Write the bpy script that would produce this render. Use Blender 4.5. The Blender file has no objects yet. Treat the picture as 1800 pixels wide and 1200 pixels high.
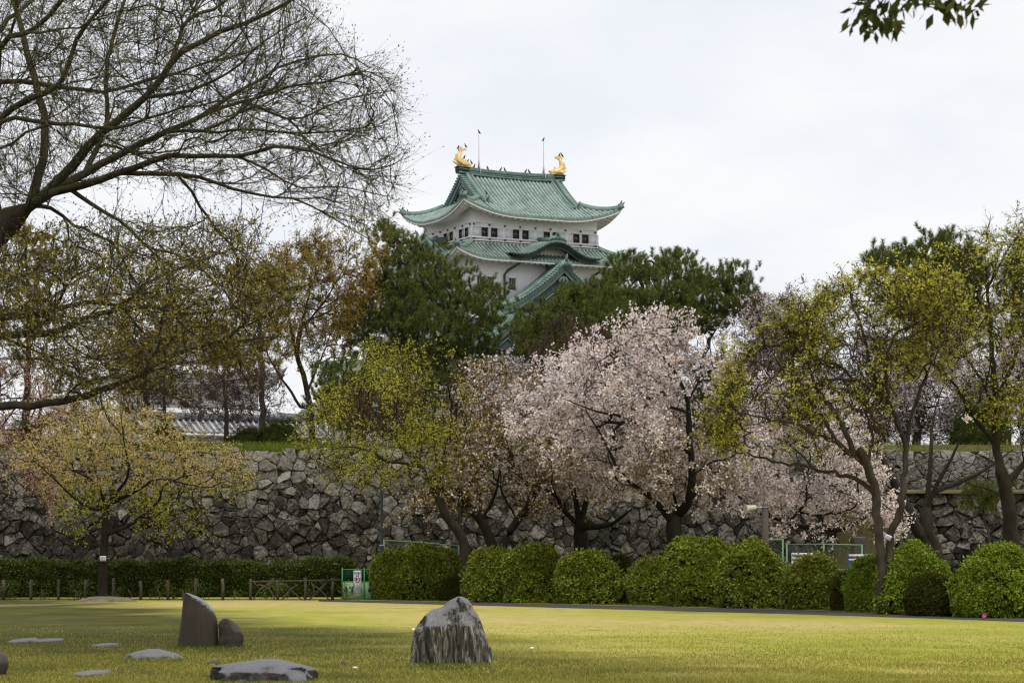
import bpy, math, random
import numpy as np
from mathutils import Vector

# ---------------------------------------------------------------- camera, sky, sun, exposure
S = bpy.context.scene
COL = S.collection
F, HV, EYE = 4250.0, 983.0, 1.6          # focal length in photo pixels, horizon row, eye height

cam_d = bpy.data.cameras.new("camera")
cam = bpy.data.objects.new("camera", cam_d)
COL.objects.link(cam)
cam.location = (0, 0, EYE)
cam.rotation_euler = (math.radians(90), 0, 0)
cam_d.sensor_width = 36
cam_d.lens = F * 36 / 1800
cam_d.shift_y = (HV - 600) / 1800
cam_d.clip_start = 0.5
cam_d.clip_end = 6000
cam_d.dof.use_dof = True
cam_d.dof.focus_distance = 125
cam_d.dof.aperture_fstop = 7.0
S.camera = cam

SUN_ELEV, SUN_AZ = 60.0, 165.0           # azimuth measured clockwise from +Y (180 = behind the camera)
W = bpy.data.worlds.new("World")
S.world = W
W.use_nodes = True
nt = W.node_tree
nt.nodes.clear()
out = nt.nodes.new("ShaderNodeOutputWorld")
bg = nt.nodes.new("ShaderNodeBackground")
bg.inputs["Strength"].default_value = 0.1
sky = nt.nodes.new("ShaderNodeTexSky")
sky.sky_type = 'NISHITA'
sky.sun_disc = False
sky.sun_elevation = math.radians(SUN_ELEV)
sky.sun_rotation = math.radians(SUN_AZ)
tc = nt.nodes.new("ShaderNodeTexCoord")
mp = nt.nodes.new("ShaderNodeMapping")
mp.inputs["Scale"].default_value = (1.0, 1.0, 2.4)
n1 = nt.nodes.new("ShaderNodeTexNoise")
n1.inputs["Scale"].default_value = 8.0
n1.inputs["Detail"].default_value = 6
n1.inputs["Roughness"].default_value = 0.55
cr = nt.nodes.new("ShaderNodeValToRGB")
cr.color_ramp.elements[0].position = 0.36
cr.color_ramp.elements[0].color = (6.35, 6.52, 6.92, 1)
cr.color_ramp.elements[1].position = 0.60
cr.color_ramp.elements[1].color = (7.12, 7.12, 7.20, 1)
mx = nt.nodes.new("ShaderNodeMixRGB")
mx.inputs[0].default_value = 0.93
nt.links.new(tc.outputs["Generated"], mp.inputs["Vector"])
nt.links.new(mp.outputs[0], n1.inputs["Vector"])
nt.links.new(n1.outputs["Fac"], cr.inputs[0])
nt.links.new(sky.outputs[0], mx.inputs[1])
nt.links.new(cr.outputs[0], mx.inputs[2])
nt.links.new(mx.outputs[0], bg.inputs["Color"])
nt.links.new(bg.outputs[0], out.inputs["Surface"])

sun_d = bpy.data.lights.new("sun", 'SUN')
sun_d.energy = 1.45
sun_d.angle = math.radians(12)
sun_d.color = (1.0, 0.95, 0.88)
sun = bpy.data.objects.new("sun", sun_d)
COL.objects.link(sun)
_el, _az = math.radians(SUN_ELEV), math.radians(SUN_AZ)
_to = Vector((math.sin(_az) * math.cos(_el), math.cos(_az) * math.cos(_el), math.sin(_el)))
sun.rotation_euler = (-_to).to_track_quat('-Z', 'Y').to_euler()
sun.location = (0, -20, 60)

S.view_settings.view_transform = 'Standard'
S.view_settings.look = 'None'
S.view_settings.gamma = 1
S.view_settings.exposure = 0.48
S.render.engine = 'CYCLES'
S.cycles.max_bounces = 5
S.cycles.diffuse_bounces = 4
S.cycles.glossy_bounces = 2
S.cycles.transmission_bounces = 3
S.cycles.transparent_max_bounces = 4
S.cycles.use_adaptive_sampling = False
S.cycles.adaptive_threshold = 0.015
S.cycles.use_denoising = True
S.cycles.filter_width = 1.2

rng = np.random.default_rng(11)
random.seed(5)

# ---------------------------------------------------------------- helpers
def P(u, v, d):
    return np.array(((u - 900) / F * d, d, EYE + (HV - v) / F * d))
def GD(v):                                # distance at which the ground shows on row v
    return F * EYE / (v - HV)
def G(u, v):
    d = GD(v)
    return np.array(((u - 900) / F * d, d, 0.0))
def nrm(a):
    return a / np.maximum(np.linalg.norm(a, axis=-1, keepdims=True), 1e-9)

class MB:
    """collects vertices and faces (quads / tris / n-gons) for one mesh"""
    def __init__(s):
        s.v, s.f, s.n, s.attr = [], [], 0, []
    def add(s, verts, faces, tone=None):
        verts = np.asarray(verts, float).reshape(-1, 3)
        for f in faces:
            f = np.asarray(f, np.int64)
            if f.size:
                s.f.append(f.reshape(len(f), -1) + s.n)
        s.v.append(verts)
        s.attr.append(np.full(len(verts), 0.5 if tone is None else tone) if np.ndim(tone) == 0 else np.asarray(tone, float))
        s.n += len(verts)
        return s
    def poly(s, verts, faces, tone=None):   # faces of mixed size
        g = {}
        for f in faces:
            g.setdefault(len(f), []).append(f)
        return s.add(verts, list(g.values()), tone)
    def box(s, c, size, rz=0.0, tone=None, R=None):
        hx, hy, hz = np.array(size) / 2
        v = np.array([(x, y, z) for z in (-hz, hz) for y in (-hy, hy) for x in (-hx, hx)])
        if R is not None:
            v = v @ np.asarray(R).T
        elif rz:
            c_, s_ = math.cos(rz), math.sin(rz)
            v = v @ np.array(((c_, s_, 0), (-s_, c_, 0), (0, 0, 1)))
        return s.add(v + np.array(c), [[(0, 2, 3, 1), (4, 5, 7, 6), (0, 1, 5, 4), (2, 6, 7, 3), (0, 4, 6, 2), (1, 3, 7, 5)]], tone)
    def tube(s, pts, r, k=8, cap=True, tone=None):
        pts = np.asarray(pts, float)
        n = len(pts)
        r = np.broadcast_to(np.asarray(r, float), (n,))
        t = np.gradient(pts, axis=0)
        t = nrm(t)
        ref = np.array((0.31, 0.17, 0.93)) if abs(t[:, 2]).mean() < 0.8 else np.array((0.93, 0.2, 0.3))
        a = nrm(np.cross(t, ref))
        b = np.cross(t, a)
        th = np.arange(k) / k * 2 * math.pi
        ring = pts[:, None] + r[:, None, None] * (np.cos(th)[None, :, None] * a[:, None] + np.sin(th)[None, :, None] * b[:, None])
        i = np.arange(n - 1)[:, None] * k
        j = np.arange(k)[None]
        q = np.stack((i + j, i + (j + 1) % k, i + k + (j + 1) % k, i + k + j), -1).reshape(-1, 4)
        fs = [q]
        if cap:
            fs += [np.arange(k)[None, ::-1], (np.arange(k) + (n - 1) * k)[None]]
        return s.add(ring.reshape(-1, 3), fs, tone)
    def sweep(s, pts, prof, up=(0, 0, 1), tone=None, closed=True):
        """sweeps a 2-D profile (side, up) along a path"""
        pts = np.asarray(pts, float)
        prof = np.asarray(prof, float)
        t = nrm(np.gradient(pts, axis=0))
        side = nrm(np.cross(t, np.asarray(up, float)))
        u2 = np.cross(side, t)
        n, k = len(pts), len(prof)
        V = pts[:, None] + prof[None, :, 0, None] * side[:, None] + prof[None, :, 1, None] * u2[:, None]
        i = np.arange(n - 1)[:, None] * k
        kk = k if closed else k - 1
        j = np.arange(kk)[None]
        q = np.stack((i + j, i + (j + 1) % k, i + k + (j + 1) % k, i + k + j), -1).reshape(-1, 4)
        fs = [q]
        if closed:
            fs += [np.arange(k)[None, ::-1], (np.arange(k) + (n - 1) * k)[None]]
        return s.add(V.reshape(-1, 3), fs, tone)
    def grid(s, V, keep=None, tone=None):
        """V: (rows, cols, 3)"""
        V = np.asarray(V, float)
        R_, C_ = V.shape[:2]
        i = np.arange(R_ - 1)[:, None]
        j = np.arange(C_ - 1)[None]
        q = np.stack((i * C_ + j, i * C_ + j + 1, (i + 1) * C_ + j + 1, (i + 1) * C_ + j), -1)
        if keep is not None:
            q = q[:, keep]
        return s.add(V.reshape(-1, 3), [q.reshape(-1, 4)], tone)
    def build(s, name, mat, parent=None, origin=(0, 0, 0), smooth=False, tone=False, sharp=None):
        V = np.concatenate(s.v) - np.asarray(origin, float)
        me = bpy.data.meshes.new(name)
        me.vertices.add(len(V))
        me.vertices.foreach_set("co", V.astype(np.float32).ravel())
        lv = np.concatenate([f.ravel() for f in s.f]).astype(np.int32)
        sz = np.concatenate([np.full(len(f), f.shape[1]) for f in s.f])
        st = np.concatenate(([0], np.cumsum(sz)[:-1])).astype(np.int32)
        me.loops.add(len(lv))
        me.loops.foreach_set("vertex_index", lv)
        me.polygons.add(len(st))
        me.polygons.foreach_set("loop_start", st)
        me.update(calc_edges=True)
        if smooth:
            me.polygons.foreach_set("use_smooth", np.ones(len(st), bool))
            if sharp:
                me.set_sharp_from_angle(angle=math.radians(sharp))
        if tone:
            at = me.attributes.new("tone", 'FLOAT', 'POINT')
            at.data.foreach_set("value", np.concatenate(s.attr).astype(np.float32))
        me.materials.append(mat)
        o = bpy.data.objects.new(name, me)
        COL.objects.link(o)
        if parent is not None:
            o.parent = parent
        else:
            o.location = origin
        return o

def thing(name, label, cat, loc=(0, 0, 0), rz=0.0, group=None):
    o = bpy.data.objects.new(name, None)
    o.empty_display_size = 0.5
    COL.objects.link(o)
    o.location = loc
    o.rotation_euler = (0, 0, rz)
    o["label"] = label
    o["category"] = cat
    if group:
        o["group"] = group
    return o
def tag(o, label, cat, group=None):
    o["label"] = label
    o["category"] = cat
    if group:
        o["group"] = group
    return o
def struct(o, kind="structure"):
    o["kind"] = kind
    return o

# ---------------------------------------------------------------- materials
class NT:
    def __init__(s, name):
        s.m = bpy.data.materials.new(name)
        s.m.use_nodes = True
        s.t = s.m.node_tree
        s.t.nodes.clear()
        s.out = s.t.nodes.new("ShaderNodeOutputMaterial")
        s._tc = None
    def n(s, typ, **kw):
        nd = s.t.nodes.new("ShaderNode" + typ)
        for k, v in kw.items():
            setattr(nd, k, v)
        return nd
    def l(s, a, b):
        s.t.links.new(a, b)
    def coord(s, scale=(1, 1, 1), obj=True):
        if s._tc is None:
            s._tc = s.n("TexCoord")
        m = s.n("Mapping")
        m.inputs["Scale"].default_value = scale
        s.l(s._tc.outputs["Object"], m.inputs[0])
        return m.outputs[0]
    def noise(s, scale, detail=4, rough=0.55, stretch=(1, 1, 1), dist=0.0):
        nd = s.n("TexNoise")
        nd.inputs["Scale"].default_value = scale
        nd.inputs["Detail"].default_value = detail
        nd.inputs["Roughness"].default_value = rough
        nd.inputs["Distortion"].default_value = dist
        s.l(s.coord(stretch), nd.inputs["Vector"])
        return nd.outputs["Fac"]
    def ramp(s, fac, stops):
        r = s.n("ValToRGB")
        e = r.color_ramp.elements
        while len(e) < len(stops):
            e.new(0.5)
        for el, (p, c) in zip(e, stops):
            el.position = p
            el.color = (*c, 1) if len(c) == 3 else c
        s.l(fac, r.inputs[0])
        return r.outputs[0]
    def mix(s, a, b, fac, mode='MIX'):
        m = s.n("MixRGB", blend_type=mode)
        for sock, x in ((m.inputs[0], fac), (m.inputs[1], a), (m.inputs[2], b)):
            if hasattr(x, "is_linked"):
                s.l(x, sock)
            elif np.ndim(x) == 0:
                sock.default_value = x
            else:
                sock.default_value = (*x, 1)
        return m.outputs[0]
    def bump(s, h, strength=0.5, dist=0.05):
        b = s.n("Bump")
        b.inputs["Strength"].default_value = strength
        b.inputs["Distance"].default_value = dist
        s.l(h, b.inputs["Height"])
        return b.outputs[0]
    def principled(s, col, rough=0.7, normal=None, metal=0.0, spec=0.4):
        p = s.n("BsdfPrincipled")
        if hasattr(col, "is_linked"):
            s.l(col, p.inputs["Base Color"])
        else:
            p.inputs["Base Color"].default_value = (*col, 1)
        if hasattr(rough, "is_linked"):
            s.l(rough, p.inputs["Roughness"])
        else:
            p.inputs["Roughness"].default_value = rough
        p.inputs["Metallic"].default_value = metal
        p.inputs["Specular IOR Level"].default_value = spec
        if normal is not None:
            s.l(normal, p.inputs["Normal"])
        s.l(p.outputs[0], s.out.inputs[0])
        return s.m

M = {}
def bark(name, dark, light, moss=None, scale=6.0):
    t = NT(name)
    c = t.ramp(t.noise(scale, 5, 0.65, (1, 1, 0.35)), [(0.3, dark), (0.7, light)])
    if moss is not None:
        g = t.n("NewGeometry")
        sx = t.n("SeparateXYZ")
        t.l(g.outputs["Normal"], sx.inputs[0])
        ad = t.n("Math", operation='MULTIPLY_ADD')
        t.l(sx.outputs["Z"], ad.inputs[0])
        ad.inputs[1].default_value = 0.45
        t.l(t.noise(1.3, 4, 0.6), ad.inputs[2])
        c = t.mix(c, moss, t.ramp(ad.outputs[0], [(0.55, (0, 0, 0)), (0.85, (0.85, 0.85, 0.85))]))
    M[name] = t.principled(c, 0.9, t.bump(t.noise(scale * 2.5, 4, 0.6, (1, 1, 0.4)), 0.6, 0.03), spec=0.2)
def leaf(name, stops, trans=0.35, clump=0.5, gloss=0.0):
    """leaf colours drawn per leaf, with a large-scale variation between sprays"""
    t = NT(name)
    g = t.n("NewGeometry")
    c = t.ramp(g.outputs["Random Per Island"], stops)
    c = t.mix(c, t.ramp(t.noise(clump, 3), [(0.3, (0.72, 0.72, 0.72)), (0.7, (1.15, 1.15, 1.1))]), 1.0, 'MULTIPLY')
    c = t.mix(c, (1.22, 1.22, 1.22), 1.0, 'MULTIPLY')
    d = t.n("BsdfDiffuse")
    tr = t.n("BsdfTranslucent")
    t.l(c, d.inputs[0])
    t.l(c, tr.inputs[0])
    mxs = t.n("MixShader")
    mxs.inputs[0].default_value = trans
    t.l(d.outputs[0], mxs.inputs[1])
    t.l(tr.outputs[0], mxs.inputs[2])
    last = mxs.outputs[0]
    if gloss:
        gl = t.n("BsdfGlossy")
        gl.inputs["Roughness"].default_value = 0.45
        m2 = t.n("MixShader")
        m2.inputs[0].default_value = gloss
        t.l(last, m2.inputs[1])
        t.l(gl.outputs[0], m2.inputs[2])
        last = m2.outputs[0]
    t.l(last, t.out.inputs[0])
    M[name] = t.m

bark("zelkova_bark", (0.026, 0.020, 0.015), (0.085, 0.068, 0.052), (0.050, 0.055, 0.012), 5)
bark("cherry_bark", (0.010, 0.008, 0.006), (0.034, 0.027, 0.021), (0.026, 0.028, 0.010), 5)
bark("olive_bark", (0.012, 0.010, 0.006), (0.044, 0.035, 0.023), (0.050, 0.050, 0.018), 5)
bark("grey_bark", (0.020, 0.015, 0.011), (0.080, 0.062, 0.047), (0.05, 0.042, 0.018), 4)
bark("pine_bark", (0.022, 0.015, 0.011), (0.07, 0.052, 0.042), None, 4)
bark("twig_bark", (0.028, 0.020, 0.016), (0.070, 0.052, 0.044), None, 4)

leaf("bud_leaf", [(0.0, (0.09, 0.08, 0.024)), (0.6, (0.17, 0.15, 0.036)), (1.0, (0.25, 0.22, 0.05))], 0.4)
leaf("bud_leaf_low", [(0.0, (0.16, 0.125, 0.028)), (0.6, (0.31, 0.25, 0.045)), (1.0, (0.46, 0.38, 0.08))], 0.4)
leaf("yellow_leaf", [(0.0, (0.24, 0.225, 0.03)), (0.5, (0.42, 0.40, 0.045)), (1.0, (0.60, 0.56, 0.08))], 0.45)
leaf("lime_leaf", [(0.0, (0.21, 0.20, 0.025)), (0.5, (0.42, 0.40, 0.048)), (1.0, (0.60, 0.57, 0.09))], 0.45)
leaf("autumn_leaf", [(0.0, (0.34, 0.23, 0.10)), (0.35, (0.48, 0.40, 0.12)), (0.7, (0.56, 0.46, 0.20)), (1.0, (0.62, 0.45, 0.32))], 0.4)
leaf("ochre_leaf", [(0.0, (0.17, 0.11, 0.02)), (0.6, (0.33, 0.23, 0.035)), (1.0, (0.45, 0.33, 0.07))], 0.4)
leaf("brown_leaf", [(0.0, (0.14, 0.055, 0.016)), (0.5, (0.26, 0.12, 0.03)), (1.0, (0.32, 0.21, 0.05))], 0.4)
leaf("olive_leaf", [(0.0, (0.15, 0.095, 0.018)), (0.5, (0.28, 0.19, 0.03)), (1.0, (0.42, 0.33, 0.05))], 0.4)
leaf("russet_bud", [(0.0, (0.07, 0.042, 0.028)), (0.6, (0.13, 0.080, 0.052)), (1.0, (0.20, 0.13, 0.07))], 0.3)
leaf("pink_leaf", [(0.0, (0.36, 0.19, 0.12)), (0.5, (0.50, 0.31, 0.22)), (1.0, (0.55, 0.40, 0.30))], 0.4)
leaf("blossom", [(0.0, (0.56, 0.45, 0.43)), (0.35, (0.70, 0.61, 0.60)), (1.0, (0.80, 0.74, 0.74))], 0.30, 0.7)
leaf("blossom_pale", [(0.0, (0.46, 0.38, 0.38)), (0.4, (0.60, 0.52, 0.53)), (1.0, (0.74, 0.68, 0.70))], 0.30, 0.7)
leaf("needle", [(0.0, (0.036, 0.054, 0.017)), (0.5, (0.098, 0.128, 0.034)), (1.0, (0.24, 0.26, 0.065))], 0.25, 0.35)
leaf("needle_brown", [(0.0, (0.12, 0.10, 0.026)), (0.5, (0.24, 0.195, 0.045)), (1.0, (0.40, 0.33, 0.085))], 0.25, 0.35)
leaf("needle_tip", [(0.0, (0.17, 0.13, 0.045)), (1.0, (0.30, 0.20, 0.08))], 0.2)
leaf("bush_leaf", [(0.0, (0.044, 0.062, 0.006)), (0.5, (0.140, 0.178, 0.012)), (0.88, (0.27, 0.31, 0.024)), (0.96, (0.36, 0.32, 0.035)), (1.0, (0.40, 0.33, 0.035))], 0.3, 0.9, 0.03)
leaf("bush_leaf_bright", [(0.0, (0.058, 0.088, 0.006)), (0.5, (0.16, 0.22, 0.012)), (1.0, (0.30, 0.37, 0.025))], 0.3, 0.9, 0.03)
leaf("bush_leaf_dark", [(0.0, (0.030, 0.036, 0.008)), (0.5, (0.060, 0.065, 0.014)), (1.0, (0.10, 0.085, 0.025))], 0.3, 0.9)
leaf("hedge_leaf", [(0.0, (0.022, 0.036, 0.009)), (0.6, (0.060, 0.085, 0.015)), (0.9, (0.13, 0.16, 0.025)), (1.0, (0.24, 0.26, 0.03))], 0.3, 0.5, 0.02)
leaf("evergreen_leaf", [(0.0, (0.025, 0.035, 0.010)), (0.7, (0.060, 0.070, 0.016)), (1.0, (0.10, 0.075, 0.025))], 0.25)
leaf("grass_blade", [(0.0, (0.14, 0.155, 0.026)), (0.45, (0.27, 0.265, 0.046)), (0.8, (0.38, 0.325, 0.085)), (1.0, (0.48, 0.375, 0.15))], 0.3, 0.35)
leaf("grass_green", [(0.0, (0.05, 0.085, 0.008)), (0.6, (0.11, 0.16, 0.014)), (1.0, (0.19, 0.22, 0.03))], 0.3, 0.8)

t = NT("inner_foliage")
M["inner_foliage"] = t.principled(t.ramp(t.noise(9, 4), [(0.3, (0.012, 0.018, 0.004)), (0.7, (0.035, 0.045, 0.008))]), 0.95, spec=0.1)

def lawn_material():
    t = NT("lawn")
    big = t.noise(0.085, 5, 0.62, (0.8, 0.55, 1), 0.4)
    c = t.ramp(big, [(0.30, (0.26, 0.315, 0.036)), (0.44, (0.39, 0.385, 0.062)), (0.54, (0.50, 0.43, 0.13)), (0.66, (0.56, 0.43, 0.215))])
    med = t.ramp(t.noise(1.7, 6, 0.72, (1.0, 0.5, 1)), [(0.34, (0.80, 0.84, 0.74)), (0.52, (1, 1, 1)), (0.68, (1.12, 1.08, 1.10))])
    c = t.mix(c, med, 1.0, 'MULTIPLY')
    # mossy, greener turf, darkened as painted tree shade towards the near left
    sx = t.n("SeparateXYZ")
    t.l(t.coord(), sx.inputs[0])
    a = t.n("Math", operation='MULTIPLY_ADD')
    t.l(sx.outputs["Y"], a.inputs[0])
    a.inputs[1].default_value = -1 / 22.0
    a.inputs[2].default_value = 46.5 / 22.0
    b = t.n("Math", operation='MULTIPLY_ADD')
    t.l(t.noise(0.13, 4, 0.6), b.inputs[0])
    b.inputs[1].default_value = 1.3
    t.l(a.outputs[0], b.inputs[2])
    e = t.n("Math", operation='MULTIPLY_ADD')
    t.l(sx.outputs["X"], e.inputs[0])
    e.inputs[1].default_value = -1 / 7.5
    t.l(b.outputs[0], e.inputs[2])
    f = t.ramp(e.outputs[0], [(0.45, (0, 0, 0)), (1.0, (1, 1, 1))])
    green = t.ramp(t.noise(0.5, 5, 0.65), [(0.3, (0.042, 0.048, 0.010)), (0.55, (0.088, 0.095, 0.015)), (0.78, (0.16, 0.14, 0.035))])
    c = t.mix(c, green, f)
    bm_ = t.n("Math", operation='MULTIPLY_ADD')
    t.l(f, bm_.inputs[0])
    bm_.inputs[1].default_value = 0.085
    t.l(t.noise(0.33, 6, 0.72, (0.6, 1.2, 1)), bm_.inputs[2])
    bare = t.ramp(bm_.outputs[0], [(0.63, (0, 0, 0)), (0.70, (0.85, 0.85, 0.85))])
    c = t.mix(c, (0.10, 0.075, 0.038), bare)
    h = t.noise(26, 3, 0.7)
    fine = t.ramp(h, [(0.3, (0.60, 0.62, 0.6)), (0.7, (1.25, 1.22, 1.2))])
    c = t.mix(c, fine, 1.0, 'MULTIPLY')
    M["lawn"] = t.principled(c, 0.95, t.bump(h, 0.7, 0.05), spec=0.1)
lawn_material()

def rock(name, stops, scale, stretch=(1, 1, 1), top=None, bump=0.8, rough=0.75, dist=0.0):
    t = NT(name)
    h = t.noise(scale, 7, 0.68, stretch, dist)
    c = t.ramp(h, stops)
    if top is not None:  # upward faces paler: light from the sky painted into the stone colour
        g = t.n("NewGeometry")
        sx = t.n("SeparateXYZ")
        t.l(g.outputs["Normal"], sx.inputs[0])
        ad = t.n("Math", operation='MULTIPLY_ADD')
        t.l(t.noise(15, 6, 0.8), ad.inputs[0])
        ad.inputs[1].default_value = 1.1
        t.l(sx.outputs["Z"], ad.inputs[2])
        c = t.mix(c, top, t.ramp(ad.outputs[0], [(0.85, (0, 0, 0)), (1.60, (0.80, 0.80, 0.80))]))
    M[name] = t.principled(c, rough, t.bump(h, bump, 0.08), spec=0.4)
rock("standing_rock", [(0.43, (0.012, 0.010, 0.007)), (0.49, (0.060, 0.050, 0.032)), (0.55, (0.14, 0.125, 0.085)), (0.63, (0.40, 0.395, 0.33))], 7.0, (1.9, 1.9, 0.30), (0.28, 0.28, 0.29), 1.0, 0.7, 1.0)
rock("slab_stone", [(0.3, (0.036, 0.026, 0.016)), (0.7, (0.074, 0.054, 0.033))], 4.0, (2.5, 2.5, 0.25), (0.42, 0.44, 0.48), 0.25, 0.6)
rock("boulder_stone", [(0.3, (0.022, 0.017, 0.013)), (0.7, (0.060, 0.047, 0.035))], 5.0, (1, 1, 1), (0.09, 0.075, 0.06), 0.6, 0.7)
rock("flat_rock", [(0.38, (0.010, 0.008, 0.007)), (0.62, (0.060, 0.050, 0.042))], 7.0, (1, 1, 1), (0.22, 0.22, 0.24), 1.0, 0.6)
rock("stepping_stone", [(0.36, (0.035, 0.032, 0.030)), (0.64, (0.18, 0.175, 0.18))], 6.0, (1, 1, 1), (0.19, 0.19, 0.20), 0.8, 0.6)

def wall_stone(name, light):
    t = NT(name)
    at = t.n("Attribute", attribute_name="tone")
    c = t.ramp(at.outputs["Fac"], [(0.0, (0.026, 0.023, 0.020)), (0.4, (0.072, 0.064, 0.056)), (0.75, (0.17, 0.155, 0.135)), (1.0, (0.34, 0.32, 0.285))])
    c = t.mix(c, t.ramp(t.noise(1.6, 6, 0.7), [(0.32, (0.42, 0.39, 0.36)), (0.58, (1.25, 1.2, 1.15))]), 1.0, 'MULTIPLY')
    lm = t.n("Math", operation='MULTIPLY_ADD')
    t.l(at.outputs["Fac"], lm.inputs[0])
    lm.inputs[1].default_value = 0.22
    t.l(t.noise(3.4, 7, 0.82), lm.inputs[2])
    lich = t.ramp(lm.outputs[0], [(0.585, (0, 0, 0)), (0.70, (light, light, light))])
    c = t.mix(c, (0.36, 0.35, 0.31), lich)
    moss = t.ramp(t.noise(0.42, 4, 0.7), [(0.68, (0, 0, 0)), (0.78, (0.22, 0.22, 0.22))])
    c = t.mix(c, (0.050, 0.045, 0.014), moss)
    M[name] = t.principled(c, 0.9, t.bump(t.noise(3.6, 7, 0.75), 1.0, 0.30), spec=0.2)
wall_stone("rampart_stone", 0.55)
wall_stone("pale_rampart_stone", 0.8)
M["wall_gap"] = NT("wall_gap").principled((0.030, 0.026, 0.021), 1.0, spec=0.0)

def streaky(name, c0, c1, c2, rough=0.6, fine=0.78, tone=None):
    t = NT(name)
    c = t.ramp(t.noise(0.55, 6, 0.7, (1, 1, 0.5)), [(0.30, c0), (0.52, c1), (0.75, c2)])
    c = t.mix(c, t.ramp(t.noise(3.4, 4, 0.7), [(0.3, (fine, fine + 0.02, fine + 0.02)), (0.65, (1.06, 1.05, 1.05))]), 1.0, 'MULTIPLY')
    if tone is not None:                    # grime streaks, then shade between the tile rolls painted into the colour
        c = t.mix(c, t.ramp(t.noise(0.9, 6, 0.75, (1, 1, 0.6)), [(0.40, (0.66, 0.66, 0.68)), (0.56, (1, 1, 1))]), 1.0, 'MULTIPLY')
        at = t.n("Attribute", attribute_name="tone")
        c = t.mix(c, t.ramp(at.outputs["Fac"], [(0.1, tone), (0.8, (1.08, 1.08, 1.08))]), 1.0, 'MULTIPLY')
    M[name] = t.principled(c, rough, spec=0.35)
streaky("copper_roof", (0.215, 0.290, 0.252), (0.280, 0.370, 0.326), (0.345, 0.435, 0.390), tone=(0.46, 0.50, 0.50))
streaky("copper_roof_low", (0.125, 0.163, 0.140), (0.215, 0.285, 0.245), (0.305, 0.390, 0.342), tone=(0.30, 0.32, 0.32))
streaky("copper_edge", (0.10, 0.155, 0.132), (0.175, 0.255, 0.220), (0.25, 0.345, 0.302))
streaky("copper_dark", (0.016, 0.030, 0.028), (0.034, 0.055, 0.050), (0.070, 0.105, 0.092))
streaky("copper_ridge", (0.040, 0.060, 0.060), (0.135, 0.215, 0.185), (0.23, 0.36, 0.30))
streaky("copper_gable", (0.075, 0.115, 0.11), (0.115, 0.175, 0.165), (0.18, 0.26, 0.24))
streaky("plaster", (0.72, 0.71, 0.72), (0.77, 0.76, 0.77), (0.79, 0.78, 0.79), 0.85, fine=0.96)
streaky("plaster_trim", (0.78, 0.77, 0.78), (0.81, 0.80, 0.81), (0.82, 0.81, 0.82), 0.8, fine=0.96)
streaky("grey_tile", (0.13, 0.14, 0.155), (0.19, 0.20, 0.22), (0.27, 0.28, 0.30), 0.5)
streaky("grey_tile_cap", (0.42, 0.43, 0.45), (0.55, 0.56, 0.58), (0.66, 0.66, 0.68), 0.6)
M["gold"] = NT("gold").principled((0.80, 0.56, 0.22), 0.45, metal=0.55, spec=0.5)
M["window_dark"] = NT("window_dark").principled((0.030, 0.036, 0.045), 0.15, spec=0.6)
M["window_frame"] = NT("window_frame").principled((0.075, 0.050, 0.042), 0.6)
M["window_bar"] = NT("window_bar").principled((0.19, 0.185, 0.19), 0.7)
M["window_red"] = NT("window_red").principled((0.11, 0.055, 0.045), 0.5)
M["shutter"] = NT("shutter").principled((0.70, 0.71, 0.75), 0.7)
M["dot_metal"] = NT("dot_metal").principled((0.03, 0.03, 0.034), 0.6)
M["rod_metal"] = NT("rod_metal").principled((0.42, 0.36, 0.36), 0.5, metal=0.2)
M["bird_black"] = NT("bird_black").principled((0.012, 0.012, 0.016), 0.6)
M["drain"] = NT("drain").principled((0.045, 0.072, 0.068), 0.6)
t = NT("fence_wood")
M["fence_wood"] = t.principled(t.ramp(t.noise(5, 5, 0.6, (1, 1, 0.4)), [(0.3, (0.040, 0.030, 0.022)), (0.7, (0.12, 0.092, 0.068))]), 0.85)
t = NT("post_wood")
M["post_wood"] = t.principled(t.ramp(t.noise(6, 5, 0.6, (1, 1, 0.2)), [(0.3, (0.062, 0.048, 0.036)), (0.7, (0.13, 0.105, 0.08))]), 0.85)
M["green_paint"] = NT("green_paint").principled((0.075, 0.32, 0.075), 0.5)
M["green_paint_soft"] = NT("green_paint_soft").principled((0.13, 0.27, 0.12), 0.5)
M["mesh_green"] = NT("mesh_green").principled((0.010, 0.055, 0.040), 0.7)
M["mesh_wire"] = NT("mesh_wire").principled((0.10, 0.14, 0.11), 0.6)
M["panel_mint"] = NT("panel_mint").principled((0.36, 0.54, 0.34), 0.6)
M["panel_tree"] = NT("panel_tree").principled((0.020, 0.085, 0.055), 0.7)
M["sign_white"] = NT("sign_white").principled((0.72, 0.72, 0.76), 0.5)
M["sign_black"] = NT("sign_black").principled((0.02, 0.02, 0.03), 0.6)
M["sign_red"] = NT("sign_red").principled((0.62, 0.03, 0.03), 0.6)
M["sign_grey"] = NT("sign_grey").principled((0.36, 0.36, 0.40), 0.6)
M["lamp_pole"] = NT("lamp_pole").principled((0.035, 0.040, 0.050), 0.5)
M["steel"] = NT("steel").principled((0.42, 0.44, 0.47), 0.4, metal=0.5)
t = NT("horn_plastic")
M["horn_plastic"] = t.principled(t.ramp(t.noise(8, 4), [(0.3, (0.46, 0.41, 0.31)), (0.7, (0.62, 0.58, 0.47))]), 0.6)
M["barrier_white"] = NT("barrier_white").principled((0.62, 0.62, 0.64), 0.5)
M["barrier_blue"] = NT("barrier_blue").principled((0.04, 0.08, 0.30), 0.5)
M["flower_pink"] = NT("flower_pink").principled((0.62, 0.05, 0.36), 0.6)
M["paper_white"] = NT("paper_white").principled((0.75, 0.75, 0.76), 0.6)
t = NT("asphalt")
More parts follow.
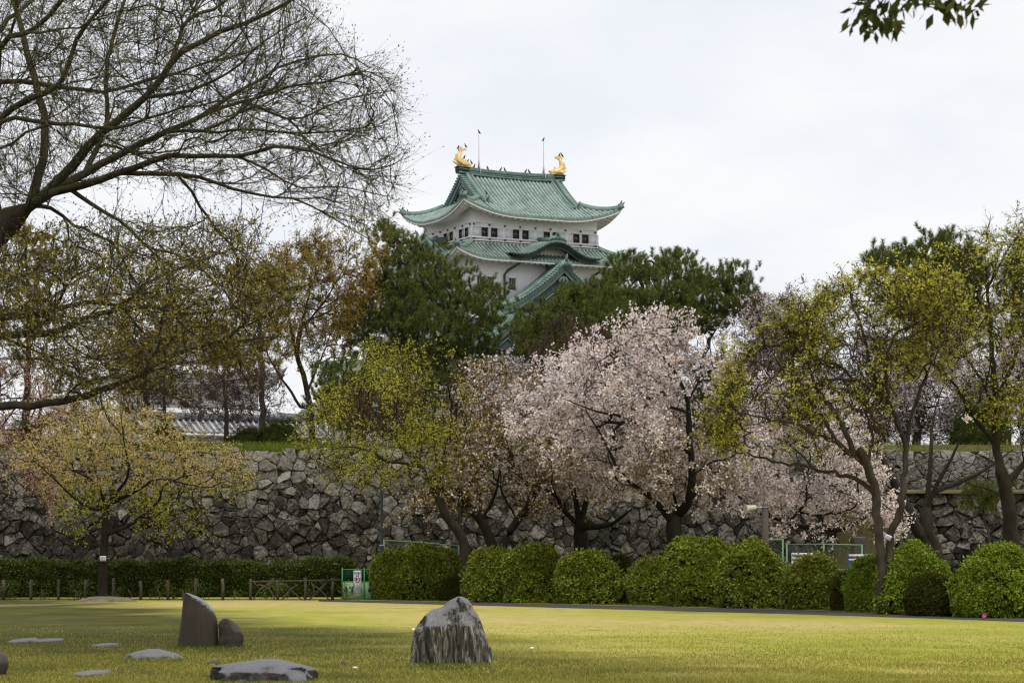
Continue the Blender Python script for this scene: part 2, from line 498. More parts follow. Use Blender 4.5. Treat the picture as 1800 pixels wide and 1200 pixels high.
M["asphalt"] = t.principled(t.ramp(t.noise(14, 5, 0.7), [(0.3, (0.038, 0.034, 0.030)), (0.7, (0.085, 0.076, 0.066))]), 0.9, t.bump(t.noise(40, 2), 0.4, 0.01), spec=0.2)
t = NT("dirt")
M["dirt"] = t.principled(t.ramp(t.noise(3, 5, 0.7), [(0.3, (0.10, 0.082, 0.045)), (0.7, (0.22, 0.19, 0.12))]), 0.95, spec=0.1)
t = NT("bank_soil")
M["bank_soil"] = t.principled(t.ramp(t.noise(1.2, 5, 0.7), [(0.3, (0.050, 0.046, 0.018)), (0.7, (0.12, 0.10, 0.040))]), 0.95, spec=0.1)

# ---------------------------------------------------------------- vegetation tools
def in_poly(poly, x, y):
    poly = np.asarray(poly, float)
    x, y = np.asarray(x), np.asarray(y)
    r = np.zeros(x.shape, bool)
    j = len(poly) - 1
    for i in range(len(poly)):
        xi, yi = poly[i]
        xj, yj = poly[j]
        c = ((yi > y) != (yj > y)) & (x < (xj - xi) * (y - yi) / (yj - yi + 1e-9) + xi)
        r ^= c
        j = i
    return r
def edge_dist(poly, x, y):
    poly = np.asarray(poly, float)
    best = np.full(x.shape, 1e9)
    for a, b in zip(poly, np.roll(poly, -1, 0)):
        ab = b - a
        tt = np.clip(((x - a[0]) * ab[0] + (y - a[1]) * ab[1]) / (ab @ ab + 1e-9), 0, 1)
        best = np.minimum(best, np.hypot(x - a[0] - tt * ab[0], y - a[1] - tt * ab[1]))
    return best
def crown_points(poly, n, d0, dr, r=None, edge=0.0):
    """n random points of a crown whose outline, seen from the lawn, is poly; the crown is as deep as it is wide"""
    poly = np.asarray(poly, float)
    lo, hi = poly.min(0), poly.max(0)
    xs, ys = np.zeros(0), np.zeros(0)
    while len(xs) < n:
        x = rng.uniform(lo[0], hi[0], n * 2)
        y = rng.uniform(lo[1], hi[1], n * 2)
        k = in_poly(poly, x, y)
        xs, ys = np.append(xs, x[k]), np.append(ys, y[k])
    xs, ys = xs[:n], ys[:n]
    rr = r or 0.5 * min(hi - lo)
    rho = 1 - np.clip(edge_dist(poly, xs, ys) / rr, 0, 1)
    h = dr * np.sqrt(np.maximum(0.06, 1 - rho ** 2))
    uu = rng.uniform(-1, 1, n)
    if edge:                                # more points near the shell of the crown
        uu = np.sign(uu) * np.abs(uu) ** (1 - edge)
    d = d0 + uu * h
    return np.stack(((xs - 900) / F * d, d, EYE + (HV - ys) / F * d), -1)

def catmull(pts, step):
    pts = np.asarray(pts, float)
    if len(pts) == 2:
        n = max(2, int(np.linalg.norm(pts[1] - pts[0]) / step) + 1)
        return pts[0] + np.linspace(0, 1, n)[:, None] * (pts[1] - pts[0])
    p = np.vstack((2 * pts[0] - pts[1], pts, 2 * pts[-1] - pts[-2]))
    o = []
    for i in range(1, len(p) - 2):
        n = max(2, int(np.linalg.norm(p[i + 1] - p[i]) / step))
        tt = (np.arange(n) / n)[:, None]
        a, b, c, d = p[i - 1], p[i], p[i + 1], p[i + 2]
        o.append(0.5 * (2 * b + (c - a) * tt + (2 * a - 5 * b + 4 * c - d) * tt ** 2 + (-a + 3 * b - 3 * c + d) * tt ** 3))
    o.append(p[-2][None])
    return np.concatenate(o)

class Skel:
    """a branching skeleton: drawn limbs, then branches grown to every target point of the crown"""
    def __init__(s, step=0.35, cap=60000):
        s.step = step
        s.pos = np.zeros((cap, 3))
        s.dir = np.zeros((cap, 3))
        s.par = np.full(cap, -1)
        s.fix = np.zeros(cap)               # drawn radius
        s.kids = np.zeros(cap, int)
        s.ok = np.ones(cap, bool)           # may branch
        s.n = 0
        s.main = {}
    def node(s, p, par, fix=0.0, ok=True):
        i = s.n
        s.pos[i] = p
        s.par[i] = par
        s.fix[i] = fix
        s.ok[i] = ok
        if par >= 0:
            v = s.pos[i] - s.pos[par]
            s.dir[i] = v / (np.linalg.norm(v) + 1e-9)
            s.kids[par] += 1
        s.n += 1
        return i
    def limb(s, pts, r0, r1, par=None, bare=0.0, wob=0.0):
        pts = np.asarray(pts, float)
        if par is None and s.n:
            par = int(np.argmin(np.linalg.norm(s.pos[:s.n] - pts[0], axis=1)))
        if par is not None:
            pts = np.vstack((s.pos[par][None], pts[1:] if np.linalg.norm(pts[0] - s.pos[par]) < 1.5 else pts))
        q = catmull(pts, s.step)
        m = len(q)
        if wob:
            w = rng.normal(0, wob, q.shape) * np.minimum(1, np.arange(m) / 3.0)[:, None]
            w[-1] = 0
            q = q + w
        last = -1 if par is None else par
        for i in range(0 if par is None else 1, m):
            f = i / max(1, m - 1)
            nd = s.node(q[i], last, r0 + (r1 - r0) * f ** 0.8, f >= bare)
            if i > 1 or par is None:
                s.main[last] = nd
            last = nd
        if par is None:
            s.dir[0] = s.dir[1]
        return last
    def grow(s, targets, straight=0.5, wob=0.12, turn=0.7, lift=0.0, maxlen=99):
        for T in targets:
            n = s.n
            v = T - s.pos[:n]
            L = np.linalg.norm(v, axis=1)
            cs = np.einsum('ij,ij->i', v, s.dir[:n]) / (L + 1e-6)
            cost = L * (1 + turn * (1 - cs)) + 0.12 * s.kids[:n] + np.where(s.ok[:n], 0, 1e6)
            i = int(np.argmin(cost))
            if L[i] < s.step * 0.8 or L[i] > maxlen:
                continue
            p0, t0, Li = s.pos[i].copy(), s.dir[i], L[i]
            vh = v[i] / Li
            c = p0 + (t0 * (1 - straight) + vh * straight) * Li * 0.45
            c[2] += lift * Li
            m = max(2, int(round(Li / s.step)))
            last = i
            w = rng.normal(0, wob * s.step, (m + 1, 3))
            for k in range(1, m + 1):
                f = k / m
                p = (1 - f) ** 2 * p0 + 2 * f * (1 - f) * c + f * f * T
                last = s.node(p + (w[k] if k < m else 0), last)
    def radii(s, tip=0.006, e=2.4):
        n = s.n
        acc = np.zeros(n)
        r = np.zeros(n)
        te = tip ** e
        for i in range(n - 1, -1, -1):
            a = acc[i] if acc[i] > 0 else te
            r[i] = a ** (1 / e)
            if s.par[i] >= 0:
                acc[s.par[i]] += a
        f = s.fix[:n]
        r = np.where(f > 0, np.clip(r, f * 0.9, f * 1.12), r)
        for i in range(1, n):               # never thicker than what carries it
            p = s.par[i]
            if p >= 0 and r[i] > r[p]:
                r[i] = r[p]
        s.r = r
        return r
    def mesh(s, mb, thick=0.045):
        n = s.n
        par, pos, r = s.par[:n], s.pos[:n], s.r
        mainc = np.full(n, -1)
        best = np.zeros(n)
        for i in range(1, n):
            p = par[i]
            if p < 0:
                continue
            w = r[i] + (10 if s.main.get(p) == i else 0)
            if w > best[p]:
                best[p], mainc[p] = w, i
        t = s.dir[:n].copy()
        has = mainc >= 0
        t[has] = nrm(t[has] + s.dir[:n][mainc[has]])
        ref = np.array((0.43, 0.27, 0.86))
        def frame(tt):
            a = np.cross(tt, ref)
            bad = np.linalg.norm(a, axis=1) < 0.05
            a[bad] = np.cross(tt[bad], (1, 0, 0))
            a = nrm(a)
            return a, np.cross(tt, a)
        ids = np.arange(n)
        ismain = np.zeros(n, bool)
        ok = par >= 0
        ismain[ok] = mainc[par[ok]] == ids[ok]
        chain_r = r.copy()                  # thickness at which the chain of a node starts
        for i in range(1, n):
            if ismain[i]:
                chain_r[i] = chain_r[par[i]]
        for lo, hi, k in ((thick, 9, 8), (thick * 0.35, thick, 5), (0, thick * 0.35, 3)):
            sel = (chain_r > lo) & (chain_r <= hi)
            if not sel.any():
                continue
            th = np.arange(k) / k * 2 * math.pi
            cs, sn = np.cos(th)[None, :, None], np.sin(th)[None, :, None]
            idx = np.where(sel)[0]
            a, b = frame(t[idx])
            ring = pos[idx][:, None] + r[idx][:, None, None] * (cs * a[:, None] + sn * b[:, None])
            where = np.full(n, -1)
            where[idx] = np.arange(len(idx))
            sb = idx[(par[idx] >= 0) & ~(ismain[idx] & (where[par[idx]] >= 0))]
            V = [ring.reshape(-1, 3)]
            F_ = []
            j = np.arange(k)[None]
            cont = idx[(par[idx] >= 0) & ismain[idx] & (where[par[idx]] >= 0)]
            if len(cont):
                A, B = where[par[cont]][:, None] * k, where[cont][:, None] * k
                F_.append(np.stack((A + j, A + (j + 1) % k, B + (j + 1) % k, B + j), -1).reshape(-1, 4))
            if len(sb):
                a2, b2 = frame(s.dir[sb])
                rr = np.minimum(r[sb] * 1.15, r[par[sb]])
                ring2 = pos[par[sb]][:, None] + rr[:, None, None] * (cs * a2[:, None] + sn * b2[:, None])
                A = (len(idx) + np.arange(len(sb)))[:, None] * k
                B = where[sb][:, None] * k
                F_.append(np.stack((A + j, A + (j + 1) % k, B + (j + 1) % k, B + j), -1).reshape(-1, 4))
                V.append(ring2.reshape(-1, 3))
            if F_:
                mb.add(np.concatenate(V), [np.concatenate(F_)])
    def fine(s, rmax):
        return np.where((s.r < rmax) & (np.arange(s.n) > 0))[0]

def twigs(mb, p, d, L, w, spread=0.7, up=0.0, droop=0.0):
    """thin bent twigs starting at p in about direction d; returns base, middle and tip"""
    n = len(p)
    d = nrm(d + rng.normal(0, spread, (n, 3)) + np.array((0, 0, up)))
    L = np.broadcast_to(L, (n,))[:, None] * rng.uniform(0.5, 1.2, (n, 1))
    m = p + d * L * 0.5 + rng.normal(0, 0.07, (n, 3)) * L
    e = p + d * L + rng.normal(0, 0.14, (n, 3)) * L + np.array((0, 0, -droop)) * L
    a = nrm(np.cross(d, rng.normal(0, 1, (n, 3))))
    b = np.cross(d, a)
    th = np.arange(3) / 3 * 2 * math.pi
    o = np.cos(th)[None, :, None] * a[:, None] + np.sin(th)[None, :, None] * b[:, None]
    V = np.concatenate((p[:, None] + o * w, m[:, None] + o * w * 0.7, e[:, None]), 1)
    i = np.arange(n)[:, None] * 7
    q = np.concatenate([i + np.array(((k, (k + 1) % 3, 3 + (k + 1) % 3, 3 + k),)) for k in range(3)])
    tr = np.concatenate([i + np.array(((3 + k, 3 + (k + 1) % 3, 6),)) for k in range(3)])
    mb.add(V.reshape(-1, 3), [q, tr])
    return p, m, e
def along(b, m, e, k, lo=0.25, hi=1.0):
    n = len(b)
    s_ = rng.uniform(lo, hi, (n, k, 1))
    B, M_, E = b[:, None], m[:, None], e[:, None]
    x = np.where(s_ < 0.5, B + (M_ - B) * s_ * 2, M_ + (E - M_) * (s_ - 0.5) * 2)
    dd = np.broadcast_to(nrm(e - b)[:, None], x.shape)
    return x.reshape(-1, 3), dd.reshape(-1, 3)
def leaves(mb, c, l, w, axis=None, follow=0.0, up=0.0, fat=0.5):
    n = len(c)
    a = rng.normal(0, 1, (n, 3))
    if axis is not None:
        a = a * (1 - follow) + axis * follow * 1.6
    a[:, 2] += up
    a = nrm(a)
    b = nrm(np.cross(a, rng.normal(0, 1, (n, 3))))
    sc = rng.uniform(0.65, 1.25, (n, 1))
    l_, w_ = l * sc, w * sc
    V = np.stack((c, c + a * l_ * fat + b * w_ / 2, c + a * l_, c + a * l_ * fat - b * w_ / 2), 1)
    mb.add(V.reshape(-1, 3), [np.arange(n * 4).reshape(n, 4)])
def brushes(mb, p, axis, L, nl, w, k):
    """pine shoots: k needles standing round a short axis"""
    n = len(p)
    axis = nrm(axis)
    a = nrm(np.cross(axis, rng.normal(0, 1, (n, 3))))
    b = np.cross(axis, a)
    th = rng.uniform(0, 2 * math.pi, (n, k, 1))
    s_ = rng.uniform(0.25, 1.0, (n, k, 1))
    base = p[:, None] + axis[:, None] * s_ * L
    rad = np.cos(th) * a[:, None] + np.sin(th) * b[:, None]
    dirn = nrm(rad * rng.uniform(0.6, 1.0, (n, k, 1)) + axis[:, None] * rng.uniform(0.4, 0.9, (n, k, 1)))
    side = nrm(np.cross(dirn, rng.normal(0, 1, dirn.shape)))
    ll = nl * rng.uniform(0.7, 1.15, (n, k, 1))
    V = np.stack((base - side * w / 2, base + side * w / 2, base + dirn * ll), 2)
    mb.add(V.reshape(-1, 3), [np.arange(n * k * 3).reshape(-1, 3)])

def px(limb, d, dd=0.0, jit=0.0):
    """a limb read off the photograph as (column, row) points; its distance runs from d to d + dd"""
    n = len(limb)
    return np.array([P(u, v, d + dd * i / max(1, n - 1) + (rng.normal(0, jit) if i else 0)) for i, (u, v) in enumerate(limb)])

DENSE = 1.75
def clumps(p, f, seed):
    r = np.random.default_rng(seed)
    o = np.zeros(len(p))
    for _ in range(6):
        o += np.sin(p @ r.normal(0, f, 3) + r.uniform(0, 6.28))
    return o / 1.75
def tree(name, label, cat, base, limbs, crowns, step=0.3, tip=0.008, e=2.4, bark="cherry_bark", wob=0.14, straight=0.5, turn=0.7, lift=0.0,
         spray=None, group=None, thick=0.045, foliage=(), gap=-0.30):
    """limbs: (points, r0, r1, bare); crowns: (outline, n, distance, depth);
    spray: (per node, length, width, spread, up, droop); foliage: (part name, material, per twig, length, width, follow, lo, keep)"""
    base = np.asarray(base, float)
    root = thing(name, label, cat, tuple(base), group=group)
    s = Skel(step)
    for q, (pts, r0, r1, bare) in enumerate(limbs):
        s.limb(pts, r0, r1, None, bare, wob * 0.25 * step)
    for poly, n, d0, dr in crowns:
        T = crown_points(poly, int(n * 1.5), d0, dr) + rng.normal(0, 0.30 * d0 / 90, (int(n * 1.5), 3))
        n = len(T)
        k = max(4, n // 14)                 # a few far targets first: they become the boughs
        far = np.argsort(-np.min(np.linalg.norm(T[:, None, :] - s.pos[None, :s.n:4], axis=2), axis=1))
        first = rng.permutation(far[:len(far) // 2])[:k]
        rest = np.setdiff1d(np.arange(n), first)
        rng.shuffle(rest)
        s.grow(T[first], straight, wob, turn, lift)
        s.grow(T[rest], straight, wob, turn, lift)
    s.radii(tip, e)
    wood = MB()
    s.mesh(wood, thick)
    fol = {}
    if spray:
        per, L, w, spread, up, droop = spray
        per *= DENSE * 0.75
        ids = s.fine(max(tip * 2.6, 0.012))
        want = int(len(ids) * per)
        ids = ids[clumps(s.pos[ids], 1.25 * 90 / max(90, base[1]), int(abs(base[0]) * 100)) + rng.normal(0, 0.25, len(ids)) > gap]
        ids = rng.choice(ids, want)
        b, m, e_ = twigs(wood, s.pos[ids], s.dir[ids], L, w, spread, up, droop)
        for (fn, mat, k, l, lw, follow, lo, keep) in foliage:
            sel = keep(e_) if callable(keep) else rng.random(len(b)) < keep
            if fn == "blossoms":               # flowers stand in small bunches along the twig
                c, ax = along(b[sel], m[sel], e_[sel], max(1, round(k / 3.5)), lo, 1.05)
                c, ax = np.repeat(c, 4, 0), np.repeat(ax, 4, 0)
                c = c + rng.normal(0, 0.045, c.shape)
            else:
                c, ax = along(b[sel], m[sel], e_[sel], k, lo, 1.05)
                c = c + rng.normal(0, 0.02, c.shape)
            key = (fn, mat)
            fol.setdefault(key, MB())
            leaves(fol[key], c, l, lw, ax, follow)
    wood.build("trunk", M[bark], root, base, smooth=True)
    for (fn, mat), mb in fol.items():
        mb.build(fn, M[mat], root, base)
    return root, s

def pine(name, label, trunk, r0, crown, nc, d, dr, mats=("needle", None), brush=(11, 0.50, 0.30, 0.042, 22), pad=(1.0, 0.42), step=0.5, limbs=(), group=None, bark="pine_bark", extra=()):
    base = trunk[0]
    root = thing(name, label, "tree", tuple(base), group=group)
    s = Skel(step)
    s.limb(trunk, r0, r0 * 0.25, None, 0.25, 0.05)
    for pts, a, b in limbs:
        s.limb(pts, a, b, None, 0.2, 0.05)
    cc_ = np.asarray(crown, float)
    crown = cc_.mean(0) + (cc_ - cc_.mean(0)) * (1 - 16.0 / np.ptp(cc_, 0))
    T = [crown_points(crown, nc, d, dr, edge=0.35) + rng.normal(0, 0.25, (nc, 3)) - np.array((0, 0, brush[1] * 0.6))]
    for poly, n in extra:
        T.append(crown_points(poly, n, d, dr))
    T = np.concatenate(T)
    s.grow(T[np.argsort(np.linalg.norm(T - trunk[-1], axis=1))], 0.6, 0.15, 0.5)
    s.radii(0.02, 2.3)
    wood = MB()
    s.mesh(wood, 0.09)
    nb, L, nl, w, k = brush
    p = np.repeat(T, nb, 0)
    off = rng.normal(0, 1, p.shape) * np.array((pad[0] * 0.42, pad[0] * 0.42, pad[1] * 0.42))
    p = p + off
    ax = rng.normal(0, 0.28, p.shape) + off * np.array((0.55, 0.55, 0.1)) + np.array((0, 0, 1.0))
    nd = MB()
    brushes(nd, p, ax, L, nl, w, k)
    wood.build("trunk", M[bark], root, base, smooth=True)
    nd.build("crown", M[mats[0]], root, base)
    if mats[1]:
        tp = MB()
        sel = rng.random(len(p)) < 0.33
        brushes(tp, p[sel] + nrm(ax[sel]) * L * 0.9, ax[sel], 0.12, 0.10, 0.05, 5)
        tp.build("buds", M[mats[1]], root, base)
    return root

def superdome(n, rx, ry, H, e=2.35, low=0.0):
    """points and normals over a dome that stands on the ground with nearly upright sides"""
    th = rng.uniform(0, 2 * math.pi, n)
    z = rng.uniform(low, 1, n) ** 0.85
    k = (1 - z ** e) ** (1 / e)
    top = rng.random(n) < 0.30              # even cover on the flat top
    k[top] = np.sqrt(rng.random(top.sum())) * 0.8
    z[top] = (1 - k[top] ** e) ** (1 / e)
    kk = np.where(z < 0.4, k * (0.84 + 0.16 * z / 0.4), k)
    p = np.stack((kk * rx * np.cos(th), kk * ry * np.sin(th), z * H), -1)
    nn = np.stack((k ** (e - 1) * np.cos(th) / rx, k ** (e - 1) * np.sin(th) / ry, z ** (e - 1) / H), -1)
    return p, nrm(nn)
def lumpy(p, freq, amp, seed):
    r = np.random.default_rng(seed)
    o = np.zeros(len(p))
    for _ in range(7):
        k = r.normal(0, freq, 3)
        o += np.sin(p @ k + r.uniform(0, 6.28))
    return 1 + amp * o / 2.6

def bush(u, vtop, vbot, width, label, mat, seed, n=11000, ry=None, size=0.108, group=None, name="round_bush", dist=None):
    d = dist or GD(vbot)
    c = np.array(((u - 900) / F * d, d, 0.0))
    rx = width * 0.515 / F * d
    H = 0.965 * (vbot - vtop) / F * d if dist is None else EYE + (HV - vtop) / F * d
    ry = ry or rx * 0.95
    c[1] += ry * 0.9
    root = thing(name, label, "bush", tuple(c), group=group)
    core = MB()
    nu, nv = 26, 10
    V = []
    for j in range(nv + 1):
        z = math.sin(j / nv * math.pi / 2)
        k = (1 - min(z, 0.999) ** 2.35) ** (1 / 2.35)
        if z < 0.4:
            k *= 0.84 + 0.16 * z / 0.4
        V.append([(k * rx * 0.86 * math.cos(a), k * ry * 0.86 * math.sin(a), z * H * 0.88) for a in np.arange(nu + 1) / nu * 2 * math.pi])
    V = np.array(V)
    sh = V.shape
    V = (V.reshape(-1, 3) * lumpy(V.reshape(-1, 3), 1.9, 0.07, seed)[:, None]).reshape(sh)
    core.grid(V)
    core.build("branches", M["inner_foliage"], root, (0, 0, 0))  # solid dark core for the inner leaves, its colour painting shade in gaps
    p, nn = superdome(n, rx, ry, H)
    p = p * lumpy(p, 1.9, 0.085, seed)[:, None] * lumpy(p, 5.5, 0.045, seed + 1)[:, None]
    p = p * (1 - 0.14 * rng.random((n, 1)) ** 2)
    p = np.repeat(p, 5, 0)                  # rosettes of leaves at the shoot tips
    nn = nrm(np.repeat(nn, 5, 0) + np.array((0, 0, 0.25)))
    sp = rng.normal(0, 1, p.shape)
    sp = nrm(sp - nn * np.einsum('ij,ij->i', sp, nn)[:, None])
    fl = MB()
    leaves(fl, p, size, size * 0.42, nrm(sp + nn * rng.uniform(0.1, 0.9, (len(p), 1))), 0.86)
    # a few longer shoots break the clipped outline
    q, qn = superdome(max(30, n // 45), rx, ry, H, low=0.3)
    q = q * lumpy(q, 1.9, 0.07, seed)[:, None]
    b, m, e_ = twigs(fl, q, qn + np.array((0, 0, 0.6)), 0.16, 0.004, 0.25)
    cc, ax = along(b, m, e_, 6, 0.3, 1.05)
    leaves(fl, cc, size, size * 0.4, ax, 0.5)
    fl.build("leaves", M[mat], root, (0, 0, 0))
    return root

def rock_mesh(name, rows, depth, mat, base_d, label, cat, seed, amp=0.05, freq=5, ridge=0.0, nseg=28, group=None, flat_back=False, vert=False):
    """a stone lofted through outline rows (row v, left u, right u) read at distance base_d"""
    z = np.array([EYE + (HV - r[0]) / F * base_d for r in rows])
    xl = np.array([(r[1] - 900) / F * base_d for r in rows])
    xr = np.array([(r[2] - 900) / F * base_d for r in rows])
    nz = 40 if vert else 18
    zz = np.linspace(z[0], z[-1], nz)
    L_, R_ = np.interp(zz, z, xl), np.interp(zz, z, xr)
    cx = (L_ + R_) / 2
    wid = (R_ - L_) / 2
    th = np.arange(nseg + 1) / nseg * 2 * math.pi
    e = 0.75
    cx0 = cx[0]
    ca, sa = np.cos(th), np.sin(th)
    X = np.sign(ca) * np.abs(ca) ** e
    Y = np.sign(sa) * np.abs(sa) ** e
    dz = np.interp(np.linspace(0, 1, nz), [0, 0.6, 1], [1, 0.92, 0.55]) * depth / 2
    V = np.stack((cx[:, None] - cx0 + wid[:, None] * X, dz[:, None] * Y, np.repeat(zz[:, None], nseg + 1, 1)), -1)
    r = np.random.default_rng(seed)
    q = V.reshape(-1, 3)
    o = np.zeros((len(q), 1))
    st = np.array((1, 1, 0.25)) if vert else np.array((1, 1, 1))
    for k_ in range(14):
        k = r.normal(0, freq * (1 + k_ * 0.25), 3) * st
        o[:, 0] += (np.sin(q @ k + r.uniform(0, 6.28)) if k_ % 2 else 1.3 * (0.64 - np.abs(np.sin(q @ k * 0.7 + r.uniform(0, 6.28))) * 2 + 0.64)) / (1 + k_ * 0.15)
    rad = q - np.stack((np.repeat(cx - cx0, nseg + 1), np.zeros(len(q)), q[:, 2]), -1)
    q = q + rad * o * amp / max(1e-3, 2.2)
    V = q.reshape(V.shape)
    V[:, -1] = V[:, 0]
    mb = MB()
    mb.grid(V[:, ::1])
    topc = V[-1, :-1].mean(0)
    top = np.vstack((V[-1, :-1], topc[None]))
    nn = nseg
    mb.add(top, [np.array([(i, (i + 1) % nn, nn) for i in range(nn)])])
    o = mb.build(name, mat, None, (0, 0, 0), smooth=True, sharp=45)
    o.location = (cx0, base_d, 0)
    tag(o, label, cat, group)
    return o

# ---------------------------------------------------------------- the setting: ground, terrace, paths
TZ = 7.7                                   # level of the upper terrace behind the rampart
WALL_D = 130.0
g = MB()
g.add([(-3000, -200, 0), (3000, -200, 0), (3000, 5000, 0), (-3000, 5000, 0)], [[(0, 1, 2, 3)]])
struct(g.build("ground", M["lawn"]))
def strip(near, far, z):
    a = [G(*p) + np.array((0, 0, z)) for p in near]
    b = [G(*p) + np.array((0, 0, z)) for p in far]
    return np.array([a, b])
g = MB()
g.grid(strip([(560, 1056.5), (830, 1063.5), (1100, 1071), (1400, 1079), (1650, 1087), (2000, 1100)],
             [(560, 1053.5), (830, 1058.0), (1100, 1064), (1400, 1071), (1650, 1079), (2000, 1091)], 0.004))
struct(g.build("path", M["asphalt"]))
g = MB()
g.grid(strip([(-60, 1067), (60, 1064.5), (150, 1061.5), (205, 1059.4)], [(-60, 1062.5), (60, 1061.3), (150, 1059.6), (205, 1058.8)], 0.004))
struct(g.build("gravel_path", M["dirt"]))
g = MB()
g.grid(strip([(640, 1053.4), (1000, 1061.0), (1400, 1070.5), (1900, 1086)], [(640, 1040), (1000, 1044), (1400, 1050), (1900, 1062)], 0.008))
struct(g.build("planting_bed", M["bank_soil"]))
g = MB()
tx = np.linspace(-160, 160, 60)
ty = np.array((WALL_D + 2.6, WALL_D + 2.9, WALL_D + 4, WALL_D + 12, 420, 900))
tz = np.array((TZ - 0.5, TZ - 0.1, TZ + 0.25, TZ + 0.3, TZ + 0.3, TZ + 0.3))
g.grid(np.stack((np.broadcast_to(tx, (6, 60)), np.broadcast_to(ty[:, None], (6, 60)), np.broadcast_to(tz[:, None], (6, 60))), -1))
g.add([(-160, WALL_D + 2.6, 0), (160, WALL_D + 2.6, 0), (160, WALL_D + 2.6, TZ - 0.5), (-160, WALL_D + 2.6, TZ - 0.5)], [[(0, 1, 2, 3)]])
struct(g.build("upper_terrace", M["bank_soil"]))
# small mound of roots and soil round the foot of the cherry at the left
g = MB()
mc = G(182, 1056.5)
a = np.arange(25) / 24 * 2 * math.pi
rr = np.array((1.0, 0.8, 0.5, 0.2))
zz = np.array((-0.03, 0.08, 0.17, 0.2))
wob = 1 + 0.15 * np.sin(3 * a + 1) + 0.08 * np.sin(7 * a)
g.grid(np.stack((mc[0] + 1.15 * rr[:, None] * np.cos(a) * wob, mc[1] + 1.0 * rr[:, None] * np.sin(a) * wob, zz[:, None] * np.ones(25)), -1))
struct(g.build("soil_mound", M["dirt"]))

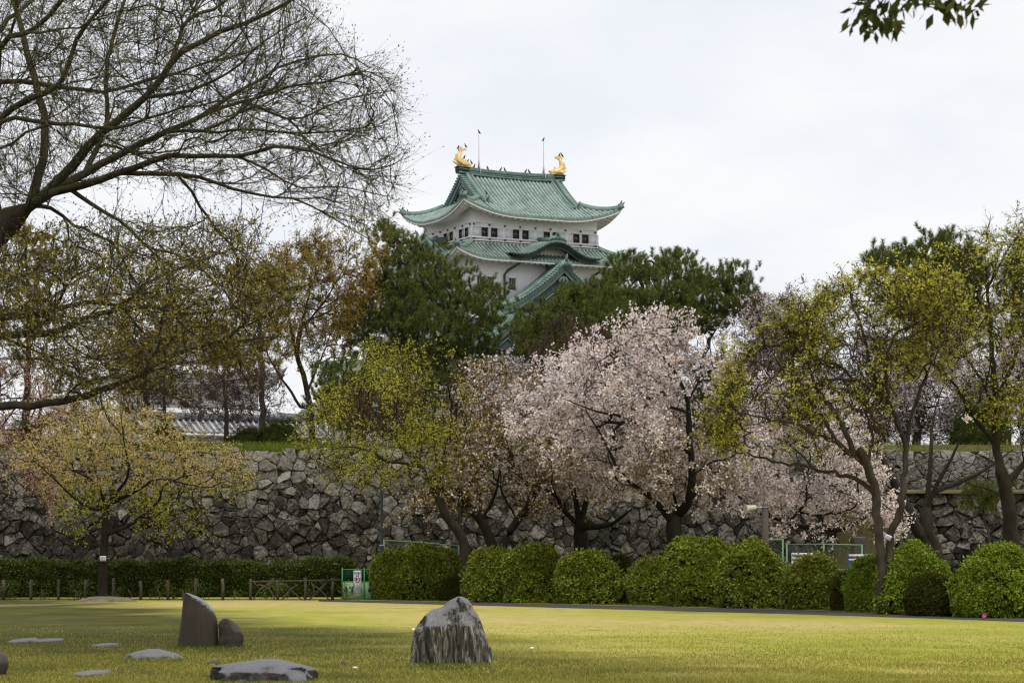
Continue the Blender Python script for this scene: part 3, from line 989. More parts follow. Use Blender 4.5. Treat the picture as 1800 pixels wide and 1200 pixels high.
# ---------------------------------------------------------------- dry stone ramparts
def clip(poly, p, nrm_):
    o = []
    m = len(poly)
    for i in range(m):
        a, b = poly[i], poly[(i + 1) % m]
        da, db = (a - p) @ nrm_, (b - p) @ nrm_
        if da <= 0:
            o.append(a)
        if da * db < 0:
            o.append(a + (b - a) * da / (da - db))
    return o
def rampart(name, label, x0, x1, z0, z1, y, size, seed, mat, batter=0.22, light_top=0.4, tone0=0.30):
    r = np.random.default_rng(seed)
    nx, nz = int((x1 - x0) / (size * 1.12)), int((z1 - z0) / (size * 0.80)) + 1
    pts = []
    for j in range(-1, nz + 1):
        for i in range(-1, nx + 1):
            pts.append((x0 + (i + 0.5 * (j % 2) + 0.5 + r.uniform(-0.40, 0.40)) * (x1 - x0) / nx,
                        z0 + (j + 0.5 + r.uniform(-0.40, 0.40)) * (z1 - z0) / nz))
    for _ in range(len(pts) // 3):         # small filling stones
        pts.append((r.uniform(x0, x1), r.uniform(z0, z1)))
    pts = np.array(pts)
    wt = r.uniform(-0.24, 0.24, len(pts)) * size ** 2
    root = thing(name, label, "stone wall", ((x0 + x1) / 2, y, 0))
    org = np.array(((x0 + x1) / 2, y, 0))
    mb = MB()
    back = lambda z: y + batter * (z - z0) + 0.10 * ((z - z0) / (z1 - z0)) ** 2 * (z1 - z0) * -0.3
    for k, c in enumerate(pts):
        if not (x0 - 0.2 < c[0] < x1 + 0.2 and z0 - 0.2 < c[1] < z1 + 0.2):
            continue
        dd = np.hypot(*(pts - c).T)
        nb = np.argsort(dd)[1:16]
        poly = [np.array(q) for q in ((x0, z0), (x1, z0), (x1, z1), (x0, z1))]
        for m in nb:
            v = pts[m] - c
            L = np.linalg.norm(v)
            f = 0.5 + (wt[k] - wt[m]) / (2 * L * L)
            poly = clip(poly, c + v * np.clip(f, 0.2, 0.8), v / L)
            if len(poly) < 3:
                break
        if len(poly) < 3:
            continue
        q = np.array(poly)
        cc = q.mean(0)
        # round the outline: two points on every edge
        sub = []
        for a, b in zip(q, np.roll(q, -1, 0)):
            sub += [a * 0.90 + b * 0.10, a * 0.5 + b * 0.5 + (a - b)[::-1] * np.array((1, -1)) * r.uniform(-0.07, 0.07), a * 0.10 + b * 0.90]
        q = np.array(sub)
        rad = math.sqrt(max(1e-3, (q.max(0) - q.min(0)).prod())) / 2
        bulge = r.uniform(0.08, 0.25) * min(1.2, rad / 0.4)
        tilt = r.normal(0, 0.26, 2)
        rings = []
        for f, o in ((0.995, -0.05), (0.975, bulge * 0.55), (0.84, bulge * 0.95), (0.45, bulge * 1.08)):
            p = cc + (q - cc) * f
            oo = o + ((p - cc) @ tilt) * (0 if o < 0 else 1) + (0 if o < 0 else r.normal(0, 0.035, len(p)))
            rings.append(np.stack((p[:, 0], back(p[:, 1]) - oo, p[:, 1]), -1))
        if q[:, 1].max() > z1 - 0.02:           # uneven top course
            lift = r.normal(0, 0.07)
            rings = [g_ + np.array((0, 0, 1.0)) * (lift * np.clip((g_[:, 2:3] - z1 + 0.6) / 0.6, 0, 1)) for g_ in rings]
        V = np.concatenate(rings + [np.array([[cc[0], back(cc[1]) - bulge * 1.1, cc[1]]])])
        n = len(q)
        j = np.arange(n)
        fs = [np.concatenate([np.stack((k2 * n + j, k2 * n + (j + 1) % n, (k2 + 1) * n + (j + 1) % n, (k2 + 1) * n + j), -1) for k2 in range(3)])]
        fs.append(np.stack((3 * n + j, 3 * n + (j + 1) % n, np.full(n, 4 * n)), -1))
        h = (cc[1] - z0) / (z1 - z0)
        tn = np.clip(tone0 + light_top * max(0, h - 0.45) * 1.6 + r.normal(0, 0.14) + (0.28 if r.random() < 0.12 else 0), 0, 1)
        mb.add(V, fs, tn)
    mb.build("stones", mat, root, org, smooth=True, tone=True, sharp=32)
    bk = MB()
    zs = np.linspace(z0, z1 - 0.05, 6)
    bk.grid(np.array([[(x, back(z) + 0.06, z) for x in (x0, x1)] for z in zs]))
    bk.add([(x0, back(z0) + 0.06, z0), (x0, back(z0) + 3, z0), (x0, back(z1) + 3, z1 - 0.05), (x0, back(z1) + 0.06, z1 - 0.05)], [[(0, 1, 2, 3)]])
    bk.add([(x0, back(z1) + 0.06, z1 - 0.05), (x1, back(z1) + 0.06, z1 - 0.05), (x1, back(z1) + 3, z1 - 0.05), (x0, back(z1) + 3, z1 - 0.05)], [[(0, 1, 2, 3)]])
    bk.build("earth_core", M["wall_gap"], root, org)
    return root
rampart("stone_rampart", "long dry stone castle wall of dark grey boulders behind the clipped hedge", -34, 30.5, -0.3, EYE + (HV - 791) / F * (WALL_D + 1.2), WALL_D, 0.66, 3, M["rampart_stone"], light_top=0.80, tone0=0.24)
LW = 113.0
LZ = EYE + (HV - 864) / F * LW
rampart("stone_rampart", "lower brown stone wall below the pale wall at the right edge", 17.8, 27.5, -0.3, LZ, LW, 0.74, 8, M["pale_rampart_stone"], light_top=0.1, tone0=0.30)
g = MB()
g.grid(np.array([[(17.8, yy, zz) for yy, zz in ((LW + 0.55, LZ - 0.05), (LW + 1.4, LZ + 0.15), (WALL_D + 0.6, LZ + 0.2))], [(40, yy, zz) for yy, zz in ((LW + 0.55, LZ - 0.05), (LW + 1.4, LZ + 0.15), (WALL_D + 0.6, LZ + 0.2))]]))
yb_ = (LW + 0.3, LW + 5, WALL_D + 0.6)
g.grid(np.array([[(17.9, q, LZ + 0.15) for q in yb_], [(17.4, q, LZ * 0.5) for q in yb_], [(16.7, q, -0.1) for q in yb_]]))
g.add([(17.9, LW + 0.3, -0.1), (17.9, LW + 0.3, LZ + 0.15), (17.4, LW + 0.3, LZ * 0.5), (16.7, LW + 0.3, -0.1)], [[(0, 3, 2, 1)]])
struct(g.build("lower_terrace", M["bank_soil"]))

# ---------------------------------------------------------------- castle keep
TH = math.radians(27.6)
CX, CY, CZ = -0.15, 294.5, TZ
LOWER = 0.25                               # the whole keep stands this much lower than first measured
castle = thing("castle_keep", "white five storey castle keep with green copper roofs and gold fish ornaments", "castle", (CX, CY, CZ - LOWER), TH)
C_, S_ = math.cos(TH), math.sin(TH)
def cw(x, y, z):                           # castle coordinates (z above eye-level ground) -> world
    return np.array((CX + x * C_ - y * S_, CY + x * S_ + y * C_, z - LOWER))

RIB = [(0.0, 0.0), (0.36, 0.0), (0.52, 0.085), (0.84, 0.085)]
def rib_cols(W, per, brk=()):
    n = int(2 * W / per)
    per = 2 * W / n
    x = [(-W + (i + o) * per, h) for i in range(n) for o, h in RIB] + [(W, 0.0)]
    return np.array(x)
class Roof:
    """a hipped castle roof: eave half sizes Xo, Yo, slope depth T, eave height zE, top zT, corners lifted by L"""
    def __init__(s, Xo, Yo, T, zE, zT, L=1.5, D=6.5, curve=0.32, xg=None, over=2.0):
        s.Xo, s.Yo, s.T, s.zE, s.zT, s.L, s.D, s.c, s.xg, s.over = Xo, Yo, T, zE, zT, L, D, curve, xg, over
    def z(s, t, dc):
        q = np.clip(t / s.T, 0, 1)
        z = s.zE + (s.zT - s.zE) * (q * (1 - s.c) + s.c * q * q)
        return z + s.L * np.maximum(0, 1 - dc / s.D) ** 2.2 * np.maximum(0, 1 - t / min(s.T, 5.0))
    def side(s, axis, sgn, w, t):
        """local point for eave coordinate w and inset t on one side"""
        w, t = np.broadcast_arrays(w, t)
        if axis == 'y':                    # eave along x, facing -y or +y
            W = s.Xo
            return np.stack((w * -sgn, sgn * (s.Yo - t), s.z(t, W - np.abs(w))), -1)
        W = s.Yo
        return np.stack((sgn * (s.Xo - t), w * sgn, s.z(t, W - np.abs(w))), -1)
    def build(s, parent, mat, soffit_mat, wall_in, per=0.50, rows=12, name="roof", rafters=True, edge_mat=None, ridge_mat=None, cap=0.15, hip_w=0.30, hip_h=0.42):
        tile, edge, white = MB(), MB(), MB()
        z0 = CZ_LOCAL
        for axis in 'xy':
            for sgn in (-1, 1):
                W = s.Xo if axis == 'y' else s.Yo
                cols = rib_cols(W, per)
                w, h = cols[:, 0], cols[:, 1] * cap / 0.085
                tm = np.minimum(s.T, W - np.abs(w))
                if s.xg is not None:
                    if axis == 'y':
                        tm = np.where(np.abs(w) <= s.xg, s.Yo, np.minimum(s.Xo - s.xg, W - np.abs(w)))
                    else:
                        tm = np.minimum(s.Xo - s.xg + 0.9, W - np.abs(w))
                f = np.linspace(0, 1, rows)[:, None]
                V = s.side(axis, sgn, w[None] * np.ones_like(f), f * tm[None])
                V = V.copy()
                V[..., 2] += h[None] * np.where(tm < 0.05, 0, 1)
                keep = np.abs(np.diff(tm)) < 1.5
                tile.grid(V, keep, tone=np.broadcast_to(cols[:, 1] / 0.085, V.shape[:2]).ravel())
                # edge: drip tiles, white boards under them, then the scalloped plaster soffit
                lo = V[0].copy()
                lo[:, 2] -= 0.16 + h * 0.8
                edge.grid(np.stack((lo, V[0] + np.array((0, 0, 0.004)))))
                ww = np.linspace(-W + 0.10, W - 0.10, 120)
                a = s.side(axis, sgn, ww, np.full(120, 0.08)); a[:, 2] -= 0.14
                b = a.copy(); b[:, 2] -= 0.24
                white.grid(np.stack((b, a)))
                n = int(2 * W / 0.80)
                ph = np.linspace(-W + 0.25, W - 0.25, n * 8 + 1)
                sc = 0.30 * np.abs(np.sin(np.arange(n * 8 + 1) / 8 * math.pi)) if rafters else 0 * ph
                R_ = []
                for tt, dz in ((0.10, 0.36), (0.34, 0.36), (0.36, 0.42), (s.over * 0.6, 0.46), (s.over + 0.25, 0.44)):
                    tt_ = np.minimum(tt, np.maximum(0.02, W - np.abs(ph)))
                    q = s.side(axis, sgn, ph, tt_)
                    q[:, 2] -= dz + (sc * 0.9 if tt > 0.35 else 0)
                    R_.append(q)
                white.grid(np.array(R_))
        off = (0, 0, z0)
        ro = tile.build(name, M[mat], parent, off, tone=True)
        edge.build("eave_tiles", M[edge_mat or mat], ro, off)
        white.build("eave_soffit", M[soffit_mat], ro, off)
        # hip ridges with raised ends
        rm = M[ridge_mat or "copper_edge"]
        for sx in (-1, 1):
            for sy in (-1, 1):
                T2 = min(s.T, (s.Xo - s.xg) if s.xg is not None else s.T)
                tt = np.linspace(-0.15, T2, 16)
                p = np.stack((sx * (s.Xo - tt), sy * (s.Yo - tt), s.z(np.maximum(tt, 0), np.maximum(tt, 0)) + 0.06), -1)
                p[0, 2] += 0.22
                p[1, 2] += 0.05
                hp = MB()
                w_, h_ = hip_w, hip_h
                hp.sweep(p, [(-w_, -0.15), (w_, -0.15), (w_ * 0.9, h_ * 0.6), (w_ * 0.55, h_ * 0.72), (w_ * 0.5, h_), (-w_ * 0.5, h_), (-w_ * 0.55, h_ * 0.72), (-w_ * 0.9, h_ * 0.6)])
                e0 = p[1] + np.array((0, 0, h_ * 0.7))
                dv = np.array((sx, sy, 0)) / 1.414
                hp.tube([e0 - dv * 0.3, e0 + dv * 0.25 + np.array((0, 0, 0.12)), e0 + dv * 0.55 + np.array((0, 0, 0.42))], [0.20, 0.15, 0.04], 6)
                hp.box(p[1] + np.array((0, 0, 0.18)), (0.75, 0.16, 0.72), math.atan2(dv[1], dv[0]) + math.pi / 2)
                hp.build("hip_ridge", rm, ro, off)
        return ro
CZ_LOCAL = CZ

def storey(parent, hx, hy, z0, z1, mat="plaster", name="wall"):
    m = MB()
    m.box((0, 0, (z0 + z1) / 2 - CZ_LOCAL), (2 * hx, 2 * hy, z1 - z0))
    return m.build(name, M[mat], parent)
def face_frame(face, hx, hy):
    """-> function (a, out, z) to castle coordinates for the right ('f') or left ('l') face"""
    if face == 'f':
        return lambda a, o, z: np.array((a, -hy - o, z - CZ_LOCAL))
    return lambda a, o, z: np.array((-hx - o, a, z - CZ_LOCAL))
def fbox(mb, fr, face, a, o, z, wa, wo, wz):
    sz = (wa, wo, wz) if face == 'f' else (wo, wa, wz)
    mb.box(fr(a, o, z), sz)

# storeys (half sizes, bottom, top)
H5, H4, H3, H2, H1 = (8.5, 6.3), (10.25, 8.05), (12.35, 10.15), (15.2, 13.0), (17.6, 15.4)
w5 = storey(castle, *H5, 38.9, 43.3)
w4 = storey(castle, *H4, 32.0, 38.0)
w3 = storey(castle, *H3, 26.0, 30.9)
w2 = storey(castle, *H2, 20.5, 25.4)
w1 = storey(castle, *H1, 14.0, 20.4)
sb = MB()
sb.add([(sx * q, sy * (q - 2.2), z) for q, z in ((22.5, -0.3), (20.0, 2.6), (18.3, 6.4)) for sx, sy in ((-1, -1), (1, -1), (1, 1), (-1, 1))],
       [[(0, 1, 5, 4), (1, 2, 6, 5), (2, 3, 7, 6), (3, 0, 4, 7), (4, 5, 9, 8), (5, 6, 10, 9), (6, 7, 11, 10), (7, 4, 8, 11), (8, 9, 10, 11)]])
sb.build("stone_base", M["boulder_stone"], castle)

R5 = Roof(10.7, 8.5, 8.5, 42.45, 48.25, L=1.75, D=8.0, curve=0.30, xg=6.8, over=2.2)
R4 = Roof(12.5, 10.3, 4.0, 37.05, 39.35, L=1.25, D=5.0, curve=0.20, over=2.25)
R3 = Roof(14.6, 12.4, 4.4, 30.0, 32.6, L=1.3, D=5.5, curve=0.20, over=2.25)
R2 = Roof(17.4, 15.2, 5.2, 24.6, 27.2, L=1.3, D=6, curve=0.2, over=2.2)
R1 = Roof(19.8, 17.6, 4.8, 19.4, 21.8, L=1.3, D=6, curve=0.2, over=2.2)
r5 = R5.build(castle, "copper_roof", "plaster_trim", H5, edge_mat="copper_edge", rows=16)
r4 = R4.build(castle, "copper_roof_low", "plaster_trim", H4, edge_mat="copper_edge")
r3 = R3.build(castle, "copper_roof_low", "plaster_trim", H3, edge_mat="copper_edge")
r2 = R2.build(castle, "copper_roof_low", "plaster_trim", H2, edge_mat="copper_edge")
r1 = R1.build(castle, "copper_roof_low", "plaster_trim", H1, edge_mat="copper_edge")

# main ridge of layered tiles, ends slightly raised
def zl(z):
    return z - CZ_LOCAL
xs = np.linspace(-7.25, 7.25, 25)
zr = 48.05 + 0.30 * (np.abs(xs) / 7.25) ** 2.5
ctr = np.stack((xs, 0 * xs, zr - CZ_LOCAL), -1)
mr = MB()
mr.sweep(ctr, [(-0.50, 0), (0.50, 0), (0.50, 0.20), (-0.50, 0.20)])
mr.sweep(ctr, [(-0.40, 0.202), (0.40, 0.202), (0.40, 0.52), (-0.40, 0.52)])
mr.sweep(ctr, [(-0.46, 0.522), (0.46, 0.522), (0.46, 0.62), (-0.46, 0.62)])
mr.sweep(ctr, [(-0.38, 0.622), (0.38, 0.622), (0.38, 0.76), (-0.38, 0.76)])
o = mr.build("main_ridge", M["copper_ridge"], castle)
mr = MB()
mr.sweep(ctr + np.array((0, 0, 0.762)), [(-0.30, 0), (0.30, 0), (0.26, 0.16), (0.12, 0.22), (-0.12, 0.22), (-0.26, 0.16)])
mr.build("ridge_cap", M["copper_ridge"], o)
for sx in (-1, 1):                          # dark blocks that carry the gold fish
    b = MB()
    b.box((sx * 6.62, 0, zl(48.80)), (1.45, 0.84, 0.50))
    b.box((sx * 6.62, 0, zl(49.08)), (1.65, 0.96, 0.10))
    b.build("ornament_base", M["copper_dark"], o)

# descending ridges along the gable verges, verge tiles, gable panels
for sx in (-1, 1):
    for sy in (-1, 1):
        for xo, w_, h_, t0 in ((6.15, 0.24, 0.45, 2.9), (5.55, 0.17, 0.30, 2.9)):
            tt = np.linspace(t0, 8.3, 22)
            p = np.stack((np.full(22, sx * xo), sy * (8.5 - tt), R5.z(tt, np.full(22, 9.0)) + 0.06 - CZ_LOCAL), -1)
            m = MB()
            m.sweep(p, [(-w_, -0.1), (w_, -0.1), (w_, h_ * 0.6), (w_ * 0.5, h_), (-w_ * 0.5, h_), (-w_, h_ * 0.6)])
            if xo > 6:
                m.box(p[0] + np.array((0, sy * 0.05, 0.26)), (0.85, 0.20, 0.62))
                m.tube([p[0] + np.array((0, 0, 0.4)), p[0] + np.array((0, sy * 0.45, 0.55)), p[0] + np.array((0, sy * 0.75, 0.95))], [0.2, 0.15, 0.05], 6)
            m.build("descending_ridge", M["copper_edge"], r5)
    m = MB()
    for sy in (-1, 1):
        for tt in np.arange(3.9, 8.35, 0.33):
            zz = float(R5.z(np.array(tt), np.array(9.0))) + 0.10 - CZ_LOCAL
            y = sy * (8.5 - tt)
            m.tube([(sx * 6.35, y, zz), (sx * 7.02, y, zz - 0.02)], 0.15, 8)
    m.build("verge_tiles", M["copper_edge"], r5)
    # bargeboards
    gb = MB()
    yy = np.linspace(-5.3, 5.3, 41)
    top = R5.z(8.5 - np.abs(yy), np.full(41, 9.0)) - 0.06 - CZ_LOCAL
    for off_, dep, x_ in ((0.0, 0.30, 6.93), (0.31, 0.62, 6.82)):
        a = np.stack((np.full(41, sx * x_), yy, top - off_), -1)
        b = a - np.array((0, 0, dep))
        a2, b2 = a - np.array((sx * 0.18, 0, 0)), b - np.array((sx * 0.18, 0, 0))
        for q in ((a, b), (a2, b2), (a, a2), (b, b2)):
            gb.grid(np.array(q))
    gb.build("bargeboard", M["copper_gable"], r5)
    gp = MB()
    yy = np.linspace(-5.0, 5.0, 31)
    top = R5.z(8.5 - np.abs(yy), np.full(31, 9.0)) - 0.3 - CZ_LOCAL
    bot = np.full(31, zl(44.3))
    gp.grid(np.array([np.stack((np.full(31, sx * 6.45), yy, bot), -1), np.stack((np.full(31, sx * 6.45), yy, top), -1)]))
    gpo = gp.build("gable_panel", M["copper_dark"], r5)
    orn = MB()                              # carved pendant, frog-leg strut and lattice
    x_ = sx * 6.58
    for s2 in (-1, 1):
        orn.tube([(x_, 0, zl(46.4)), (x_, s2 * 0.5, zl(46.0)), (x_, s2 * 0.45, zl(45.5)), (x_, s2 * 1.0, zl(45.25)), (x_, s2 * 1.5, zl(44.75))], [0.22, 0.20, 0.18, 0.2, 0.12], 6)
        orn.tube([(x_, 0, zl(46.9)), (x_, s2 * 0.7, zl(46.55)), (x_, s2 * 0.95, zl(46.1))], [0.22, 0.2, 0.08], 6)
        orn.tube([(x_, s2 * 3.6, zl(44.75)), (x_, s2 * 2.2, zl(45.35)), (x_, s2 * 1.1, zl(46.25)), (x_, 0, zl(47.0))], 0.10, 6)
        orn.tube([(x_, s2 * 2.6, zl(44.9)), (x_, s2 * 2.0, zl(45.15)), (x_, s2 * 1.7, zl(44.85))], 0.12, 6)
    orn.tube([(x_, 0, zl(44.7)), (x_, 0, zl(46.6))], 0.24, 8)
    orn.tube([(x_, 0, zl(45.9)), (x_ + sx * 0.12, 0, zl(45.9))], 0.45, 10)
    orn.tube([(x_, -3.9, zl(44.72)), (x_, 3.9, zl(44.72))], 0.09, 6)
    orn.build("gable_carving", M["copper_gable"], gpo)

# golden dolphin-fish on the ridge ends
def golden_fish(sx):
    m = MB()
    def q(a, z, y=0.0):                     # a: towards the outside of the roof
        return np.array((sx * (6.62 + a * 0.86), y * 0.9, zl(49.1) + z * 0.86))
    body = [q(-1.20, 0.32), q(-0.75, 0.40), q(-0.10, 0.52), q(0.42, 0.85), q(0.52, 1.30), q(0.38, 1.75), q(0.28, 2.15), q(0.38, 2.45)]
    rad = [0.20, 0.38, 0.46, 0.44, 0.36, 0.27, 0.19, 0.11]
    c = catmull(body, 0.12)
    m.tube(c, np.interp(np.linspace(0, 1, len(c)), np.linspace(0, 1, 8), rad), 12)
    def fin(pts, th=0.06):
        p = np.array([q(a, z) for a, z in pts])
        n = len(p)
        V = np.concatenate((p + np.array((0, th, 0)), p - np.array((0, th, 0))))
        j = np.arange(n)
        m.poly(V, [tuple(j), tuple(j[::-1] + n)] + [(i, (i + 1) % n, (i + 1) % n + n, i + n) for i in range(n)])
    fin([(0.2, 2.05), (0.50, 2.2), (0.70, 2.75), (0.45, 2.60), (0.15, 2.95), (0.05, 2.55), (-0.45, 2.70), (-0.70, 2.40), (-0.30, 2.35)], 0.09)   # tail fan
    fin([(0.80, 0.75), (1.35, 1.05), (1.10, 1.20), (1.00, 1.80), (0.85, 1.45), (0.80, 1.95), (0.60, 1.5)], 0.07)                      # back fins
    fin([(0.35, 0.45), (1.45, 0.78), (0.95, 0.35), (0.35, 0.15)], 0.10)
    fin([(-1.55, 0.52), (-1.0, 0.55), (-0.9, 0.30), (-1.35, 0.26)], 0.2)                                                               # upper jaw
    fin([(-1.50, 0.10), (-0.9, 0.20), (-0.2, 0.25), (0.3, 0.1), (0.2, 0.0), (-1.2, 0.0)], 0.30)                                       # lower jaw, chest
    fin([(-0.55, 0.75), (-0.75, 1.15), (-0.30, 0.95)], 0.05)
    for s2 in (-1, 1):
        m.tube([q(-0.85, 0.55, s2 * 0.30), q(-0.85, 0.55, s2 * 0.42)], [0.13, 0.05], 8)
        V = np.array([q(-0.2, 0.45, s2 * 0.4), q(0.3, 0.25, s2 * 0.85), q(0.55, 0.7, s2 * 0.95), q(0.25, 0.65, s2 * 0.5)])
        m.add(V, [[(0, 1, 2, 3)]])
    m.build("golden_fish_ornament", M["gold"], castle, smooth=True, sharp=40)["label"] = "left golden fish roof ornament with raised tail" if sx < 0 else "right golden fish roof ornament with raised tail"
golden_fish(-1)
golden_fish(1)
for a, top in ((-4.35, 53.3), (4.55, 53.1)):
    m = MB()
    m.tube([(a, 0, zl(48.3)), (a, 0, zl(49.9)), (a, 0, zl(top))], [0.06, 0.045, 0.03], 8)
    m.tube([(a, 0, zl(49.0)), (a, 0, zl(49.7)), (a, 0, zl(50.3))], [0.18, 0.11, 0.04], 8)
    m.tube([(a, -0.48, zl(48.1)), (a, -0.47, zl(48.9)), (a, -0.1, zl(49.5))], 0.07, 6)
    m.build("lightning_rod", M["rod_metal"], castle)

# top storey: posts, mouldings, nail covers, windows and shutters
for face, half in (('f', H5[0]), ('l', H5[1])):
    fr = face_frame(face, *H5)
    m = MB()
    fbox(m, fr, face, 0, 0.06, 41.62, 2 * half + 0.12, 0.12, 0.10)
    fbox(m, fr, face, 0, 0.05, 41.12, 2 * half + 0.10, 0.10, 0.08)
    fbox(m, fr, face, 0, 0.13, 39.86, 2 * half + 0.26, 0.26, 0.14)
    fbox(m, fr, face, 0, 0.17, 39.50, 2 * half + 0.34, 0.34, 0.10)
    fbox(m, fr, face, 0, 0.09, 39.20, 2 * half + 0.18, 0.18, 0.30)
    nb = 4 if face == 'f' else 3
    for i in range(nb + 1):
        fbox(m, fr, face, -half + i * 2 * half / nb, 0.045, 40.52, 0.5 if 0 < i < nb else 0.3, 0.09, 1.12)
    m.build("timber_trim", M["plaster_trim"], w5)
    n = 9 if face == 'f' else 7
    for i in range(n):
        a = -half + 0.25 + i * (2 * half - 0.5) / (n - 1)
        for zz, r_ in ((41.38, 0.11), (39.68, 0.08)):
            p = fr(a, 0.02, zz)
            dn = fr(a, 0.16 if zz > 40 else 0.38, zz) - p
            d = MB()
            d.tube([p, p + dn], r_, 8)
            d.build('nail_cover', M['dot_metal'], w5)
    pass
    if face == 'f':
        wins = [-6.79, -5.52, -2.60, -1.33, 1.57, 2.80, 5.63, 6.86]
    else:
        wins = [-5.05, -3.45, -0.9, 0.7, 3.3, 4.9]
    for i, a in enumerate(wins):
        f = MB()
        for dx, dz, wa, wz in ((-0.37, 0, 0.08, 1.06), (0.37, 0, 0.08, 1.06), (0, 0.49, 0.66, 0.08), (0, -0.49, 0.66, 0.08)):
            fbox(f, fr, face, a + dx, 0.03, 40.52 + dz, wa, 0.08, wz)
        fo = f.build("window", M["window_frame"], w5)
        pn = MB()
        fbox(pn, fr, face, a, 0.008, 40.52, 0.66, 0.02, 0.90)
        pn.build("pane", M["window_dark"], fo)
        sgn = -1 if i % 2 == 0 else 1
        if face == 'l':
            sgn = -sgn if i < 9 else sgn
        sh = MB()
        fbox(sh, fr, face, a + sgn * (1.02 if face == 'f' else 0.72), 0.02, 40.52, 1.05 if face == 'f' else 0.55, 0.05, 0.92)
        sh.build("shutter", M["shutter"], fo)

# fourth storey: barred windows and drain pipes
for face, wins in (('f', (-8.25, -6.95, -4.05, 7.0, 8.3)), ('l', (-6.4, -3.0, 3.0, 6.0))):
    fr = face_frame(face, *H4)
    for a in wins:
        f = MB()
        for dx, dz, wa, wz in ((-0.53, 0, 0.10, 1.5), (0.53, 0, 0.10, 1.5), (0, 0.75, 1.16, 0.10), (0, -0.77, 1.2, 0.12)):
            fbox(f, fr, face, a + dx, 0.04, 34.35 + dz, wa, 0.10, wz)
        fo = f.build("window", M["plaster_trim"], w4)
        pn = MB()
        fbox(pn, fr, face, a, 0.010, 34.35, 0.96, 0.02, 1.42)
        pn.build("pane", M["window_dark"], fo)
        br = MB()
        for k in range(4):
            fbox(br, fr, face, a - 0.36 + 0.24 * k, 0.05, 34.35, 0.11, 0.06, 1.40)
        br.build("bars", M["window_bar"], fo)
for wl, H_, zc, na in ((w3, H3, 28.6, 5), (w2, H2, 23.0, 6), (w1, H1, 17.2, 7)):
    for face in 'fl':
        fr = face_frame(face, *H_)
        half = H_[0] if face == 'f' else H_[1]
        for k in range(na):
            a = (k - (na - 1) / 2) * 2 * half / na
            f = MB()
            for dx, dz, wa, wz in ((-0.53, 0, 0.10, 1.3), (0.53, 0, 0.10, 1.3), (0, 0.65, 1.16, 0.10), (0, -0.67, 1.2, 0.12)):
                fbox(f, fr, face, a + dx, 0.04, zc + dz, wa, 0.10, wz)
            fo_ = f.build("window", M["plaster_trim"], wl)
            pn = MB()
            fbox(pn, fr, face, a, 0.010, zc, 0.96, 0.02, 1.22)
            pn.build("pane", M["window_dark"], fo_)
            br = MB()
            for q in range(4):
                fbox(br, fr, face, a - 0.36 + 0.24 * q, 0.05, zc, 0.11, 0.06, 1.20)
            br.build("bars", M["window_bar"], fo_)
fr = face_frame('f', *H4)
for a, b in ((-5.15, -4.0), (6.4, 7.6)):
    m = MB()
    m.tube([fr(b, 2.1, 37.0), fr(b, 1.9, 36.6), fr(a + 0.35, 0.45, 35.9), fr(a, 0.22, 35.4), fr(a, 0.22, 32.0)], 0.14, 8)
    m.build("drain_pipe", M["drain"], w4)
    m = MB()
    m.box(fr(b, 2.0, 37.25), (0.6, 0.5, 0.6))
    m.build("drain_box", M["copper_edge"], w4)

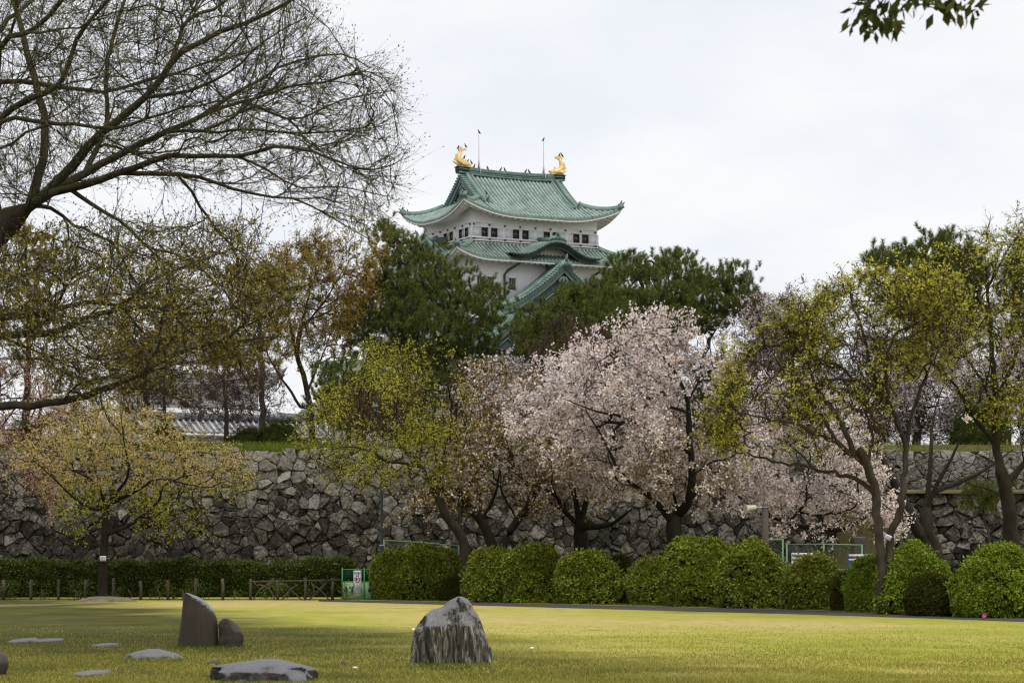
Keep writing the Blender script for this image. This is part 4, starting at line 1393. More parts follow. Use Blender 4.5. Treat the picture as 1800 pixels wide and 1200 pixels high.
# curved dormer gable over the right face of the fourth roof
def curved_gable():
    xc, hw, yf, yb = 0.55, 5.9, -10.75, -6.35
    n = 61
    s_ = np.linspace(-1, 1, n)
    prof = 1.85 * np.exp(-(np.abs(s_) / 0.50) ** 2.3) + 0.22 * np.abs(s_) ** 4
    z0 = 37.42
    ys, hh = [], []
    per = 0.46
    for k in range(int((yb - yf) / per)):
        for o_, h in RIB:
            ys.append(yf + (k + o_) * per); hh.append(h * 1.2)
    ys.append(yb); hh.append(0)
    V = np.array([np.stack((xc + s_ * hw, np.full(n, y), z0 + prof + h + 0.10 * (y - yf) - CZ_LOCAL), -1) for y, h in zip(ys, hh)])
    m = MB()
    m.grid(V, tone=np.repeat(np.array(hh) / 0.102, n))
    kara = m.build("curved_gable", M["copper_roof_low"], castle, tone=True)
    m = MB()                                # verge tiles along the curved edge
    for i in np.linspace(0, n - 1, 38).astype(int):
        p = np.array((xc + s_[i] * hw, yf, z0 + prof[i] - CZ_LOCAL))
        m.tube([p + np.array((0, -0.30, 0.05)), p + np.array((0, 0.35, 0.10))], 0.13, 8)
    e = np.stack((xc + s_ * hw, np.full(n, yf - 0.12), z0 + prof - CZ_LOCAL), -1)
    m.sweep(e, [(-0.12, -0.12), (0.12, -0.12), (0.12, 0.06), (-0.12, 0.06)], up=(0, 1, 0))
    m.build("verge_tiles", M["copper_edge"], kara)
    m = MB()                                # dark board under the curve
    for y_, o0, dep in ((yf + 0.05, 0.10, 0.28), (yf + 0.30, 0.32, 0.42)):
        fade = np.clip(1.15 - np.abs(s_) ** 3 * 0.8, 0.3, 1)
        a = np.stack((xc + s_ * hw, np.full(n, y_), z0 + prof - o0 - CZ_LOCAL), -1)
        b = a - np.stack((0 * s_, 0 * s_, dep * fade), -1)
        bk = np.array((0, 0.2, 0))
        for q in ((a, b), (b, b + bk), (a, a + bk)):
            m.grid(np.array(q))
    a = np.stack((xc + s_ * hw, np.full(n, yf + 0.1), z0 + prof - 0.12 - CZ_LOCAL), -1)
    b = np.stack((xc + s_ * hw, np.full(n, -8.2), z0 + prof - 0.12 - CZ_LOCAL), -1)
    m.grid(np.array((a, b)))
    m.build("bargeboard", M["copper_dark"], kara)
    m = MB()                                # white wall under the arch
    k = np.abs(s_) < 0.62
    a = np.stack((xc + s_[k] * hw, np.full(k.sum(), -8.7), z0 + prof[k] - 0.2 - CZ_LOCAL), -1)
    b = a.copy(); b[:, 2] = zl(36.9)
    m.grid(np.array((b, a)))
    m.build("arch_wall", M["plaster"], kara)
    m = MB()
    zt = z0 + 1.85 - CZ_LOCAL
    m.sweep([(xc, yf - 0.05, zt + 0.05), (xc, -8.5, zt + 0.25), (xc, -6.3, zt + 0.48)], [(-0.34, -0.1), (0.34, -0.1), (0.30, 0.36), (0.14, 0.55), (-0.14, 0.55), (-0.30, 0.36)])
    m.build("ridge", M["copper_ridge"], kara)
    m = MB()
    m.tube([(xc, yf - 0.20, zt + 0.55), (xc, yf - 0.02, zt + 0.55)], 0.42, 10)
    m.box((xc, yf - 0.08, zt + 0.22), (1.7, 0.2, 0.40))
    for s2 in (-1, 1):
        m.tube([(xc + s2 * 0.3, yf - 0.1, zt + 0.5), (xc + s2 * 0.8, yf - 0.1, zt + 0.42), (xc + s2 * 1.25, yf - 0.1, zt + 0.08)], [0.26, 0.22, 0.08], 6)
    m.tube([(xc, yf - 0.1, zt + 0.8), (xc, yf - 0.18, zt + 1.25), (xc, yf - 0.1, zt + 1.5)], [0.26, 0.15, 0.03], 6)
    m.build("ridge_end_ornament", M["copper_edge"], kara)
curved_gable()

def dormer_gable(face, xc, hw, yf, yb, zapex, rise, name="triangular_gable", per=0.62, panel="copper_dark", power=1.42):
    """a triangular dormer with concave slopes; built facing -y, turned for the left face"""
    def T(V):
        V = np.asarray(V, float)
        if face == 'f':
            return V
        return np.stack((V[..., 1], -V[..., 0], V[..., 2]), -1)
    n = 33
    s_ = np.linspace(0, 1, n)
    prof = rise * (1 - (1 - (1 - s_) ** power) * 1.0) - rise
    ys, hh = [], []
    for k in range(int((yb - yf) / per)):
        for o_, h in RIB:
            ys.append(yf + (k + o_) * per); hh.append(h * 1.7)
    ys.append(yb); hh.append(0)
    tile, vt, brd, rid = MB(), MB(), MB(), MB()
    for sx in (-1, 1):
        V = np.array([np.stack((xc + sx * s_ * hw, np.full(n, y), zapex + prof + h - CZ_LOCAL), -1) for y, h in zip(ys, hh)])
        tile.grid(T(V), tone=np.repeat(np.array(hh) / 0.1445, n))
        L = np.concatenate(([0], np.cumsum(np.hypot(np.diff(s_ * hw), np.diff(prof)))))
        for l_ in np.arange(0.4, L[-1], 0.40):
            x, z = np.interp(l_, L, s_ * hw), np.interp(l_, L, prof)
            p = np.array((xc + sx * x, yf, zapex + z - CZ_LOCAL))
            vt.tube(T(np.array([p + np.array((0, -0.50, 0.10)), p + np.array((0, 0.35, 0.14))])), 0.16, 8)
        for y_, o0, dep in ((yf - 0.30, 0.05, 0.35), (yf - 0.10, 0.38, 0.60)):
            a = np.stack((xc + sx * s_ * hw, np.full(n, y_), zapex + prof - o0 - CZ_LOCAL), -1)
            b = a - np.array((0, 0, dep))
            bk = np.array((0, 0.22, 0))
            for q in ((a, b), (b, b + bk), (a, a + bk)):
                brd.grid(T(np.array(q)))
        p = np.stack((xc + sx * s_ * hw, np.full(n, yf + 0.55), zapex + prof + 0.1 - CZ_LOCAL), -1)
        rid.sweep(T(p), [(-0.2, -0.1), (0.2, -0.1), (0.18, 0.22), (0.08, 0.34), (-0.08, 0.34), (-0.18, 0.22)])
    root = tile.build(name, M["copper_roof_low"], castle, tone=True)
    vt.build("verge_tiles", M["copper_edge"], root)
    brd.build("bargeboard", M["copper_gable"], root)
    rid.sweep(T(np.array([(xc, yf - 0.4, zl(zapex) + 0.0), (xc, yb, zl(zapex) + 0.05)])), [(-0.32, -0.2), (0.32, -0.2), (0.28, 0.30), (0.14, 0.50), (-0.14, 0.50), (-0.28, 0.30)])
    rid.build("ridge", M["copper_ridge"], root)
    pm = MB()
    sb_ = np.concatenate((-s_[::-1], s_))
    pp = np.concatenate((prof[::-1], prof))
    k = np.abs(sb_) < 0.9
    a = np.stack((xc + sb_[k] * hw, np.full(k.sum(), yf + 0.30), zapex + pp[k] - 0.3 - CZ_LOCAL), -1)
    b = a.copy(); b[:, 2] = zl(zapex - rise * 1.02)
    pm.grid(T(np.array((b, a))))
    pan = pm.build("gable_panel", M[panel], root)
    om = MB()
    y_ = yf + 0.15
    def q(x, z):
        return np.array((xc + x * hw, y_, zl(zapex + z * rise)))
    for s2 in (-1, 1):
        om.tube(T(np.array([q(0, -0.50), q(s2 * 0.16, -0.66)])), 0.07, 6)
        om.tube(T(np.array([q(0, -0.80), q(s2 * 0.16, -0.66)])), 0.07, 6)
        om.tube(T(np.array([q(s2 * 0.02, -0.28), q(s2 * 0.07, -0.36), q(s2 * 0.03, -0.44), q(s2 * 0.09, -0.50)])), [0.2, 0.22, 0.18, 0.05], 6)
        om.tube(T(np.array([q(s2 * 0.16, -0.66), q(s2 * 0.30, -0.82), q(s2 * 0.36, -0.92)])), 0.07, 6)
    om.tube(T(np.array([q(0, -0.26), q(0, -0.42)])), [0.15, 0.28], 8)
    c0 = q(0, -0.66)
    om.tube(T(np.array([c0, c0 + np.array((0, -0.12, 0))])), 0.40, 12)
    for k in range(6):
        an = k / 6 * 2 * math.pi
        c1 = c0 + np.array((0.42 * math.cos(an), -0.06, 0.42 * math.sin(an)))
        om.tube(T(np.array([c1, c1 + np.array((0, -0.1, 0))])), 0.16, 8)
    om.build("gable_carving", M["copper_gable"], pan)
    en = MB()
    top = np.array((xc, yf - 0.5, zl(zapex)))
    en.tube(T(np.array([top + np.array((0, -0.12, 0.15)), top + np.array((0, 0.12, 0.15))])), 0.48, 10)
    en.tube(T(np.array([top + np.array((0, 0, 0.4)), top + np.array((0, -0.1, 0.85)), top + np.array((0, -0.35, 1.15))])), [0.26, 0.16, 0.06], 6)
    for s2 in (-1, 1):
        en.tube(T(np.array([top + np.array((s2 * 0.3, 0, 0.2)), top + np.array((s2 * 0.62, 0, -0.15)), top + np.array((s2 * 0.95, 0, -0.65))])), [0.28, 0.2, 0.06], 6)
    en.build("ridge_end_ornament", M["copper_edge"], root)
    return root
dormer_gable('f', 0.8, 8.1, -12.0, -8.0, 36.5, 5.2)
dormer_gable('l', -0.3, 5.2, -11.9, -8.4, 40.0, 2.6, power=1.25)
dormer_gable('f', -7.2, 5.4, -14.8, -10.1, 29.6, 3.6)
dormer_gable('f', 7.2, 5.4, -14.8, -10.1, 29.6, 3.6)
dormer_gable('l', 0, 8.0, -13.9, -10.2, 36.6, 5.0)

# ---------------------------------------------------------------- birds on the castle
def bird_mesh():
    m = MB()
    b = catmull([(-0.32, 0, 0.10), (-0.10, 0, 0.24), (0.02, 0, 0.42), (0.06, 0, 0.60), (0.10, 0, 0.72), (0.20, 0, 0.74)], 0.05)
    r = np.interp(np.linspace(0, 1, len(b)), [0, 0.18, 0.38, 0.6, 0.78, 0.92, 1.0], [0.03, 0.10, 0.135, 0.12, 0.075, 0.065, 0.03])
    m.tube(b, r, 8)
    m.add([(-0.30, -0.05, 0.14), (-0.30, 0.05, 0.14), (-0.52, 0.07, -0.06), (-0.52, -0.07, -0.06)], [[(0, 1, 2, 3)]])
    m.tube([(0.18, 0, 0.74), (0.32, 0, 0.71)], [0.03, 0.008], 5)
    for s2 in (-1, 1):
        m.tube([(0.0, s2 * 0.05, 0.32), (0.02, s2 * 0.05, 0.0)], 0.018, 5)
        m.tube([(0.05, s2 * 0.11, 0.52), (-0.12, s2 * 0.13, 0.30), (-0.36, s2 * 0.07, 0.06)], [0.05, 0.07, 0.02], 6)
    return m
birds = [((-6.15, 0, 51.45), 150, "dark bird perched highest on the tail of the left golden fish"),
         ((-7.1, 0, 51.2), 20, "dark bird on the outer fin tip of the left golden fish"),
         ((-6.5, -0.4, 50.0), 0, "dark bird against the body of the left golden fish"),
         ((-5.85, 0, 49.6), 10, "dark bird on the head of the left golden fish, nearer its tail"),
         ((-5.4, 0, 49.55), 160, "dark bird on the snout of the left golden fish"),
         ((-4.35, 0, 53.28), 170, "dark bird on the tip of the left lightning rod"),
         ((4.55, 0, 53.08), 10, "dark bird on the tip of the right lightning rod"),
         ((-4.95, 0, 49.12), 0, "dark bird on the ridge between the left golden fish and lightning rod"),
         ((-3.2, 0, 49.02), 90, "crouching dark bird on the ridge just right of the left lightning rod"),
         ((-1.35, 0, 49.0), 0, "left bird of the pair on the ridge nearer the left rod"),
         ((-0.85, 0, 49.0), 160, "right bird of the pair on the ridge nearer the left rod"),
         ((2.1, 0, 49.02), 10, "left bird of the pair on the ridge nearer the right rod"),
         ((2.5, 0, 49.02), 170, "right bird of the pair on the ridge nearer the right rod"),
         ((6.8, 0, 51.38), 10, "left bird of the two on the right golden fish tail"),
         ((7.1, 0, 51.36), 170, "right bird of the two on the right golden fish tail"),
         ((10.65, -8.45, 44.65), 10, "dark bird on the right upturned corner of the top roof"),
         ((-10.6, 8.4, 44.65), 30, "upper bird of two on the left upturned corner of the top roof"),
         ((-10.1, 8.0, 44.30), 160, "lower bird of two on the left upturned corner of the top roof"),
         ((-6.15, -5.5, 45.05), 120, "dark bird on the end of the sloping ridge near the front roof corner")]
first = None
for (p, a, lab) in birds:
    if first is None:
        first = bird_mesh().build("perched_bird", M["bird_black"], None, (0, 0, 0), smooth=True)
        o = first
    else:
        o = first.copy()
        COL.objects.link(o)
    o.location = cw(*p)
    o.rotation_euler = (0, 0, TH + math.radians(a))
    o.scale = (0.68, 0.68, 0.68)
    tag(o, lab, "bird", "dark birds perched on the castle roof")

# ---------------------------------------------------------------- grey roofed turret at the left
TD = 178.0
tcx = (310 - 900) / F * TD
TTH = math.radians(27)
turret = thing("corner_turret", "white castle turret with grey tiled roofs behind the branches at left", "turret", (tcx, TD + 6, TZ), TTH)
CZ_LOCAL = TZ
def tz_(v, d=TD):
    return EYE + (HV - v) / F * d
t1 = storey(turret, 5.6, 5.0, TZ - 0.2, tz_(716), "plaster")
t2 = storey(turret, 4.3, 3.8, tz_(716), tz_(636), "plaster")
t3 = storey(turret, 3.0, 2.6, tz_(640), tz_(596), "plaster")
Roof(7.0, 6.4, 2.6, tz_(738), tz_(716), L=0.35, D=3, over=1.3).build(turret, "grey_tile", "plaster_trim", None, per=0.62, cap=0.12, edge_mat="grey_tile_cap", ridge_mat="grey_tile", hip_w=0.2, hip_h=0.3)
Roof(5.6, 5.1, 2.4, tz_(664), tz_(636), L=0.35, D=3, over=1.2).build(turret, "grey_tile", "plaster_trim", None, per=0.62, cap=0.12, edge_mat="grey_tile_cap", ridge_mat="grey_tile", hip_w=0.2, hip_h=0.3)
Roof(4.2, 3.8, 3.8, tz_(604), tz_(562), L=0.4, D=3, xg=2.4, over=1.2).build(turret, "grey_tile", "plaster_trim", None, per=0.62, cap=0.12, edge_mat="grey_tile_cap", ridge_mat="grey_tile", hip_w=0.2, hip_h=0.3)
m = MB()
m.box((0, 0, tz_(560) - TZ + 0.1), (5.0, 0.45, 0.55))
m.build("ridge", M["grey_tile"], turret)
for a in (-2.4, 0.6, 2.6):
    m = MB()
    m.box((a, -3.83, tz_(690) - TZ), (0.7, 0.08, 0.9))
    f = m.build("window", M["plaster_trim"], t2)
    m = MB()
    m.box((a, -3.875, tz_(690) - TZ), (0.5, 0.03, 0.7))
    m.build("pane", M["window_dark"], f)

# long plastered wall with a tiled roof running right from the turret
gx0, gx1 = (243 - 900) / F * 172, (552 - 900) / F * 172
gl = (gx1 - gx0) / 2 / math.cos(math.radians(25))
gal = thing("tiled_boundary_wall", "low white plastered wall under a long grey tiled roof above the grass bank", "wall", ((gx0 + gx1) / 2, 172 + 2.2, TZ), math.radians(25))
m = MB()
m.box((0, 0, (tz_(766, 172) - TZ) / 2), (2 * gl - 0.6, 2.6, tz_(766, 172) - TZ))
m.build("wall", M["plaster"], gal)
m, cap_, ed = MB(), MB(), MB()
ze, zr = tz_(762, 172) - TZ, tz_(736, 172) - TZ
n = int(2 * gl / 0.46)
for sgn in (-1, 1):
    x = np.linspace(-gl, gl, n + 1)
    m.grid(np.array([[(a, sgn * 2.3, ze) for a in x], [(a, sgn * 1.1, ze + (zr - ze) * 0.48) for a in x], [(a, 0, zr) for a in x]]))
    for a in x:
        cap_.tube([(a, sgn * 2.36, ze + 0.05), (a, sgn * 1.1, ze + (zr - ze) * 0.48 + 0.06), (a, 0, zr + 0.05)], 0.105, 6)
ed.box((0, -2.25, ze - 0.12), (2 * gl, 0.12, 0.2))
ed.box((0, 2.25, ze - 0.12), (2 * gl, 0.12, 0.2))
ed.box((0, 0, ze - 0.2), (2 * gl - 0.2, 4.3, 0.12))
ro = m.build("roof", M["grey_tile"], gal)
cap_.build("tile_rolls", M["grey_tile_cap"], ro, smooth=True)
ed.build("eave", M["plaster_trim"], ro)
m = MB()
m.sweep([(-gl - 0.2, 0, zr), (gl + 0.2, 0, zr)], [(-0.32, 0), (0.32, 0), (0.28, 0.35), (0.12, 0.5), (-0.12, 0.5), (-0.28, 0.35)])
m.build("ridge", M["grey_tile"], ro)
CZ_LOCAL = CZ

# ---------------------------------------------------------------- clipped bushes along the path
BG = "clipped round bushes along the path"
BUSHES = [  # u, top, foot, width, label, material, seed
    (690, 960, 1054.0, 92, "round bush right beside the green gate panel", "bush_leaf", 21),
    (752, 957, 1054.5, 124, "big round bush second right of the green gate panel", "bush_leaf", 22),
    (864, 963, 1058.5, 112, "round bush directly behind the tall standing rock", "bush_leaf", 24),
    (936, 957, 1059.5, 100, "round bush with yellowish leaves just right of the standing rock", "bush_leaf", 25),
    (1035, 967, 1061.5, 132, "wide round bush left of the gap with the dark shrub", "bush_leaf", 26),
    (1146, 975, 1062.5, 84, "low round bush just right of the gap with the dark shrub", "bush_leaf", 27),
    (1236, 945, 1066.0, 142, "tallest round bush below the big pink cherry", "bush_leaf", 28),
    (1330, 957, 1069.0, 128, "round bush in front of the wooden speaker post", "bush_leaf", 29),
    (1432, 973, 1071.0, 116, "round bush below the green chain link fence", "bush_leaf", 30),
    (1530, 972, 1075.5, 86, "narrow round bush left behind the twin grey tree stems", "bush_leaf_bright", 31),
    (1618, 960, 1080.0, 134, "bright green round bush right of the twin grey tree stems", "bush_leaf_bright", 32),
    (1762, 962, 1086.0, 168, "large bright green round bush at the right edge", "bush_leaf_bright", 34)]
for u, vt_, vb, w, lab, mat, sd in BUSHES:
    bush(u, vt_, vb, w, lab, mat, sd, n=7400 if w < 140 else 9600, group=BG)
DG = "small dark shrubs between the round bushes"
for u, vt_, vb, w, lab, sd in ((798, 1008, 1056.0, 60, "small dark shrub left of the rock, between two big bushes", 41),
                               (1093, 980, 1060.5, 58, "dark thin shrub filling the gap between the middle bushes", 42),
                               (1488, 1010, 1073.0, 52, "small brownish shrub left of the narrow bush by the twin stems", 43),
                               (1652, 1012, 1083.0, 104, "low dark brown shrub between the two bright green bushes at right", 44)):
    bush(u, vt_, vb, w, lab, "bush_leaf_dark", sd, n=4200, size=0.075, group=DG, name="dark_shrub")

# ---------------------------------------------------------------- hedge with its rustic wooden fence
hx0, hx1 = (-60 - 900) / F * 98, (622 - 900) / F * 96.5
hyc = 98.3
hl, hh_, hd = (hx1 - hx0) / 2, 1.45, 0.75
hedge = thing("clipped_hedge", "long dark green clipped hedge behind the rustic wooden fence", "hedge", ((hx0 + hx1) / 2, hyc, 0))
m = MB()
m.box((0, 0, hh_ * 0.5), (2 * hl - 0.2, 2 * hd * 0.72, hh_ * 0.90))
m.build("branches", M["inner_foliage"], hedge)  # solid dark block inside the hedge, shade of the inner leaves as colour
n = 21000
xx = rng.uniform(-hl, hl, n)
sd = rng.random(n)
top = 1.0 + 0.06 * np.sin(xx * 0.9 + 1) + 0.05 * np.sin(xx * 2.3) + 0.05 * np.sin(xx * 5.1 + 2) + 0.10 * np.exp(-((xx - hl + 0.9) / 0.8) ** 2)
zt = hh_ * top
front = sd < 0.62
yy = np.where(front, -hd + 0.1 * np.sin(xx * 3.1) + 0.07 * np.sin(xx * 7.7 + 1), rng.uniform(-hd, hd, n))
zz = np.where(front, rng.uniform(0.12, 1, n) * zt, zt)
rd = front & (zz > zt * 0.8)
yy = np.where(rd, yy + (zz - zt * 0.8) * 0.8, yy)
p = np.stack((xx, yy, zz), -1)
nn = np.where(front[:, None], np.array((0, -1, 0.3)), np.array((0, -0.2, 1.0)))
p = p + nrm(nn) * (rng.random((n, 1)) ** 2 * -0.16 + lumpy(p, 5, 0.05, 77)[:, None] - 1)
p = np.repeat(p, 3, 0) + rng.normal(0, 0.03, (n * 3, 3))
m = MB()
leaves(m, p, 0.085, 0.042, np.repeat(nn, 3, 0), 0.45)
q = np.stack((rng.uniform(-hl, hl, 600), rng.uniform(-hd, 0.2, 600), np.full(600, hh_)), -1)
b, mi, e_ = twigs(m, q, np.tile(np.array((0, -0.2, 1.0)), (600, 1)), 0.22, 0.004, 0.35)
c, ax = along(b, mi, e_, 6)
leaves(m, c, 0.08, 0.035, ax, 0.5)
q = np.stack((rng.uniform(-hl, hl, 2600), rng.uniform(-3.2, -hd, 2600) * 0 - hd - rng.random(2600) ** 2 * 2.1, rng.random(2600) ** 0.7 * 0.75), -1)
q = q[np.sin(q[:, 0] * 1.7) + np.sin(q[:, 0] * 4.1 + 1) > q[:, 2] * 1.6 - 0.5]
q = np.repeat(q, 5, 0) + rng.normal(0, 0.07, (len(q) * 5, 3))
leaves(m, q, 0.085, 0.04)
m.build("leaves", M["hedge_leaf"], hedge)

fd = 95.6
fence = thing("rustic_fence", "low rustic fence of wooden posts and crossed branches before the hedge", "fence", ((300 - 900) / F * fd, fd, 0))
fo = np.array(((300 - 900) / F * fd, fd, 0))
us = np.arange(-42, 600, 48.2)
fx = lambda u: (u - 900) / F * fd - fo[0]
fr_ = random.Random(3)
for i, u in enumerate(us):
    m = MB()
    x = fx(u)
    m.tube([(x, 0, -0.1), (x + fr_.uniform(-.02, .02), 0, 0.5), (x + fr_.uniform(-.03, .03), 0, 0.80 + fr_.uniform(-.05, .08))], 0.062, 9)
    m.build("post", M["fence_wood"], fence)
    if i < len(us) - 1 and u > 420:
        x2 = fx(us[i + 1])
        for k in range(2):
            a, b = (x + 0.1, x2 - 0.25) if k == 0 else (x2 - 0.08, x + 0.3)
            m = MB()
            mid = ((a + b) / 2 + fr_.uniform(-.12, .12), -0.07, 0.36 + fr_.uniform(-.1, .1))
            m.tube(catmull([(a, -0.06, -0.05), mid, (b, -0.05, 0.70 + fr_.uniform(-.1, .06))], 0.12), 0.030, 6)
            if fr_.random() < 0.6:
                m.tube([mid, (mid[0] + fr_.uniform(-.3, .3), -0.06, 0.72)], 0.022, 6)
            m.build("brace", M["fence_wood"], fence)
    elif fr_.random() < 0.7:
        m = MB()
        a = x + fr_.uniform(0.3, 0.7)
        m.tube(catmull([(a, -0.06, -0.05), (a + 0.1, -0.07, 0.2), (a + fr_.uniform(-.25, .25), -0.05, 0.42)], 0.12), 0.026, 6)
        if fr_.random() < 0.5:
            m.tube([(a + 0.35, -0.06, -0.05), (a + 0.12, -0.06, 0.36)], 0.022, 6)
        m.build("brace", M["fence_wood"], fence)
m = MB()
m.tube([(fx(438), -0.03, 0.73), (fx(520), -0.02, 0.76), (fx(598), -0.03, 0.79)], 0.035, 7)
m.build("top_rail", M["fence_wood"], fence)

# ---------------------------------------------------------------- green gate panel with its banner
gd = 97.0
gx = lambda u: (u - 900) / F * gd
gz = lambda v: EYE + (HV - v) / F * gd
GO = np.array((gx(626), gd, 0))
gate = thing("mesh_gate", "green framed gate panels with mesh above and mint panels below", "gate", tuple(GO))
def gbox(mb, u0, u1, v0, v1, y=0.0, th=0.04):
    mb.box(((gx(u0) + gx(u1)) / 2 - GO[0], y, (gz(v0) + gz(v1)) / 2), (abs(gx(u1) - gx(u0)), th, abs(gz(v0) - gz(v1))))
m = MB()
for u in (601.7, 640.3):
    gbox(m, u - 1.1, u + 1.1, 997.5, 1057.5, 0, 0.06)
m.tube([(gx(680) - GO[0], 0, 0), (gx(680) - GO[0], 0, gz(999))], 0.025, 8)
for v in (1000.3, 1021.5, 1050.5):
    gbox(m, 602.8, 639.2, v - 0.8, v + 0.8)
    gbox(m, 641.4, 679.5, v - 0.8, v + 0.8)
m.build("frame", M["green_paint"], gate)
m = MB()
for k in range(40):                           # chain-link wires
    u = 602.8 + k * 1.92
    for s2 in (-1, 1):
        a, b = u, u + s2 * 10
        if 602.5 < min(a, b) and max(a, b) < 680:
            m.tube([(gx(a) - GO[0], 0.012 * s2, gz(1001)), (gx(b) - GO[0], 0.012 * s2, gz(1021))], 0.007, 4)
m.build("wire_mesh", M["mesh_green"], gate)
m = MB()
gbox(m, 602.8, 679, 1001, 1021, 0.05, 0.01)
m.build("netting", M["mesh_green"], gate)
m = MB()
gbox(m, 602.8, 639.2, 1022.3, 1049.7, 0, 0.02)
gbox(m, 641.4, 679.5, 1022.3, 1049.7, 0, 0.02)
pnl = m.build("mint_panel", M["panel_mint"], gate)
for u in (608, 620.5, 633, 650, 662):
    m = MB()
    pts = [(0, 1028), (1.6, 1031), (3.2, 1036), (3.0, 1039.5), (0.6, 1040.3), (0.5, 1043.5), (-0.5, 1043.5), (-0.6, 1040.3), (-3.0, 1039.5), (-3.2, 1036), (-1.6, 1031)]
    V = np.array([(gx(u + a) - GO[0], -0.016, gz(v)) for a, v in pts])
    V2 = V + np.array((0, 0.004, 0))
    nn_ = len(V)
    m.poly(np.concatenate((V, V2)), [tuple(range(nn_))] + [(i, i + nn_, (i + 1) % nn_ + nn_, (i + 1) % nn_) for i in range(nn_)])
    m.build("tree_symbol", M["panel_tree"], pnl)
ban = thing("warning_banner", "tall narrow white notice with a red emblem tied to the green gate", "sign", (gx(628.5), gd - 0.07, gz(1048)))
BO = np.array((gx(628.5), gd - 0.07, gz(1048)))
def bbox(mb, u0, u1, v0, v1, y, th=0.008):
    mb.box(((gx(u0) + gx(u1)) / 2 - BO[0], y, (gz(v0) + gz(v1)) / 2 - BO[2]), (abs(gx(u1) - gx(u0)), th, abs(gz(v0) - gz(v1))))
m = MB()
bbox(m, 621.7, 635.3, 1002, 1047.5, 0, 0.02)
brd = m.build("board", M["sign_white"], ban)
blk, red, gry = MB(), MB(), MB()
def glyph(mb, u, v, w, h, strokes):
    for a, b, c, d_ in strokes:
        bbox(mb, u + a * w, u + c * w, v + b * h, v + d_ * h, -0.016)
KAN = [[(0.05, 0.05, 0.95, 0.2), (0.42, 0.2, 0.58, 0.95), (0.0, 0.42, 1.0, 0.56), (0.1, 0.8, 0.9, 0.95)],
       [(0.0, 0.05, 0.35, 0.2), (0.1, 0.2, 0.25, 0.95), (0.5, 0.05, 0.95, 0.18), (0.5, 0.18, 0.62, 0.95), (0.83, 0.18, 0.95, 0.95), (0.6, 0.45, 0.85, 0.57), (0.6, 0.82, 0.85, 0.95)],
       [(0.0, 0.1, 1.0, 0.22), (0.2, 0.0, 0.34, 0.9), (0.66, 0.0, 0.8, 0.9), (0.0, 0.5, 1.0, 0.62), (0.0, 0.84, 1.0, 0.96)],
       [(0.1, 0.05, 0.25, 0.9), (0.1, 0.76, 0.6, 0.9), (0.7, 0.0, 0.86, 0.7), (0.45, 0.35, 1.0, 0.47)]]
for k, u in enumerate((622.7, 625.7, 628.7, 631.7)):
    glyph(blk, u, 1004.3, 2.5, 4.6, KAN[k])
# red bracket emblem with two characters
for a in ((626.0, 630.6, 1010.3, 1011.8), (625.6, 627.0, 1010.6, 1016.4), (629.8, 631.2, 1010.6, 1013.4), (625.2, 626.8, 1014.2, 1020.5), (626.0, 629.2, 1015.6, 1016.8), (627.3, 628.5, 1016.8, 1019.5), (625.8, 630.8, 1022.0, 1023.2), (625.4, 626.8, 1020.6, 1023.0), (629.6, 631.0, 1020.4, 1023.0)):
    bbox(red, a[0], a[1], a[2], a[3], -0.016)
for k, (u, v) in enumerate(((622.8, 1014.5), (629.0, 1014.5), (631.8, 1015.2), (622.8, 1018.0), (630.8, 1017.8), (626.6, 1017.2))):
    glyph(blk, u, v, 2.1, 2.7, KAN[k % 4])
for v, u0, u1 in ((1028.2, 626.5, 630.3), (1029.6, 625.8, 631.2), (1031.4, 624, 633), (1033.0, 624, 633), (1034.6, 624, 631), (1041.2, 624.4, 632.6), (1042.8, 624.4, 632.6)):
    bbox(gry, u0, u1, v, v + 0.7, -0.015)
bbox(gry, 622.6, 634.4, 1037.8, 1038.6, -0.015)
blk.build("black_lettering", M["sign_black"], brd)
red.build("red_emblem", M["sign_red"], brd)
gry.build("small_print", M["sign_grey"], brd)

# ---------------------------------------------------------------- lamp pole, speaker post, distant fences
d = 96.5
o_ = np.array(((671 - 900) / F * d, d, 0))
m = MB()
zt_ = EYE + (HV - 826) / F * d
m.tube([(0, 0, -0.1), (0, 0, EYE + (HV - 958) / F * d)], 0.085, 12)
lp = m.build("lamp_post", M["lamp_pole"], None, (0, 0, 0), smooth=True, sharp=40)
lp.location = o_
tag(lp, "slim dark street lamp post beside the left round bushes", "lamp post")
m = MB()
m.tube([(0, 0, EYE + (HV - 958) / F * d), (0, 0, zt_)], 0.055, 12)
m.build("upper_pole", M["lamp_pole"], lp, smooth=True, sharp=40)
m = MB()
m.tube([(0, 0, EYE + (HV - 959) / F * d), (0, 0, EYE + (HV - 957) / F * d)], 0.092, 12)
m.build("collar", M["steel"], lp)
m = MB()
m.tube([(0, 0, zt_), (0, 0, zt_ + 0.08), (0, 0, zt_ + 0.10), (0, 0, zt_ + 0.5), (0, 0, zt_ + 0.62)], [0.09, 0.09, 0.16, 0.18, 0.03], 14)
m.build("lantern", M["lamp_pole"], lp, smooth=True, sharp=40)

